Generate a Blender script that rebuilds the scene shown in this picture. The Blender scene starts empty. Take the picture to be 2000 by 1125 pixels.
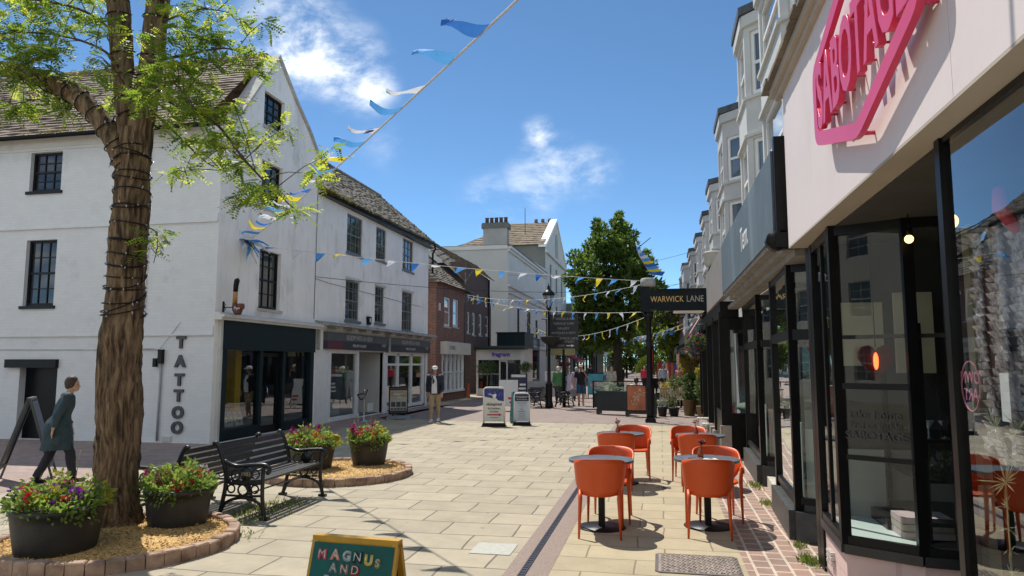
import bpy, math, random
from mathutils import Vector as V, Matrix
R = math.radians
C = bpy.context.scene.collection
SC = bpy.context.scene

# ------------------------------------------------------------------ camera
cd = bpy.data.cameras.new("street_camera")
cam = bpy.data.objects.new("street_camera", cd); C.objects.link(cam)
cd.sensor_width = 36.0
cd.lens = 36.0 * 1400 / 2000
cd.clip_start = 0.05; cd.clip_end = 2000
cam.location = (0, 0, 1.8)
cam.rotation_euler = (R(90 + 6.014), 0, R(11.64))
SC.camera = cam

# ------------------------------------------------------------------ sun, sky, exposure
SUNV = V((-0.42, 0.45, 1.0)).normalized()
EL = math.asin(SUNV.z); AZ = math.atan2(SUNV.x, SUNV.y)
ld = bpy.data.lights.new("sun", 'SUN'); ld.energy = 3.6; ld.angle = R(0.5); ld.color = (1.0, 0.95, 0.86)
sun = bpy.data.objects.new("sun", ld); C.objects.link(sun)
sun.rotation_euler = SUNV.to_track_quat('Z', 'Y').to_euler()
SC.view_settings.view_transform = 'Standard'; SC.view_settings.look = 'None'
SC.view_settings.gamma = 1.0; SC.view_settings.exposure = 0.62
SC.view_settings.use_curve_mapping = False

w = bpy.data.worlds.new("World"); SC.world = w; w.use_nodes = True
nt = w.node_tree; N = nt.nodes; L = nt.links
for n in list(N): N.remove(n)
def node(tree, kind, **kw):
    n = tree.nodes.new(kind)
    for k, v in kw.items():
        if k.startswith('i_'):
            n.inputs[int(k[2:])].default_value = v
        else: setattr(n, k, v)
    return n
out = node(nt, 'ShaderNodeOutputWorld'); bg = node(nt, 'ShaderNodeBackground')
sky = node(nt, 'ShaderNodeTexSky'); sky.sky_type = 'NISHITA'; sky.sun_disc = False
sky.sun_elevation = EL; sky.sun_rotation = AZ; sky.air_density = 0.5; sky.dust_density = 0.0; sky.ozone_density = 2.0
bg.inputs[1].default_value = 0.15
tc = node(nt, 'ShaderNodeTexCoord')
nrm = node(nt, 'ShaderNodeVectorMath', operation='NORMALIZE'); L.new(tc.outputs['Generated'], nrm.inputs[0])
# thin summer clouds, and wide unseen ones added as fill light: a noise cut by soft masks round the places where the clouds hang
nz = node(nt, 'ShaderNodeTexNoise'); nz.inputs['Scale'].default_value = 9.0; nz.inputs['Detail'].default_value = 9.0
nz.inputs['Roughness'].default_value = 0.62; nz.inputs['Distortion'].default_value = 0.2
mp = node(nt, 'ShaderNodeMapping'); mp.inputs['Scale'].default_value = (1.0, 1.0, 1.7)
L.new(nrm.outputs[0], mp.inputs[0]); L.new(mp.outputs[0], nz.inputs['Vector'])
nz2 = node(nt, 'ShaderNodeTexNoise'); nz2.inputs['Scale'].default_value = 3.2; nz2.inputs['Detail'].default_value = 3.0
L.new(nrm.outputs[0], nz2.inputs['Vector'])
acc = None
for (dx, dy, dz), rad, amt in (((-.440,.802,.405),.075,1.15), ((-.392,.836,.385),.06,1.15), ((-.475,.782,.404),.05,.8), ((-.372,.85,.366),.045,1.0),
        ((-.156,.939,.306),.03,.75), ((-.139,.954,.266),.05,.6), ((-.168,.956,.239),.05,.5), ((-.09,.959,.262),.045,.5), ((-.225,.95,.215),.05,.45),
        ((-.359,.888,.288),.04,.12), ((-.42,.90,.13),.05,1.3), ((-.52,.835,.18),.06,1.3), ((.45,-.75,.45),.85,1.7), ((-.4,-.8,.42),.9,1.7), ((.0,-.5,.85),.6,1.3)):  # final wide masks: unseen clouds added behind the camera to fill the shade
    d = node(nt, 'ShaderNodeVectorMath', operation='DISTANCE'); L.new(nrm.outputs[0], d.inputs[0]); d.inputs[1].default_value = V((dx,dy,dz)).normalized()
    m = node(nt, 'ShaderNodeMapRange', interpolation_type='SMOOTHSTEP'); L.new(d.outputs['Value'], m.inputs[0])
    m.inputs[1].default_value = rad * 1.25; m.inputs[2].default_value = 0.0; m.inputs[3].default_value = 0.0; m.inputs[4].default_value = amt
    if acc is None: acc = m.outputs[0]
    else:
        a = node(nt, 'ShaderNodeMath', operation='MAXIMUM'); L.new(acc, a.inputs[0]); L.new(m.outputs[0], a.inputs[1]); acc = a.outputs[0]
cut = node(nt, 'ShaderNodeMapRange', interpolation_type='SMOOTHSTEP'); L.new(nz.outputs[0], cut.inputs[0])
cut.inputs[1].default_value = 0.40; cut.inputs[2].default_value = 0.78
mu = node(nt, 'ShaderNodeMath', operation='MULTIPLY'); L.new(acc, mu.inputs[0]); L.new(cut.outputs[0], mu.inputs[1])
mu2 = node(nt, 'ShaderNodeMath', operation='MULTIPLY', use_clamp=True); L.new(mu.outputs[0], mu2.inputs[0]); mu2.inputs[1].default_value = 1.5
sc2 = node(nt, 'ShaderNodeMix', data_type='RGBA', blend_type='MULTIPLY'); sc2.inputs[0].default_value = 1.0
L.new(sky.outputs[0], sc2.inputs[6]); sc2.inputs[7].default_value = (.62, .79, .80, 1)
mx = node(nt, 'ShaderNodeMix', data_type='RGBA'); L.new(mu2.outputs[0], mx.inputs[0]); L.new(sc2.outputs[2], mx.inputs[6])
mx.inputs[7].default_value = (6.6, 6.7, 6.6, 1)
L.new(mx.outputs[2], bg.inputs[0]); L.new(bg.outputs[0], out.inputs[0])

# ------------------------------------------------------------------ materials
def M(name, col, rough=0.6, var=0.12, scale=5.0, bump=0.0, bscale=40.0, metal=0.0, col2=None, detail=6.0, spec=0.5, stain_or_sheen=None, emit=None, coat=0.0, streak=None):
    m = bpy.data.materials.new(name); m.use_nodes = True; t = m.node_tree
    b = t.nodes['Principled BSDF']
    b.inputs['Roughness'].default_value = rough; b.inputs['Metallic'].default_value = metal
    b.inputs['Specular IOR Level'].default_value = spec
    if coat: b.inputs['Coat Weight'].default_value = coat
    tcn = node(t, 'ShaderNodeTexCoord')
    c1 = tuple(max(0, x*(1-var)) for x in col[:3]) + (1,)
    c2 = tuple(min(1, x*(1+var)) for x in (col2 or col)[:3]) + (1,)
    n1 = node(t, 'ShaderNodeTexNoise'); n1.inputs['Scale'].default_value = scale; n1.inputs['Detail'].default_value = detail
    t.links.new(tcn.outputs['Object'], n1.inputs['Vector'])
    r = node(t, 'ShaderNodeMapRange'); t.links.new(n1.outputs[0], r.inputs[0]); r.inputs[1].default_value = .32; r.inputs[2].default_value = .68
    mxn = node(t, 'ShaderNodeMix', data_type='RGBA'); t.links.new(r.outputs[0], mxn.inputs[0]); mxn.inputs[6].default_value = c1; mxn.inputs[7].default_value = c2
    colout = mxn.outputs[2]
    if stain_or_sheen:   # (colour, scale, threshold, amount)  blotches of dirt, or reflections painted on panes, with their own shape
        sc_, s_, th, am = stain_or_sheen
        n3 = node(t, 'ShaderNodeTexNoise'); n3.inputs['Scale'].default_value = s_; n3.inputs['Detail'].default_value = 8; n3.inputs['Roughness'].default_value = .7
        mpp = node(t, 'ShaderNodeMapping'); mpp.inputs['Scale'].default_value = (1, 1, .35)
        t.links.new(tcn.outputs['Object'], mpp.inputs[0]); t.links.new(mpp.outputs[0], n3.inputs['Vector'])
        r3 = node(t, 'ShaderNodeMapRange'); t.links.new(n3.outputs[0], r3.inputs[0]); r3.inputs[1].default_value = th; r3.inputs[2].default_value = th + .18; r3.inputs[4].default_value = am
        m3 = node(t, 'ShaderNodeMix', data_type='RGBA'); t.links.new(r3.outputs[0], m3.inputs[0]); t.links.new(colout, m3.inputs[6]); m3.inputs[7].default_value = tuple(sc_) + (1,)
        colout = m3.outputs[2]
    if streak:  # (colour, threshold, amount) rain runs and patched paint
        for scl_, q_ in (((1.3,1.3,.55),1.0),((5,5,1.1),.6),((9,9,.22),.35)):
            mp4 = node(t, 'ShaderNodeMapping'); mp4.inputs['Scale'].default_value = scl_; t.links.new(tcn.outputs['Object'], mp4.inputs[0])
            n4 = node(t, 'ShaderNodeTexNoise'); n4.inputs['Scale'].default_value = 1.0; n4.inputs['Detail'].default_value = 9; n4.inputs['Roughness'].default_value = .68; t.links.new(mp4.outputs[0], n4.inputs['Vector'])
            r4 = node(t, 'ShaderNodeMapRange'); t.links.new(n4.outputs[0], r4.inputs[0]); r4.inputs[1].default_value = streak[1]; r4.inputs[2].default_value = streak[1]+.2; r4.inputs[4].default_value = streak[2]*q_
            m4 = node(t, 'ShaderNodeMix', data_type='RGBA'); t.links.new(r4.outputs[0], m4.inputs[0]); t.links.new(colout, m4.inputs[6]); m4.inputs[7].default_value = tuple(streak[0]) + (1,); colout = m4.outputs[2]
    t.links.new(colout, b.inputs['Base Color'])
    if bump:
        n2 = node(t, 'ShaderNodeTexNoise'); n2.inputs['Scale'].default_value = bscale; n2.inputs['Detail'].default_value = 5
        t.links.new(tcn.outputs['Object'], n2.inputs['Vector'])
        bp = node(t, 'ShaderNodeBump'); bp.inputs['Strength'].default_value = bump; bp.inputs['Distance'].default_value = .02
        t.links.new(n2.outputs[0], bp.inputs['Height']); t.links.new(bp.outputs[0], b.inputs['Normal'])
    if emit:
        b.inputs['Emission Color'].default_value = tuple(emit[:3]) + (1,); b.inputs['Emission Strength'].default_value = emit[3]
    return m

def BM(name, c1, c2, mortar, bw, bh, ms=0.01, off=0.5, mode='wall', rough=0.8, bump=0.5, grain=0.12, stain_or_sheen=None, squash=1.0, sqf=2, mix=0.0, speck=0.0, gum=False):
    """bricks / slabs: mode wall -> (x+y, z), floor -> (x, y), floory -> (y, x)"""
    m = bpy.data.materials.new(name); m.use_nodes = True; t = m.node_tree; k = t.links.new
    b = t.nodes['Principled BSDF']; b.inputs['Roughness'].default_value = rough
    tcn = node(t, 'ShaderNodeTexCoord'); sp = node(t, 'ShaderNodeSeparateXYZ'); k(tcn.outputs['Object'], sp.inputs[0])
    cb = node(t, 'ShaderNodeCombineXYZ')
    if mode == 'wall':
        a = node(t, 'ShaderNodeMath', operation='ADD'); k(sp.outputs[0], a.inputs[0]); k(sp.outputs[1], a.inputs[1])
        k(a.outputs[0], cb.inputs[0]); k(sp.outputs[2], cb.inputs[1])
    elif mode == 'floor': k(sp.outputs[0], cb.inputs[0]); k(sp.outputs[1], cb.inputs[1])
    else: k(sp.outputs[1], cb.inputs[0]); k(sp.outputs[0], cb.inputs[1])
    # a little unevenness so that the joints are not ruled lines
    nd = node(t, 'ShaderNodeTexNoise'); nd.inputs['Scale'].default_value = 1.2; k(cb.outputs[0], nd.inputs['Vector'])
    sb = node(t, 'ShaderNodeVectorMath', operation='SUBTRACT'); k(nd.outputs['Color'], sb.inputs[0]); sb.inputs[1].default_value = (.5,.5,.5)
    scl = node(t, 'ShaderNodeVectorMath', operation='SCALE'); k(sb.outputs[0], scl.inputs[0]); scl.inputs['Scale'].default_value = min(bw, bh) * .12
    ad = node(t, 'ShaderNodeVectorMath', operation='ADD'); k(cb.outputs[0], ad.inputs[0]); k(scl.outputs[0], ad.inputs[1])
    br = node(t, 'ShaderNodeTexBrick'); k(ad.outputs[0], br.inputs['Vector']); br.offset = off; br.squash = squash; br.squash_frequency = sqf
    br.inputs['Color1'].default_value = tuple(c1) + (1,); br.inputs['Color2'].default_value = tuple(c2) + (1,); br.inputs['Mortar'].default_value = tuple(mortar) + (1,)
    br.inputs['Scale'].default_value = 1.0; br.inputs['Mortar Size'].default_value = ms; br.inputs['Mortar Smooth'].default_value = .15
    br.inputs['Brick Width'].default_value = bw; br.inputs['Row Height'].default_value = bh; br.inputs['Bias'].default_value = mix
    n1 = node(t, 'ShaderNodeTexNoise'); n1.inputs['Scale'].default_value = 3.0; n1.inputs['Detail'].default_value = 8; n1.inputs['Roughness'].default_value = .65; k(tcn.outputs['Object'], n1.inputs['Vector'])
    r = node(t, 'ShaderNodeMapRange'); k(n1.outputs[0], r.inputs[0]); r.inputs[1].default_value = .3; r.inputs[2].default_value = .7; r.inputs[3].default_value = 1 - grain; r.inputs[4].default_value = 1 + grain
    mm = node(t, 'ShaderNodeVectorMath', operation='SCALE'); k(br.outputs['Color'], mm.inputs[0]); k(r.outputs[0], mm.inputs['Scale'])
    colout = mm.outputs[0]
    if speck:
        n4 = node(t, 'ShaderNodeTexNoise'); n4.inputs['Scale'].default_value = 120.0; n4.inputs['Detail'].default_value = 2; k(tcn.outputs['Object'], n4.inputs['Vector'])
        r4 = node(t, 'ShaderNodeMapRange'); k(n4.outputs[0], r4.inputs[0]); r4.inputs[1].default_value = .3; r4.inputs[2].default_value = .7; r4.inputs[3].default_value = 1 - speck; r4.inputs[4].default_value = 1 + speck
        m4 = node(t, 'ShaderNodeVectorMath', operation='SCALE'); k(colout, m4.inputs[0]); k(r4.outputs[0], m4.inputs['Scale']); colout = m4.outputs[0]
    if stain_or_sheen:
        sc_, s_, th, am = stain_or_sheen
        n3 = node(t, 'ShaderNodeTexNoise'); n3.inputs['Scale'].default_value = s_; n3.inputs['Detail'].default_value = 9; n3.inputs['Roughness'].default_value = .7; k(tcn.outputs['Object'], n3.inputs['Vector'])
        r3 = node(t, 'ShaderNodeMapRange'); k(n3.outputs[0], r3.inputs[0]); r3.inputs[1].default_value = th; r3.inputs[2].default_value = th + .2; r3.inputs[4].default_value = am
        m3 = node(t, 'ShaderNodeMix', data_type='RGBA'); k(r3.outputs[0], m3.inputs[0]); k(colout, m3.inputs[6]); m3.inputs[7].default_value = tuple(sc_) + (1,); colout = m3.outputs[2]
    if gum:     # trodden chewing gum and spots
        for sc_, th_, col_ in ((2.6,.075,(.10,.085,.07)),(1.7,.05,(.17,.15,.125)),(5.5,.06,(.16,.13,.10))):
            vo_ = node(t, 'ShaderNodeTexVoronoi'); vo_.inputs['Scale'].default_value = sc_; k(tcn.outputs['Object'], vo_.inputs['Vector'])
            rg_ = node(t, 'ShaderNodeMapRange'); k(vo_.outputs['Distance'], rg_.inputs[0]); rg_.inputs[1].default_value = th_; rg_.inputs[2].default_value = th_*.6; rg_.inputs[3].default_value = 0; rg_.inputs[4].default_value = .6
            gx = node(t, 'ShaderNodeMath', operation='GREATER_THAN'); sx_ = node(t, 'ShaderNodeSeparateColor'); k(vo_.outputs['Color'], sx_.inputs[0]); k(sx_.outputs[0], gx.inputs[0]); gx.inputs[1].default_value = .55
            mm_ = node(t, 'ShaderNodeMath', operation='MULTIPLY'); k(rg_.outputs[0], mm_.inputs[0]); k(gx.outputs[0], mm_.inputs[1])
            mq = node(t, 'ShaderNodeMix', data_type='RGBA'); k(mm_.outputs[0], mq.inputs[0]); k(colout, mq.inputs[6]); mq.inputs[7].default_value = col_ + (1,); colout = mq.outputs[2]
        for sc_, th_, col_, am_ in ((.8,.56,(.23,.195,.145),.55),(3.3,.60,(.47,.40,.29),.5)):
            n6 = node(t, 'ShaderNodeTexNoise'); n6.inputs['Scale'].default_value = sc_; n6.inputs['Detail'].default_value = 10; n6.inputs['Roughness'].default_value = .75; k(tcn.outputs['Object'], n6.inputs['Vector'])
            r6 = node(t, 'ShaderNodeMapRange'); k(n6.outputs[0], r6.inputs[0]); r6.inputs[1].default_value = th_; r6.inputs[2].default_value = th_+.16; r6.inputs[4].default_value = am_
            m6 = node(t, 'ShaderNodeMix', data_type='RGBA'); k(r6.outputs[0], m6.inputs[0]); k(colout, m6.inputs[6]); m6.inputs[7].default_value = col_ + (1,); colout = m6.outputs[2]
    k(colout, b.inputs['Base Color'])
    bp = node(t, 'ShaderNodeBump'); bp.inputs['Strength'].default_value = bump; bp.inputs['Distance'].default_value = .012; bp.invert = True
    n5 = node(t, 'ShaderNodeTexNoise'); n5.inputs['Scale'].default_value = 60.0; k(tcn.outputs['Object'], n5.inputs['Vector'])
    ma = node(t, 'ShaderNodeMath', operation='MULTIPLY_ADD'); k(n5.outputs[0], ma.inputs[0]); ma.inputs[1].default_value = .35; k(br.outputs['Fac'], ma.inputs[2])
    k(ma.outputs[0], bp.inputs['Height']); k(bp.outputs[0], b.inputs['Normal'])
    return m

def glass(name, tint=(.82,.86,.85), refl=1.0, ior=1.5):
    m = bpy.data.materials.new(name); m.use_nodes = True; t = m.node_tree; k = t.links.new
    t.nodes.remove(t.nodes['Principled BSDF']); o = t.nodes['Material Output']
    tr = node(t, 'ShaderNodeBsdfTransparent'); tr.inputs[0].default_value = tuple(tint) + (1,)
    gl = node(t, 'ShaderNodeBsdfGlossy'); gl.inputs['Roughness'].default_value = .012; gl.inputs['Color'].default_value = (.93,.97,1,1)
    fr = node(t, 'ShaderNodeFresnel'); geo = node(t, 'ShaderNodeNewGeometry'); im = node(t, 'ShaderNodeMix'); k(geo.outputs['Backfacing'], im.inputs[0]); im.inputs[2].default_value = ior; im.inputs[3].default_value = 1/ior; k(im.outputs[0], fr.inputs[0])
    tcn = node(t, 'ShaderNodeTexCoord'); nn = node(t, 'ShaderNodeTexNoise'); nn.inputs['Scale'].default_value = .9; k(tcn.outputs['Object'], nn.inputs['Vector'])
    bp = node(t, 'ShaderNodeBump'); bp.inputs['Strength'].default_value = .05; bp.inputs['Distance'].default_value = .05; k(nn.outputs[0], bp.inputs['Height']); k(bp.outputs[0], gl.inputs['Normal'])
    mu_ = node(t, 'ShaderNodeMath', operation='MULTIPLY_ADD', use_clamp=True); k(fr.outputs[0], mu_.inputs[0]); mu_.inputs[1].default_value = 1.9 * refl; mu_.inputs[2].default_value = .02
    mxs = node(t, 'ShaderNodeMixShader'); k(mu_.outputs[0], mxs.inputs[0]); k(tr.outputs[0], mxs.inputs[1]); k(gl.outputs[0], mxs.inputs[2])
    k(mxs.outputs[0], o.inputs[0]); return m

def leafmat(name, a, b_, trans, rough=.5, tw=.45, scale=2.5):
    m = bpy.data.materials.new(name); m.use_nodes = True; t = m.node_tree; k = t.links.new
    p = t.nodes['Principled BSDF']; o = t.nodes['Material Output']; p.inputs['Roughness'].default_value = rough; p.inputs['Specular IOR Level'].default_value = .35
    tcn = node(t, 'ShaderNodeTexCoord'); nn = node(t, 'ShaderNodeTexNoise'); nn.inputs['Scale'].default_value = scale; nn.inputs['Detail'].default_value = 5; k(tcn.outputs['Object'], nn.inputs['Vector'])
    r = node(t, 'ShaderNodeMapRange'); k(nn.outputs[0], r.inputs[0]); r.inputs[1].default_value = .35; r.inputs[2].default_value = .65
    mxn = node(t, 'ShaderNodeMix', data_type='RGBA'); k(r.outputs[0], mxn.inputs[0]); mxn.inputs[6].default_value = tuple(a) + (1,); mxn.inputs[7].default_value = tuple(b_) + (1,)
    k(mxn.outputs[2], p.inputs['Base Color'])
    tl = node(t, 'ShaderNodeBsdfTranslucent'); tl.inputs[0].default_value = tuple(trans) + (1,)
    ms = node(t, 'ShaderNodeMixShader'); ms.inputs[0].default_value = tw; k(p.outputs[0], ms.inputs[1]); k(tl.outputs[0], ms.inputs[2]); k(ms.outputs[0], o.inputs[0])
    return m

WHITE_R = M('white_render', (.82,.815,.79), .75, .05, 1.3, .25, 14, stain_or_sheen=((.40,.39,.36), 1.6, .60, .5))
WHITE_B = BM('white_painted_brick', (.64,.66,.665), (.67,.69,.695), (.625,.645,.65), .225, .075, .006, .5, 'wall', .75, .14, .04, stain_or_sheen=((.33,.34,.34), 1.1, .57, .5))
WHITE_G = M('white_gable_render', (.90,.885,.85), .75, .05, 1.2, .3, 10, stain_or_sheen=((.36,.34,.31), 1.1, .61, .5), streak=((.33,.31,.275), .55, .6))
CREAM_R = M('cream_render', (.62,.62,.58), .8, .06, 1.0, .2, 12, stain_or_sheen=((.3,.3,.28), .8, .6, .5))
GREY_R = M('grey_render', (.30,.30,.29), .85, .12, .9, .3, 10, stain_or_sheen=((.16,.16,.15), .7, .55, .6))
DGREY_R = M('dark_render', (.13,.135,.13), .85, .18, 1.0, .3, 10)
GABLE5 = M('pale_green_render', (.50,.53,.50), .8, .08, .7, .2, 8, stain_or_sheen=((.16,.17,.15), .5, .56, .7))
BRICK = BM('red_brick', (.23,.095,.065), (.15,.065,.05), (.26,.20,.17), .225, .075, .01, .5, 'wall', .85, .5, .2)
BRICK2 = BM('brown_brick', (.13,.075,.06), (.09,.055,.05), (.17,.14,.12), .225, .075, .01, .5, 'wall', .85, .5, .2)
QUOIN = M('quoin_stone', (.62,.58,.5), .8, .1, 6)
TILE = M('old_clay_tile', (.13,.095,.075), .85, .45, 3.5, .5, 30, col2=(.20,.15,.115), stain_or_sheen=((.30,.25,.17), 5, .62, .6))
SLATE = M('old_slate', (.155,.135,.11), .8, .3, 2.5, .4, 30, col2=(.22,.19,.145), stain_or_sheen=((.30,.26,.19), 3, .62, .5))
SLATE_D = M('mossy_slate', (.12,.10,.08), .85, .3, 3, .4, 25, col2=(.18,.155,.12), stain_or_sheen=((.06,.06,.055), 2, .56, .7))
TILE_O = M('orange_brown_tile', (.14,.10,.065), .85, .3, 2.0, .4, 20, col2=(.185,.135,.085))
MOSS = M('gutter_moss', (.16,.14,.06), .95, .4, 20, .5, 60)
TEAL = M('dark_teal_paint', (.006,.018,.024), .4, .15, 3, spec=.2)
BLACK = M('black_paint', (.006,.0065,.0075), .35, .2, 6, spec=.22)
BLACKM = M('black_iron', (.008,.008,.010), .4, .3, 20, .15, 50, spec=.25)
DKWIN = M('black_window_paint', (.007,.008,.010), .4, .2, 5, spec=.25)
GREYWIN = M('grey_window_paint', (.15,.17,.18), .5, .12, 5)
WHITEP = M('white_paint', (.74,.75,.75), .5, .05, 5)
OFFW = M('offwhite_paint', (.62,.62,.59), .55, .06, 4, stain_or_sheen=((.3,.3,.28), 2, .63, .4))
LEAD = M('lead_sheet', (.28,.29,.30), .6, .25, 4, .2, 12)
STONE = M('sill_stone', (.45,.44,.41), .8, .15, 6, .2, 30)
GLASS = glass('shop_glass')
GLASS2 = glass('tinted_shop_glass', (.62,.68,.68), 1.15)
PANE = M('dark_window_glass', (.012,.015,.018), .03, .3, .8, spec=.8, coat=.3)
PANE_REFL = M('pale_reflection_glass', (.045,.052,.058), .04, .75, 1.6, spec=.8, coat=.4, stain_or_sheen=((.13,.14,.145), .9, .5, .6))  # pale reflections painted into the glass colour as mottling
PANEB = M('bay_window_glass', (.07,.10,.13), .03, .5, .6, spec=.9, coat=.8)
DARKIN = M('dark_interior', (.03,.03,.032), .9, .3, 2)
GREYIN = M('grey_interior', (.22,.23,.23), .9, .15, 2)
SLAB = BM('sandstone_slabs', (.385,.333,.243), (.315,.273,.20), (.13,.108,.078), .78, .58, .011, .5, 'floor', .85, .35, .13, stain_or_sheen=((.30,.26,.20), .55, .55, .45), mix=-.1, speck=.10, gum=True)
SLAB2 = BM('yellow_slabs', (.41,.345,.225), (.36,.30,.197), (.20,.165,.11), .72, .46, .009, .37, 'floor', .85, .3, .10, stain_or_sheen=((.36,.31,.22), .7, .60, .4), speck=.08, gum=True)
PAVER = BM('red_pavers', (.33,.20,.155), (.24,.165,.135), (.50,.42,.33), .215, .155, .014, .5, 'floory', .85, .5, .16, mix=.1)
PAVER2 = BM('far_pavers', (.29,.22,.19), (.225,.175,.155), (.20,.165,.145), .21, .105, .008, .5, 'floor', .85, .4, .14)
PAVER3 = BM('pink_pavers', (.36,.26,.22), (.27,.20,.175), (.24,.19,.165), .21, .105, .008, .5, 'floor', .85, .4, .14)
GRAN = M('pink_granite', (.25,.19,.155), .8, .25, 90, .2, 90, stain_or_sheen=((.2,.16,.14), 1.5, .55, .4))
IRON = M('rusty_iron_cover', (.27,.22,.19), .75, .3, 12, .3, 60)
DRAINM = M('drain_slot_steel', (.05,.045,.07), .5, .2, 9, metal=.5)
PINK = M('pale_pink_paint', (.65,.575,.565), .6, .03, 1.2, .08, 9, streak=((.46,.39,.37), .58, .35))
PINKB = BM('pink_painted_blocks', (.60,.44,.40), (.62,.455,.415), (.52,.37,.34), .42, .21, .006, .5, 'wall', .7, .5, .04)
BEIGE = M('beige_soffit', (.40,.35,.29), .7, .1, 2)
CRIMSON = M('crimson_acrylic', (.62,.035,.11), .3, .04, 3)
BLUEGREY = M('slate_blue_fascia', (.075,.105,.125), .6, .12, 1.5, stain_or_sheen=((.19,.24,.27), .9, .5, .6))
BROWNF = M('taupe_fascia', (.20,.18,.17), .6, .12, 2)
ORANGE = M('orange_plastic', (.62,.082,.010), .42, .04, 4)
TABLET = M('dark_slatted_top', (.12,.135,.15), .4, .2, 8)
BARK = None
def text(name, body, size, mat, parent, loc, rot, ext=.006, align='CENTER', shear=0, sx=1.0, bold=0.0, sp=1.0, mirror=False):
    c = bpy.data.curves.new(name, 'FONT'); c.body = body; c.size = size; c.extrude = ext; c.align_x = align; c.align_y = 'CENTER'
    c.shear = shear; c.offset = bold; c.space_character = sp; c.resolution_u = 3
    c.materials.append(mat)
    o = bpy.data.objects.new(name, c); C.objects.link(o); o.parent = parent; o.location = loc; o.rotation_euler = rot
    o.scale = ((-sx if mirror else sx), 1, 1)
    return o
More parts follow.
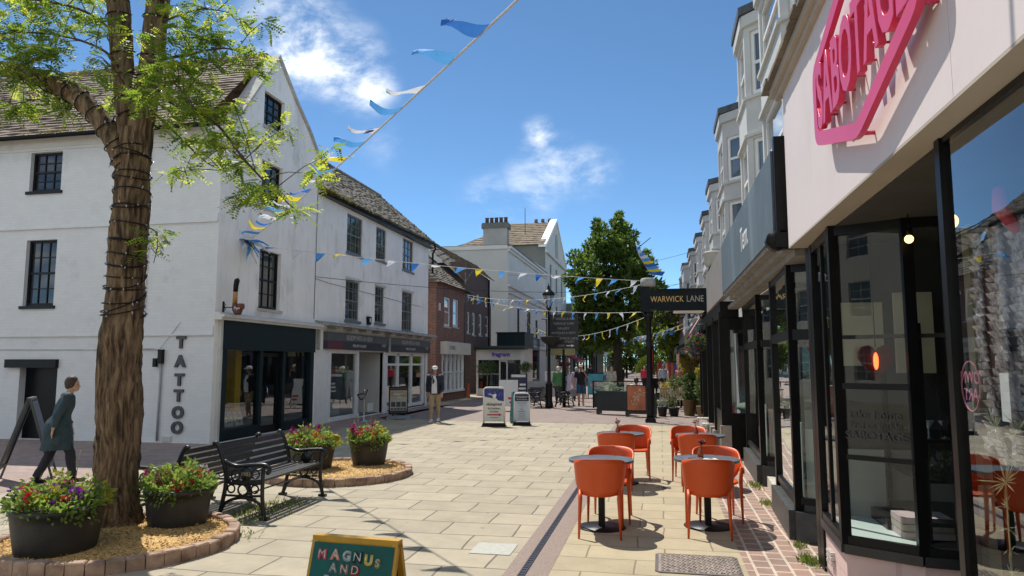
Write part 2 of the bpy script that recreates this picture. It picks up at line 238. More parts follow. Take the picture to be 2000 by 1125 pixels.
# ------------------------------------------------------------------ mesh helpers
class MB:
    def __init__(s): s.v = []; s.f = []; s.mi = []; s.sm = []
    def add(s, vs, fs, mi=0, sm=False):
        o = len(s.v); s.v += [tuple(p) for p in vs]
        for f in fs: s.f.append([i + o for i in f]); s.mi.append(mi); s.sm.append(sm)
        return s
    def box(s, x0, y0, z0, x1, y1, z1, mi=0):
        if x0 > x1: x0, x1 = x1, x0
        if y0 > y1: y0, y1 = y1, y0
        if z0 > z1: z0, z1 = z1, z0
        return s.add([(x0,y0,z0),(x1,y0,z0),(x1,y1,z0),(x0,y1,z0),(x0,y0,z1),(x1,y0,z1),(x1,y1,z1),(x0,y1,z1)],
              [(0,3,2,1),(4,5,6,7),(0,1,5,4),(1,2,6,5),(2,3,7,6),(3,0,4,7)], mi)
    def frame(s, P, U, Nn, a0, a1, b0, b1, d0, d1, mi=0):
        """box in a wall frame: along U from a0..a1, up z b0..b1, outwards Nn d0..d1"""
        P = V(P); U = V(U); Nn = V(Nn); Z = V((0,0,1))
        vs = [P + U*a + Nn*d + Z*b for b in (b0,b1) for (a,d) in ((a0,d0),(a1,d0),(a1,d1),(a0,d1))]
        fs = [(0,3,2,1),(4,5,6,7),(0,1,5,4),(1,2,6,5),(2,3,7,6),(3,0,4,7)]
        if U.cross(Nn).z < 0: fs = [f[::-1] for f in fs]
        return s.add(vs, fs, mi)
    def bar(s, p, q, w_, h, up=(0,0,1), mi=0, w2=None, h2=None):
        p = V(p); q = V(q); d = (q-p).normalized(); up = V(up)
        x = d.cross(up)
        if x.length < 1e-4: x = d.cross(V((1,0,0)))
        x.normalize(); y = x.cross(d).normalized()
        w2 = w_ if w2 is None else w2; h2 = h if h2 is None else h2
        vs = [p+x*a*w_/2+y*b*h/2 for a,b in ((-1,-1),(1,-1),(1,1),(-1,1))] + [q+x*a*w2/2+y*b*h2/2 for a,b in ((-1,-1),(1,-1),(1,1),(-1,1))]
        return s.add(vs, [(0,1,2,3),(7,6,5,4),(0,4,5,1),(1,5,6,2),(2,6,7,3),(3,7,4,0)], mi)
    def tube(s, pts, rad, n=8, mi=0, sm=True, cap=True, flat=1.0, up=(0,0,1)):
        pts = [V(p) for p in pts]; rr = rad if isinstance(rad, (list,tuple)) else [rad]*len(pts)
        vs = []; fs = []; px_ = None
        for i, p in enumerate(pts):
            d = (pts[min(i+1,len(pts)-1)] - pts[max(i-1,0)])
            d = d.normalized() if d.length > 1e-9 else V((0,0,1))
            x = d.cross(V(up)) if px_ is None else (px_ - d*px_.dot(d))
            if x.length < 1e-4: x = d.cross(V((1,0,0)))
            if x.length < 1e-4: x = d.cross(V((0,1,0)))
            x.normalize(); px_ = x; y = d.cross(x)
            for k in range(n):
                a = 2*math.pi*k/n; vs.append(p + (x*math.cos(a) + y*math.sin(a)*flat)*rr[i])
        for i in range(len(pts)-1):
            for k in range(n): a = i*n+k; b = i*n+(k+1)%n; fs.append((a, a+n, b+n, b))
        if cap: fs.append(tuple(range(n))); fs.append(tuple(reversed(range((len(pts)-1)*n, len(pts)*n))))
        return s.add(vs, fs, mi, sm)
    def lathe(s, prof, c=(0,0,0), n=24, mi=0, sm=True, sx=1.0, sy=1.0, cap=True):
        vs = []; fs = []
        for r, z in prof:
            for k in range(n):
                a = 2*math.pi*k/n; vs.append((c[0]+r*math.cos(a)*sx, c[1]+r*math.sin(a)*sy, c[2]+z))
        for i in range(len(prof)-1):
            for k in range(n): a = i*n+k; b = i*n+(k+1)%n; fs.append((a, b, b+n, a+n))
        if cap:
            fs.append(tuple(reversed(range(n)))); fs.append(tuple(range((len(prof)-1)*n, len(prof)*n)))
        return s.add(vs, fs, mi, sm)
    def prism(s, poly, ext, mi=0):
        poly = [V(p) for p in poly]; e = V(ext); n = len(poly)
        vs = poly + [p+e for p in poly]
        nrm_ = (poly[1]-poly[0]).cross(poly[2]-poly[1])
        fl = nrm_.dot(e) > 0
        fs = [tuple(range(n)), tuple(reversed(range(n, 2*n)))] + [(i, i+n, (i+1)%n+n, (i+1)%n) for i in range(n)]
        if fl: fs = [f[::-1] for f in fs]
        return s.add(vs, fs, mi)
    def quad(s, a, b, c, d, mi=0): return s.add([a,b,c,d], [(0,1,2,3)], mi)
    def ell(s, c, r, n=12, m=8, mi=0):
        vs = []; fs = []
        for i in range(m+1):
            t = math.pi*i/m
            for k in range(n):
                a = 2*math.pi*k/n; vs.append((c[0]+r[0]*math.sin(t)*math.cos(a), c[1]+r[1]*math.sin(t)*math.sin(a), c[2]-r[2]*math.cos(t)))
        for i in range(m):
            for k in range(n): a = i*n+k; b = i*n+(k+1)%n; fs.append((a,b,b+n,a+n))
        return s.add(vs, fs, mi, True)

def mesh(name, mb, mats, off=None):
    me = bpy.data.meshes.new(name)
    vs = mb.v if off is None else [(p[0]-off[0], p[1]-off[1], p[2]-off[2]) for p in mb.v]
    me.from_pydata(vs, [], mb.f)
    for m in (mats if isinstance(mats, (list,tuple)) else [mats]): me.materials.append(m)
    me.polygons.foreach_set('material_index', mb.mi); me.polygons.foreach_set('use_smooth', mb.sm)
    me.update(); return me
def tag(o, label=None, cat=None, group=None, kind=None):
    if label: o['label'] = label
    if cat: o['category'] = cat
    if group: o['group'] = group
    if kind: o['kind'] = kind
    return o
def thing(name, label, cat, loc=(0,0,0), rot=0.0, group=None):
    o = bpy.data.objects.new(name, None); C.objects.link(o); o.location = loc; o.rotation_euler = (0,0,rot); o.empty_display_size = .1
    return tag(o, label, cat, group)
def origin(p):
    x = V((0,0,0))
    while p is not None: x += p.location; p = p.parent
    return x
def part(name, mb, mats, parent, label=None, world=False):
    """world=True: the verts are world positions, parent chain has no rotation"""
    o = bpy.data.objects.new(name, mesh(name, mb, mats, origin(parent) if world else None)); C.objects.link(o); o.parent = parent
    if label: o['label'] = label
    return o
def wpart(name, mb, mats, parent, label=None): return part(name, mb, mats, parent, label, True)
def wsplit(name, mb, mats, parent, label=None):
    """every separate piece of the shape becomes a part of its own"""
    p = list(range(len(mb.v)))
    def fd(i):
        while p[i] != i: p[i] = p[p[i]]; i = p[i]
        return i
    for f in mb.f:
        for q in f[1:]: p[fd(q)] = fd(f[0])
    gr = {}
    for k, f in enumerate(mb.f): gr.setdefault(fd(f[0]), []).append(k)
    for ks in gr.values():
        m_ = MB(); ix = {}
        for k in ks:
            for i in mb.f[k]:
                if i not in ix: ix[i] = len(m_.v); m_.v.append(mb.v[i])
            m_.f.append([ix[i] for i in mb.f[k]]); m_.mi.append(mb.mi[k]); m_.sm.append(mb.sm[k])
        o = wpart(name, m_, mats, parent, label)
    return o
def solo(name, mb, mats, label, cat, loc=(0,0,0), rot=0.0, group=None, kind=None):
    o = bpy.data.objects.new(name, mesh(name, mb, mats)); C.objects.link(o); o.location = loc; o.rotation_euler = (0,0,rot)
    return tag(o, label, cat, group, kind)
def struct(name, mb, mats, label=None, cat=None):
    o = bpy.data.objects.new(name, mesh(name, mb, mats)); C.objects.link(o); return tag(o, label, cat, kind='structure')
def dup(root, loc, rot, label=None):
    def cp(o, par):
        c = o.copy(); C.objects.link(c)
        if par is not None: c.parent = par
        for ch in o.children: cp(ch, c)
        return c
    r = cp(root, None); r.location = loc; r.rotation_euler = (0,0,rot)
    if label: r['label'] = label
    return r

def wall(mb, P, U, Nn, prof, holes=(), depth=.18, mi=0, zb=0.0, rmi=None):
    """wall face with a piecewise linear top, rectangular holes and their reveals"""
    P = V(P); U = V(U); Nn = V(Nn); Z = V((0,0,1)); rmi = mi if rmi is None else rmi
    flip = U.cross(Z).dot(Nn) < 0
    def q(pts, m):
        mb.add(pts if not flip else pts[::-1], [tuple(range(len(pts)))], m)
    xs = sorted(set([p[0] for p in prof] + [h[i] for h in holes for i in (0,1) if prof[0][0] < h[i] < prof[-1][0]]))
    def top(x):
        for (a, za), (b, zb_) in zip(prof, prof[1:]):
            if a <= x <= b: return za + (zb_-za)*(x-a)/(b-a) if b > a else za
        return prof[-1][1]
    for a, b in zip(xs, xs[1:]):
        mid = (a+b)/2
        hs = sorted([(h[2], h[3]) for h in holes if h[0] <= mid <= h[1]])
        z = zb
        for h0, h1 in hs:
            if h0 > z: q([P+U*a+Z*z, P+U*b+Z*z, P+U*b+Z*h0, P+U*a+Z*h0], mi)
            z = h1
        q([P+U*a+Z*z, P+U*b+Z*z, P+U*b+Z*top(b), P+U*a+Z*top(a)], mi)
    I = Nn * -depth
    for a, b, c, d in [h[:4] for h in holes]:
        A = P+U*a+Z*c; B = P+U*b+Z*c; D = P+U*b+Z*d; E_ = P+U*a+Z*d
        q([A, A+I, B+I, B], rmi); q([B, B+I, D+I, D], rmi); q([D, D+I, E_+I, E_], rmi); q([E_, E_+I, A+I, A], rmi)
    return mb

def sash(root, P, U, Nn, h, rec=.12, cols=3, rows=2, fm=DKWIN, pm=PANE, sill=STONE, fw=.055, bw=.022, label=None, sproj=.06):
    """sash window: frame with meeting rail and glazing bars > pane, sill"""
    a0, a1, b0, b1 = h[:4]; mb = MB(); F = lambda *k: mb.frame(P, U, Nn, *k)
    d0, d1 = -rec-.05, -rec
    F(a0, a0+fw, b0, b1, d0, d1); F(a1-fw, a1, b0, b1, d0, d1); F(a0+fw, a1-fw, b1-fw, b1, d0, d1); F(a0+fw, a1-fw, b0, b0+fw*1.3, d0, d1)
    zm = (b0+b1)/2; F(a0+fw, a1-fw, zm-.025, zm+.025, d0, d1-.006)
    for i in range(1, cols):
        x = a0+fw + (a1-a0-2*fw)*i/cols
        F(x-bw/2, x+bw/2, b0+fw*1.3, zm-.025, d0+.015, d1-.012); F(x-bw/2, x+bw/2, zm+.025, b1-fw, d0+.015, d1-.012)
    for half in ((b0+fw*1.3, zm-.025), (zm+.025, b1-fw)):
        for j in range(1, rows):
            z = half[0] + (half[1]-half[0])*j/rows; F(a0+fw, a1-fw, z-bw/2, z+bw/2, d0+.017, d1-.014)
    wo = wpart('window', mb, fm, root, label)
    pn = MB(); pn.frame(P, U, Nn, a0+.02, a1-.02, b0+.02, b1-.02, -rec-.045, -rec-.035); wpart('pane', pn, pm, wo)
    if sill is not None:
        sm_ = MB(); sm_.frame(P, U, Nn, a0-.06, a1+.06, b0-.075, b0-.003, -rec, sproj); wpart('sill', sm_, sill, wo)
    return wo

def tiles(mb, a, b, c, d, rows, thick=.03, seg=40, jit=.02, rng=None, mi=0):
    """stepped, slightly uneven courses over the quad a(eave start) b(eave end) c(ridge end) d(ridge start)"""
    rng = rng or random.Random(5); a, b, c, d = map(V, (a,b,c,d))
    nn = (b-a).cross(d-a).normalized()
    if nn.z < 0: nn = -nn
    for i in range(rows):
        t0, t1 = i/rows, (i+1.12)/rows
        vs = []; fs = []
        for k in range(seg+1):
            u = k/seg; lo = a.lerp(b,u).lerp(d.lerp(c,u), t0); hi = a.lerp(b,u).lerp(d.lerp(c,u), min(t1,1.0))
            j = rng.uniform(-jit, jit)
            vs += [lo + nn*0.004, lo + nn*(thick+j), hi + nn*.006]
        for k in range(seg):
            o = k*3; fs += [(o,o+3,o+4,o+1), (o+1,o+4,o+5,o+2)]
        mb.add(vs, fs, mi)

rng = random.Random(11)
def leafquad(mb, p, d, n_, l, w_, mi=0):
    d = d.normalized(); s_ = d.cross(n_)
    if s_.length < 1e-3: s_ = d.cross(V((1,.3,.2)))
    s_.normalize()
    mb.add([p, p+d*l*.45+s_*w_/2, p+d*l, p+d*l*.45-s_*w_/2], [(0,1,2,3)], mi)
def rv(r=rng): return V((r.gauss(0,1), r.gauss(0,1), r.gauss(0,1))).normalized()
def ball_foliage(mb, c, r, n, l, w_, rg, mi=0, shell=.45, up=.3):
    c = V(c)
    for _ in range(n):
        dd = rv(rg); q = shell + (1-shell)*rg.random()
        p = c + V((dd.x*r[0], dd.y*r[1], dd.z*r[2]))*q
        leafquad(mb, p, dd + rv(rg)*.9 + V((0,0,up)), rv(rg), l*rg.uniform(.6,1.3), w_*rg.uniform(.7,1.2), mi)

# ------------------------------------------------------------------ ground
g = MB(); g.quad((-400,-60,0),(400,-60,0),(400,900,0),(-400,900,0))
struct('pavement', g, SLAB)
g = MB(); g.quad((-.985,-3,.004),(.70,-3,.004),(.70,21.4,.004),(-.985,21.4,.004)); struct('terrace_pavement', g, SLAB2)
g = MB(); g.quad((.70,-3,.0045),(3.2,-3,.0045),(3.2,21.4,.0045),(.70,21.4,.0045)); struct('brick_pavement', g, PAVER)
g = MB(); g.quad((-9.2,22.6,.004),(-3.4,22.0,.004),(4,21.4,.004),(4,140,.004)); g.quad((-9.2,22.6,.004),(4,140,.004),(-14,140,.004),(-9.2,30,.004)); struct('far_brick_pavement', g, PAVER2)
g = MB(); g.quad((-40,5.5,.004),(-9.1,8.4,.004),(-8.7,14.5,.004),(-40,14.5,.004)); g.quad((-8.7,14.5,.004),(-8.9,30,.004),(-12,30,.004),(-40,14.5,.004)); struct('building_edge_pavement', g, PAVER3)
g = MB(); g.quad((-1.36,-3,.006),(-1.235,-3,.006),(-1.235,21.6,.006),(-1.36,21.6,.006)); g.quad((-1.165,-3,.006),(-.975,-3,.006),(-.975,21.6,.006),(-1.165,21.6,.006))
struct('drain_edging_pavement', g, GRAN)
dt = thing('drain_channel', 'long dark slotted drain running down the paving beside the tables', 'drain', (-1.2,-3,0))
g = MB(); g.quad((-1.235,-3,.007),(-1.165,-3,.007),(-1.165,21.6,.007),(-1.235,21.6,.007)); wpart('channel', g, DRAINM, dt)
g = MB()
for s_ in (-1.228,-1.180):
    g.box(s_, -3, .008, s_+.008, 21.6, .012)
y = 4.5
while y < 20: g.box(-1.220, y, .008, -1.180, y+.035, .0115); y += .075
wpart('grating', g, M('drain_bars', (.025,.024,.03), .5, .2), dt)
g = MB(); g.quad((-1.83,6.83,.005),(-1.43,6.83,.005),(-1.43,7.25,.005),(-1.83,7.25,.005)); struct('pale_replacement_slab_pavement', g, M('new_pale_slab', (.42,.42,.37), .85, .08, 20))
mt = thing('manhole_cover', 'rectangular rusty manhole cover with a raised basket weave pattern in the paving', 'manhole cover', (.285,6.83,0))
g = MB(); g.prism([(-.37,-.26,.006),(-.33,-.30,.006),(.33,-.30,.006),(.37,-.26,.006),(.37,.30,.006),(.33,.34,.006),(-.33,.34,.006),(-.37,.30,.006)], (0,0,.006)); part('rim', g, M('manhole_rim', (.11,.095,.09), .7, .2, 20), mt)
g = MB()
for i in range(15):
    for j in range(13):
        x, y = -.32+i*.0455, -.255+j*.0445
        (g.box(x, y+.006, .012, x+.04, y+.022, .019) if (i+j)%2 else g.box(x+.006, y, .012, x+.022, y+.038, .019))
g.box(-.34,-.27,.008,.34,.31,.0125); part('cover_plate', g, IRON, mt)
g = MB(); g.quad((-.1,10.85,.009),(-.02,10.85,.009),(-.02,10.87,.009),(-.1,10.87,.009))
for k in range(3): g.quad((.0,10.8+k*.07,.009),(.11,10.8+k*.07,.009),(.11,10.83+k*.07,.009),(.0,10.83+k*.07,.009))
solo('drain_grate', g, DRAINM, 'small slotted drain grate in the slabs between the orange chairs', 'drain grate')
# weeds growing in joints
wd = MB(); rg = random.Random(3)
for (cx, cy, sx, sy, n) in ((-4.75,7.9,.25,.5,300),(-4.7,8.6,.2,.3,160),(-5.0,8.3,.15,.5,120),(1.28,7.15,.07,.16,260),(1.30,7.7,.05,.1,60),(1.3,9.9,.06,.15,110),(1.33,11.3,.08,.3,160),(-4.35,6.9,.25,.2,60)):
    for _ in range(n):
        p = V((rg.gauss(cx,sx*.6), rg.gauss(cy,sy*.6), .004))
        leafquad(wd, p, V((rg.gauss(0,.6), rg.gauss(0,.6), 1)), rv(rg), rg.uniform(.025,.08), .014)
wo = bpy.data.objects.new('weeds', mesh('weeds', wd, leafmat('weed_leaf', (.10,.14,.03), (.16,.19,.05), (.25,.32,.06)))); C.objects.link(wo)
tag(wo, 'small green weeds growing in the paving joints under the bench and by the shop fronts', 'weeds', kind='stuff')
# ================================================================== left side: white gabled corner building
FX = -9.95
YP, XP, ZP = V((0,1,0)), V((1,0,0)), V((0,0,1))
b1 = thing('white_gabled_building', 'white three storey corner building with a tall gable, tattoo lettering and a dark teal shopfront', 'building', (FX, 14.65, 0))
P1 = V((FX, 14.65, 0)); h1 = [(1.73,2.75,7.97,8.9), (1.73,2.76,5.85,7.05), (1.78,2.83,3.2,4.72), (.30,4.72,.02,2.78)]
P1s = V((-30, 14.65, 0)); U1s = XP; N1s = V((0,-1,0))
hs1 = [(14.75,15.67,6.03,7.02), (14.80,15.68,3.19,4.81), (14.86,15.93,.01,1.84), (18.13,18.62,5.94,6.95), (18.2,18.66,2.85,4.77), (18.07,18.68,.02,2.13)]
g = MB()
wall(g, P1, YP, XP, [(0,7.0),(2.32,10.06),(3.3,9.2),(4.15,8.58),(4.85,7.9)], h1, .16)
part_front = wpart('front_wall', g, WHITE_G, b1)
g = MB(); wall(g, P1s, U1s, N1s, [(0,7.35),(20.05,7.35)], hs1[:3], .14)
# blocked openings are shallow recesses
gw = MB(); wall(gw, P1s, U1s, N1s, [(0,7.35),(20.05,7.35)], hs1, .05)
gw2 = MB(); wall(gw2, P1s, U1s, N1s, [(0,7.35),(20.05,7.35)], hs1, .05)
for a,b,c,d in hs1[3:]: gw2.frame(P1s, U1s, N1s, a, b, c, d, -.09, -.05)
for a,b,c,d in hs1[:3]:
    wall(gw2, P1s+V((0,.051,0)), U1s, N1s, [(a-.001,d+.001),(b+.001,d+.001)], [(a,b,c,d)], .13, zb=c)
F = lambda *k: gw2.frame(P1s, U1s, N1s, *k)
F(0,20.03,5.07,5.10,0,.05); F(0,20.03,5.10,5.28,0,.025); F(0,20.03,2.44,2.47,0,.05); F(0,20.03,2.47,2.67,0,.022)
F(0,20.03,7.05,7.12,0,.03); F(0,20.03,7.12,7.22,0,.06); F(0,20.03,7.22,7.34,0,.10)
wpart('side_wall', gw2, WHITE_B, b1)
# rendered corner pilaster on the side return, gable coping
g = MB()
for (s0,z0),(s1,z1) in zip([(-.02,7.05),(2.32,10.11),(3.3,9.25),(4.15,8.63)],[(2.32,10.11),(3.3,9.25),(4.15,8.63),(4.9,7.93)]):
    a = P1+YP*s0+ZP*z0; b = P1+YP*s1+ZP*z1; dn = V((0,0,-.10))
    g.prism([a+V((.07,0,0)), b+V((.07,0,0)), b+V((.07,0,0))+dn, a+V((.07,0,0))+dn], (-.40,0,0))
wpart('coping', g, STONE, b1)
rg = random.Random(21)
g = MB()
tiles(g, (-32,14.30,7.32), (FX-.34,14.30,7.32), (FX-.34,17.0,10.12), (-32,17.0,10.12), 26, .035, 90, .018, rg)
tiles(g, (FX-.34,19.9,7.2), (-32,19.9,7.2), (-32,17.0,10.12), (FX-.34,17.0,10.12), 8, .03, 8, .01, rg)
rr = MB(); 
for k in range(60): x = FX-.34-.38*k; g.tube([(x,17.0,10.10),(x-.37,17.0,10.10+rg.uniform(-.015,.015))], .10, 7)
ro = wpart('roof', g, TILE, b1)
g = MB()
for _ in range(1500):
    x = rg.uniform(-20,FX-.5); p = V((x, 14.26+rg.uniform(-.03,.25), 7.33)); 
    if rg.random() < .5 + .5*math.sin(x*2.1): leafquad(g, p, V((rg.gauss(0,.5),rg.gauss(-.2,.4),1)), rv(rg), rg.uniform(.05,.20), .02)
gut = MB(); gut.tube([(-30,14.24,7.28),(FX-.1,14.24,7.28)], .06, 8)
wpart('gutter', gut, BLACK, b1); wpart('dry_grass', g, leafmat('dry_grass_leaf', (.30,.25,.12), (.2,.2,.07), (.3,.26,.1)), ro)
for h in h1[:3]: sash(b1, P1, YP, XP, h, .10, 3, 2, DKWIN, PANE, STONE)
for h in hs1[:2]: sash(b1, P1s, U1s, N1s, h, .10, 3, 2, DKWIN, PANE, DKWIN, sproj=.05)
g = MB(); F = lambda *k: g.frame(P1s, U1s, N1s, *k)
F(14.5,15.95,1.70,1.90,0,.10); wpart('door_lintel', g, BLACK, b1)
g = MB(); F = lambda *k: g.frame(P1s, U1s, N1s, *k); F(14.5,16.4,.0,2.1,-.30,-.26); wpart('side_door', g, BLACK, b1)
# dark teal shopfront
sf = wpart('shopfront', MB().frame(P1, YP, XP, .25,4.75,2.12,2.80,-.08,.10).frame(P1, YP, XP, .25,.45,.02,2.12,-.10,.06).frame(P1, YP, XP, 4.55,4.75,.02,2.12,-.10,.06)
   .frame(P1, YP, XP, .45,2.0,.02,.28,-.10,.05).frame(P1, YP, XP, 3.2,4.55,.02,.25,-.10,.04).frame(P1, YP, XP, 1.92,2.06,.28,2.12,-.09,.03).frame(P1, YP, XP, 3.06,3.2,.02,2.12,-.09,.03), TEAL, b1)
sg = MB(); sg.frame(P1, YP, XP, .45,1.92,.28,2.12,-.05,-.045); sg.frame(P1, YP, XP, 3.2,4.55,.25,2.12,-.05,-.045); wsplit('shop_window', sg, glass('tattoo_shop_glass', (.8,.84,.84), .8), sf)
dr = wpart('shop_door', MB().frame(P1, YP, XP, 2.06,2.2,.03,2.08,-.12,-.06).frame(P1, YP, XP, 2.92,3.06,.03,2.08,-.12,-.06).frame(P1, YP, XP, 2.2,2.92,.03,.22,-.12,-.06).frame(P1, YP, XP, 2.2,2.92,1.98,2.08,-.12,-.06), BLACK, b1)
wpart('door_glass', MB().frame(P1, YP, XP, 2.2,2.92,.22,1.98,-.095,-.09), GLASS2, dr)
hb = MB(); hb.tube([(FX-.02, 17.05+.02*0, .95),(FX+.03,17.0,.98),(FX+.05,16.93,1.08),(FX+.03,16.95,1.18),(FX-.02,16.98,1.2)], .013, 6); wpart('door_handle', hb, M('steel_handle', (.6,.6,.6), .25, metal=1), dr)
cn = MB(); cn.frame(P1, YP, XP, -.03,4.95,2.80,2.86,0,.20); cn.frame(P1, YP, XP, -.03,4.95,2.86,2.93,0,.26); cn.frame(P1, YP, XP, -.03,4.95,2.93,2.97,0,.16)
cn.frame(P1, YP, XP, .16,.25,.02,2.80,0,.07)
wpart('cornice', cn, OFFW, b1)
# inside the tattoo shop
ins = MB(); ins.quad((FX-3.4,14.9,.06),(FX-.2,14.9,.06),(FX-.2,19.3,.06),(FX-3.4,19.3,.06)); ins.quad((FX-3.4,14.9,2.75),(FX-.2,14.9,2.75),(FX-.2,19.3,2.75),(FX-3.4,19.3,2.75))
ins.quad((FX-3.4,14.9,.06),(FX-3.4,19.3,.06),(FX-3.4,19.3,2.75),(FX-3.4,14.9,2.75)); ins.quad((FX-3.4,14.9,.06),(FX-.2,14.9,.06),(FX-.2,14.9,2.75),(FX-3.4,14.9,2.75)); ins.quad((FX-3.4,19.3,.06),(FX-.2,19.3,.06),(FX-.2,19.3,2.75),(FX-3.4,19.3,2.75))
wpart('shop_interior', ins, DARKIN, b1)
pil = MB(); pil.box(FX-.55,16.02,.06,FX-.30,16.27,2.74); wpart('interior_pillar', pil, M('ochre_pillar', (.85,.48,.03), .5, .1, 3), b1)
tu = MB(); tu.tube([(FX-1.2,15.1,2.0),(FX-1.2,15.75,2.0)], .025, 8); wpart('strip_light', tu, M('strip_light_glow', (.9,.9,.9), emit=(.85,.92,1,1.6)), b1)
INK = M('print_ink', (.05,.06,.05), .7, .5, 30)
for k in range(3):
    y0 = 15.15+k*.42; c = thing('framed_print', ['small framed brown print leaning in the tattoo shop window, nearest the corner','small framed green leaf print in the middle of three in the tattoo shop window','small framed pale print in the tattoo shop window nearest its yellow pillar'][k], 'print', (FX-.22,y0,.29), 0, 'prints in the tattoo shop window')
    m = MB(); m.prism([(0,0,0),(0,.34,0),(-.09,.34,.36),(-.09,0,.36)], (-.02,0,0)); part('mount', m, M('print_mount', (.62,.64,.6), .6, .1, 10), c)
    m = MB()
    for q_ in range(26):
        u, v = rg.uniform(.07,.26), rg.uniform(.07,.28); m.ell((-.09*v/.36+.003, u, v), (.004,.016*rg.uniform(.5,1.6),.022*rg.uniform(.5,1.5)), 6, 4)
    part('print_image', m, [M('ink_b', (.16,.10,.06), .7), M('ink_g', (.06,.12,.07), .7), INK][k], c)
wl = MB()
for k in range(6):
    y_, z_ = 16.7+.55*(k%3), 1.0+.5*(k//3); wl.box(FX-3.38, y_, z_, FX-3.36, y_+.34, z_+.40)
wpart('wall_pictures', wl, M('flash_sheets', (.42,.42,.38), .7, .3, 8), b1)
# big upright letters
LET = M('grey_lettering', (.055,.06,.065), .5, .15, 10); 
lz = [2.27,1.84,1.42,1.06,.68,.34]
for k, chs in enumerate('TATTOO'):
    text('letter', chs, .36, LET, b1, (-10.77-FX, -.012, lz[k]), (R(90),0,0), .035, bold=.018)
# meter box, conduit, vent grille, wires
g = MB(); g.box(-11.30,14.54,1.80,-11.20,14.645,2.12); g.box(-11.44,14.56,1.72,-11.36,14.645,1.92); wpart('junction_box', g, BLACK, b1)
g = MB(); g.tube([(-11.25,14.61,1.80),(-11.27,14.61,.05)], .025, 6); g.tube([(-11.28,14.60,2.06),(-11.5,14.62,2.14),(-13,14.63,2.12),(-20,14.63,2.15)], .008, 5); g.tube([(-11.30,14.60,2.12),(-10.8,14.62,2.75)], .006, 5)
wpart('conduit', g, M('grey_conduit', (.33,.34,.35), .6), b1)
g = MB(); g.box(-11.16,14.62,.05,-10.92,14.66,.16)
for k in range(7): g.box(-11.14+k*.03,14.61,.07,-11.125+k*.03,14.63,.14)
wpart('vent_grille', g, OFFW, b1)
# smoking pipe shop sign on its bracket
ps = thing('pipe_shaped_sign', 'hanging shop sign shaped like a smoking pipe on a scrolled bracket', 'sign', (FX, 14.95, 3.1))
m = MB(); m.tube([(0,0,-.02),(.1,0,.0),(.2,0,.0),(.3,0,.0)], .012, 6); m.tube([(.02,0,.1),(.06,0,.06),(.03,0,.02),(.06,0,-.05),(.02,0,-.08)], .01, 6); m.box(-.005,-.03,-.12,.012,.03,.14); part('bracket', m, BLACKM, ps)
m = MB(); m.tube([(.46,0,-.06),(.42,0,-.115),(.36,0,-.11),(.31,0,-.04),(.30,0,.1)], [.05,.075,.08,.07,.055], 12); m.lathe([(.05,0),(.075,.02),(.085,.08),(.07,.14),(.05,.14)], (.46,0,-.06), 12); part('pipe_bowl', m, M('pipe_brown', (.12,.035,.015), .35, .3, 8), ps)
m = MB(); m.tube([(.30,0,.1),(.305,0,.36)], [.055,.05], 12); part('pipe_stem', m, M('pipe_tan', (.42,.22,.07), .5, .2, 8), ps)
m = MB(); m.tube([(.305,0,.36),(.31,0,.50),(.33,0,.62),(.37,0,.64)], [.055,.06,.065,.05], 10); part('pipe_mouthpiece', m, BLACK, ps)
text('pipe_lettering', 'Pipe', .09, WHITEP, ps, (.41,-.085,-.03), (R(90),0,0), .002)

# ================================================================== white gallery building
b2 = thing('white_gallery_building', 'white two storey building over a gallery, with grey sash windows and a mossy slate roof', 'building', (FX, 19.5, 0))
P2 = V((FX, 19.5, 0)); 
h2 = [(2.06,3.33,5.43,6.72),(4.52,5.51,5.54,6.74),(7.26,8.52,5.53,6.80),(2.06,3.17,3.21,4.53),(4.52,5.42,3.25,4.58),(7.26,8.49,3.10,4.66)]
h2s = [(1.05,5.35,.02,2.2),(5.75,10.2,.02,2.2)]
g = MB(); wall(g, P2, YP, XP, [(0,7.0),(10.5,7.18)], h2+h2s, .13); g.frame(P2, YP, XP, 10.42,10.5,0,7.1,-6,-.001); wpart('front_wall', g, M('gallery_render', (.89,.88,.85), .75, .06, 1.1, .25, 12, stain_or_sheen=((.30,.29,.27), 1.4, .60, .55), streak=((.33,.315,.28), .55, .6)), b2)
for h in h2[:3]: sash(b2, P2, YP, XP, h, .05, 3, 2, GREYWIN, PANE_REFL, GREYWIN, sproj=.04)
for i, h in enumerate(h2[3:]): sash(b2, P2, YP, XP, h, .05, [3,2,3][i], [2,2,2][i], GREYWIN, PANE_REFL, GREYWIN, sproj=.06)
hd = MB()
for h in h2[3:]: hd.frame(P2, YP, XP, h[0]-.08,h[1]+.08,h[3]+.02,h[3]+.09,0,.05)
wsplit('window_hood', hd, OFFW, b2)
g = MB(); tiles(g, (FX+.22,19.62,6.98), (FX+.22,30.15,7.16), (-12.4,30.3,9.42), (-12.4,19.62,9.36), 22, .03, 60, .014, rg)
tiles(g, (-15.5,30.3,6.6),(-15.5,19.6,6.6),(-12.4,19.6,9.36),(-12.4,30.3,9.42), 5, .03, 6, .01, rg)
g.prism([(FX+.2,30.28,7.1),(-12.4,30.28,9.36),(-15.4,30.28,6.6)], (0,.05,0))
for k in range(24): y = 19.7+.44*k; g.tube([(-12.4,y,9.40),(-12.4,y+.43,9.41)], .10, 7)
ro = wpart('roof', g, SLATE, b2)
